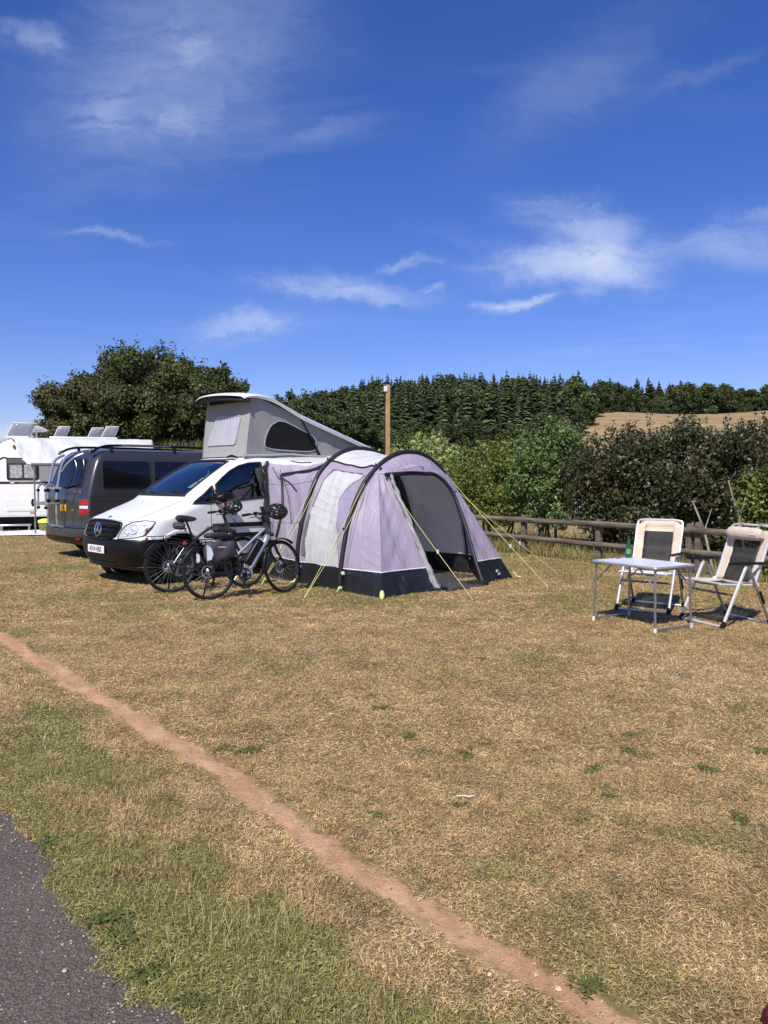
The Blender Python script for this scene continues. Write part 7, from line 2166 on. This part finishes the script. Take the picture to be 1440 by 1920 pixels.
# stubble field on the hill
def stubble():
    m = bpy.data.materials.new('stubble'); m.use_nodes = True
    N = NT(m.node_tree)
    pos = N.n('ShaderNodeNewGeometry').outputs['Position']
    mp = N.n('ShaderNodeMapping', i_Vector=pos, i_Rotation=(0, 0, R(12)), i_Scale=(0.03, 0.42, 1))
    rows = N.noise(mp.outputs[0], 1.0, 4.0, 0.6, 0.3)
    big = N.noise(pos, 0.03, 4.0, 0.6)
    c = N.mix(N.ramp(rows, 0.35, 0.65), (0.24, 0.155, 0.068), (0.35, 0.245, 0.118))
    c = N.mix(N.math('MULTIPLY', N.ramp(big, 0.45, 0.7), 0.5), c, (0.21, 0.165, 0.07))
    c = N.mix(N.math('MULTIPLY', N.ramp(N.noise(pos, 0.22, 5.0, 0.7), 0.45, 0.7), 0.45), c, (0.40, 0.29, 0.15))
    p = N.n('ShaderNodeBsdfPrincipled', i_Base_Color=c, i_Roughness=0.95)
    o = N.n('ShaderNodeOutputMaterial'); N.put(o.inputs[0], p)
    rws = []
    for k in np.linspace(0.235, 0.85, 80):
        y1 = field_top(k)
        rws.append([(k * y, y, float(terrain(k * y, y)) + 0.45) for y in np.linspace(96, y1, 40)])
    tag(MB().grid(rws).build('stubble_field', m), kind='structure')

def field_top(k):
    '''how far up the hill the stubble reaches, by bearing x / y'''
    return float(np.interp(k, [0.235, 0.25, 0.262, 0.29, 0.333, 0.4, 0.5, 0.6, 0.9], [110, 138, 163, 190, 207, 220, 234, 244, 262]))
stubble()


# conifer wood on the slope
def conifer_mesh(name, seed, h, rad):
    r = np.random.default_rng(seed)
    mb = MB()
    bend = r.normal(0, 0.25, 2)
    mb.tube([(0, 0, -1), (bend[0] * 0.3, bend[1] * 0.3, h * 0.5), (bend[0], bend[1], h)], [0.22, 0.14, 0.03], 6, m=1)
    vs, fs = [], []
    nw = 15
    for w in range(nw):
        u = w / (nw - 1)
        z = h * (0.10 + 0.88 * u); R0 = rad * (1 - u) ** 0.72 * r.uniform(0.75, 1.2) + 0.18
        nb = int(9 - 3 * u)
        for b in range(nb):
            a = 2 * math.pi * (b + r.random() * 0.7) / nb + w
            ln = R0 * r.uniform(0.6, 1.2) * (1 + 0.22 * math.sin(a * 2 + seed) + 0.15 * math.sin(a + 2 * seed + u * 6)); dr = ln * r.uniform(0.22, 0.42); th = 0.30 * ln + 0.16
            d = np.array((math.cos(a), math.sin(a), 0)); s = np.array((-d[1], d[0], 0))
            o = len(vs)
            p0 = np.array((bend[0] * u * u, bend[1] * u * u, z + r.uniform(-0.25, 0.25))); p1 = p0 + d * ln * 0.55 - np.array((0, 0, dr * 0.4)); p2 = p0 + d * ln - np.array((0, 0, dr * (0.7 + 0.3 * r.random())))
            vs += [p0 + np.array((0, 0, 0.15)), p1 + s * th, p1 - s * th, p2, p1 - np.array((0, 0, th * 0.9)) + s * th * 0.4, p1 + np.array((0, 0, 0.12))]
            fs += [(o, o + 1, o + 5), (o, o + 5, o + 2), (o + 1, o + 3, o + 5), (o + 5, o + 3, o + 2), (o, o + 4, o + 3)]
    mb.add(vs, fs, 0)
    me_o = mb.build(name, [CONI, BARK], smooth=False)
    me = me_o.data; bpy.data.objects.remove(me_o)
    return me

CONI = leaf_mat('conifer_needle', (0.034, 0.048, 0.019), (0.100, 0.118, 0.044), 0.16, 0.7, 0.38, 0.12, 0.35)
conif = [conifer_mesh('conifer', 60 + k, (9.6, 8.6, 10.4, 8.2, 9.8, 9.0, 7.6, 10.0, 8.8, 9.2)[k], (2.7, 2.9, 2.6, 2.5, 2.8, 3.0, 2.6, 2.4, 3.1, 2.6)[k]) for k in range(10)]

def far_broad_mesh(name, seed, m):
    r = np.random.default_rng(seed)
    lob = [(0, 0, 6.0, 3.6, 3.4, 3.0), (r.uniform(-2.4, -1.2), 0, 4.4, 2.8, 2.6, 2.4), (r.uniform(1.2, 2.4), 0, 4.8, 2.8, 2.6, 2.4), (r.uniform(-1, 1), 0, 7.6, 2.2, 2.2, 1.6), (0, 0, 2.6, 3.6, 3.2, 2.0)]
    cs, rs = [], []
    for l in lob:
        k = 15
        d = r.normal(size=(k, 3)); d /= np.linalg.norm(d, axis=1, keepdims=True)
        cs.append(d * np.array(l[3:6]) * r.uniform(0.6, 1.0, k)[:, None] + np.array(l[:3])); rs.append(r.uniform(0.7, 1.2, k))
    v, f = clump_leaves(np.concatenate(cs), np.concatenate(rs), 42, 0.62, r)
    o = raw_mesh(name, v, f, m); me = o.data; bpy.data.objects.remove(o)
    return me

FARL = leaf_mat('far_leaf', (0.034, 0.047, 0.014), (0.090, 0.104, 0.030), 0.18, 0.6, 0.35, 0.10, 0.3)
farb = [far_broad_mesh('far_tree', 80 + k, FARL) for k in range(5)]

def plant_wood():
    r = np.random.default_rng(77)
    # conifers: rows up the slope, seen between the camper roof and the stubble field
    cand = []
    Y = 132.0
    while Y < 300:
        x = -0.17 * Y + r.uniform(0, 3)
        while x < 0.42 * Y:
            yy = Y + r.uniform(-5.5, 5.5); kx = x / yy
            if yy > field_top(kx) + 16 - 60 * (kx < 0.235) and not (kx > 0.30 and yy < 262):
                cand.append((x + r.uniform(-1.2, 1.2), yy))
            x += r.choice([r.uniform(2.0, 3.2), r.uniform(3.0, 4.8), r.uniform(4.5, 7.0)], p=[0.4, 0.4, 0.2])
        Y += 8.0
    cand = cand[:]
    cand.sort(key=lambda q: q[1])
    print('conifers', len(cand))
    rest_v, rest_f, off = [], [], 0
    arrs = []
    for me in conif:
        v = np.empty(len(me.vertices) * 3, np.float32); me.vertices.foreach_get('co', v)
        me.calc_loop_triangles(); f = np.empty(len(me.loop_triangles) * 3, np.int32); me.loop_triangles.foreach_get('vertices', f)
        arrs.append((v.reshape(-1, 3), f.reshape(-1, 3)))
    for k, (x, y) in enumerate(cand):
        s = r.choice([r.uniform(0.62, 0.82), r.uniform(0.78, 0.95), r.uniform(0.88, 1.08)]); sx, sy = s * r.uniform(0.78, 1.0), s * r.uniform(0.78, 1.0)
        z = float(terrain(x, y)) - 0.3; rz_ = r.uniform(0, 6.28); kind = int(r.integers(10))
        if k < 300:
            o = bpy.data.objects.new('conifer', conif[kind]); col.objects.link(o)
            o.location = (x, y, z); o.rotation_euler = (r.uniform(-0.03, 0.03), r.uniform(-0.03, 0.03), rz_); o.scale = (sx, sy, s)
            tag(o, 'dark green conifer in the dense wood on the hillside', 'conifer', 'conifer wood on the hill')
        else:
            v, f = arrs[kind]; c_, s_ = math.cos(rz_), math.sin(rz_)
            q = v * np.array((sx, sy, s)); q = np.stack([q[:, 0] * c_ - q[:, 1] * s_ + x, q[:, 0] * s_ + q[:, 1] * c_ + y, q[:, 2] + z], 1)
            rest_v.append(q); rest_f.append(f + off); off += len(v)
    if rest_v:
        tag(raw_mesh('far_conifers', np.concatenate(rest_v), np.concatenate(rest_f), CONI), 'far upper part of the dark conifer wood below the skyline', 'wood', kind='stuff')
    k = 0
    def broad(x, y, s, lab, grp):
        nonlocal k
        o = bpy.data.objects.new('far_tree', farb[k % 5]); col.objects.link(o); k += 1
        o.location = (x, y, float(terrain(x, y)) - 0.6); o.rotation_euler = (0, 0, r.uniform(0, 6.28)); o.scale = (s * r.uniform(0.9, 1.2), s * r.uniform(0.9, 1.2), s)
        tag(o, lab, 'tree', grp)
    for kx in np.arange(0.262, 0.62, 0.0195):                    # belt along the top of the stubble field
        y = field_top(kx)
        big = 0.80 + 0.26 * math.exp(-((kx - 0.409) / 0.043) ** 2) - 0.26 * math.exp(-((kx - 0.352) / 0.018) ** 2) + 0.12 * math.exp(-((kx - 0.298) / 0.028) ** 2) + (0.15 if kx > 0.489 else 0)
        for dy, f, lab, grp in ((5, 0.95, 'round crowned tree in the belt along the top of the stubble field', 'trees above the stubble field'),
                                (13, 0.95, 'tree behind the front row of the belt above the stubble field', 'second row above the stubble field'),
                                (1.5, 0.36, 'low bush at the foot of the tree belt above the stubble field', 'bushes at the field edge')):
            k2 = kx + r.uniform(-0.006, 0.006)
            broad(k2 * (y + dy), y + dy + r.uniform(-1.5, 1.5), big * f * r.uniform(0.9, 1.08), lab, grp)
    for y in np.arange(112, 165, 6.5):                           # leafy margin of the conifer wood
        broad((0.232 + 0.02 * (y > 135)) * y + r.uniform(-1, 1), y, r.uniform(0.5, 0.72), 'broad leaved tree on the margin of the conifer wood beside the stubble', 'wood margin')
    for q in range(46):
        Y0 = r.uniform(140, 285); kx = r.uniform(-0.14, 0.25)
        if Y0 > field_top(kx) + 16 or kx < 0.23:
            broad(kx * Y0, Y0, r.uniform(0.7, 1.02), 'broad leaved tree standing among the conifers of the wood', 'broad leaved trees in the wood')
    for Y0 in (96, 111, 124):
        for kx in np.arange(-0.15, 0.245, 0.026):
            broad(kx * Y0 + r.uniform(-1, 1), Y0 + r.uniform(-4, 4), r.uniform(0.38, 0.62), 'broad leaved tree at the foot of the conifer wood', 'foot of the wood')
plant_wood()

# ------------------------------------------------------------------ small things on the lawn
WEED_MAT = mat('weed_leaf', (0.120, 0.138, 0.046), 0.85, spec=0.08, vary=0.25, vscale=30, transl=0.2, per_piece=0.35)

def weed_mesh(seed, rad, n):
    r = np.random.default_rng(seed)
    mb = MB()
    for k in range(n):
        a = r.uniform(0, 6.283); ln = rad * r.uniform(0.25, 0.6); w = ln * r.uniform(0.20, 0.34)
        el = r.uniform(0.1, 0.9)
        d = np.array((math.cos(a), math.sin(a), 0)); s = np.array((-d[1], d[0], 0))
        o = np.append(r.normal(0, rad * 0.42, 2), 0) * V(1.3, 0.8, 1)
        p = [o, o + d * ln * 0.4 * math.cos(el) + np.array((0, 0, ln * 0.4 * math.sin(el))),
             o + d * ln * 0.8 * math.cos(el) + np.array((0, 0, ln * 0.55 * math.sin(el))),
             o + d * ln + np.array((0, 0, ln * 0.25 * math.sin(el)))]
        ws = (0.2, 1.0, 0.8, 0.05)
        mb.grid([[q - s * w * k2 / 2, q + np.array((0, 0, 0.002)), q + s * w * k2 / 2] for q, k2 in zip(p, ws)])
    return mb

WEEDS = [(-0.02, 5.08, 1.1), (0.16, 4.52, 1.0), (-0.77, 4.28, 1.15), (0.46, 4.22, 0.95), (1.47, 4.55, 0.9), (1.39, 4.28, 1.0), (1.11, 4.0, 1.0),
         (1.71, 4.0, 1.05), (2.12, 4.26, 1.0), (-0.02, 3.45, 0.8), (1.61, 3.41, 0.95), (1.09, 3.66, 0.55), (0.84, 6.46, 0.9),
         (0.35, 3.56, 0.7), (-1.42, 3.18, 1.0), (-0.97, 2.63, 1.1), (-0.88, 2.52, 1.25), (-0.75, 2.33, 1.1),
         (-1.36, 3.79, 0.8), (0.62, 2.26, 0.8), (0.88, 3.4, 0.55), (-0.92, 4.31, 0.9), (-0.56, 2.2, 0.9), (2.9, 5.6, 1.0), (1.25, 6.2, 0.7)]
_wm = [weed_mesh(100 + k, 0.055, 60 + 14 * k) for k in range(4)]
_wo = []
for k, (x, y, s) in enumerate(WEEDS):
    if k < 4:
        o = _wm[k].build('weed', WEED_MAT); _wo.append(o)
    else:
        o = bpy.data.objects.new('weed', _wo[k % 4].data); col.objects.link(o)
    o.location = (x, y, 0.010); o.rotation_euler = (0, 0, k * 1.7); o.scale = (s * 1.08, s * 1.08, s * 0.85)
    tag(o, 'small low dark green weed rosette in the dry lawn', 'weed', 'weeds in the lawn')

mb = MB()
mb.tube(smooth_path([(-0.042, 0, 0.012), (-0.01, 0.004, 0.016), (0.02, -0.002, 0.014), (0.042, 0.006, 0.018)], 4), [0.0028] * 13, 6)
o = mb.build('twig', mat('bleached_twig', (0.72, 0.70, 0.64), 0.6)); o.location = (0.39, 3.62, 0.01); o.rotation_euler = (0, 0, -0.1)
tag(o, 'short bleached white twig lying on the dry grass', 'twig')

# something red and rounded that reaches into the lower right corner
mb = MB()
rows = []
for i in range(13):
    a = math.pi * i / 12
    rows.append([(0.16 * math.cos(a) * (1 - 0.1 * k), -0.02 - 0.075 * k, 0.02 + 0.11 * math.sin(a) * (1 - 0.05 * k)) for k in range(7)])
mb.grid(rows)
o = mb.build('bag', mat('red_cloth', (0.45, 0.02, 0.05), 0.65, bump=0.4, bscale=30), solid=0.006)
o.location = (1.225, 2.095, 0.0); o.rotation_euler = (0, 0, -0.2)
tag(o, 'red rounded cloth bag at the lower right edge of the grass', 'bag')
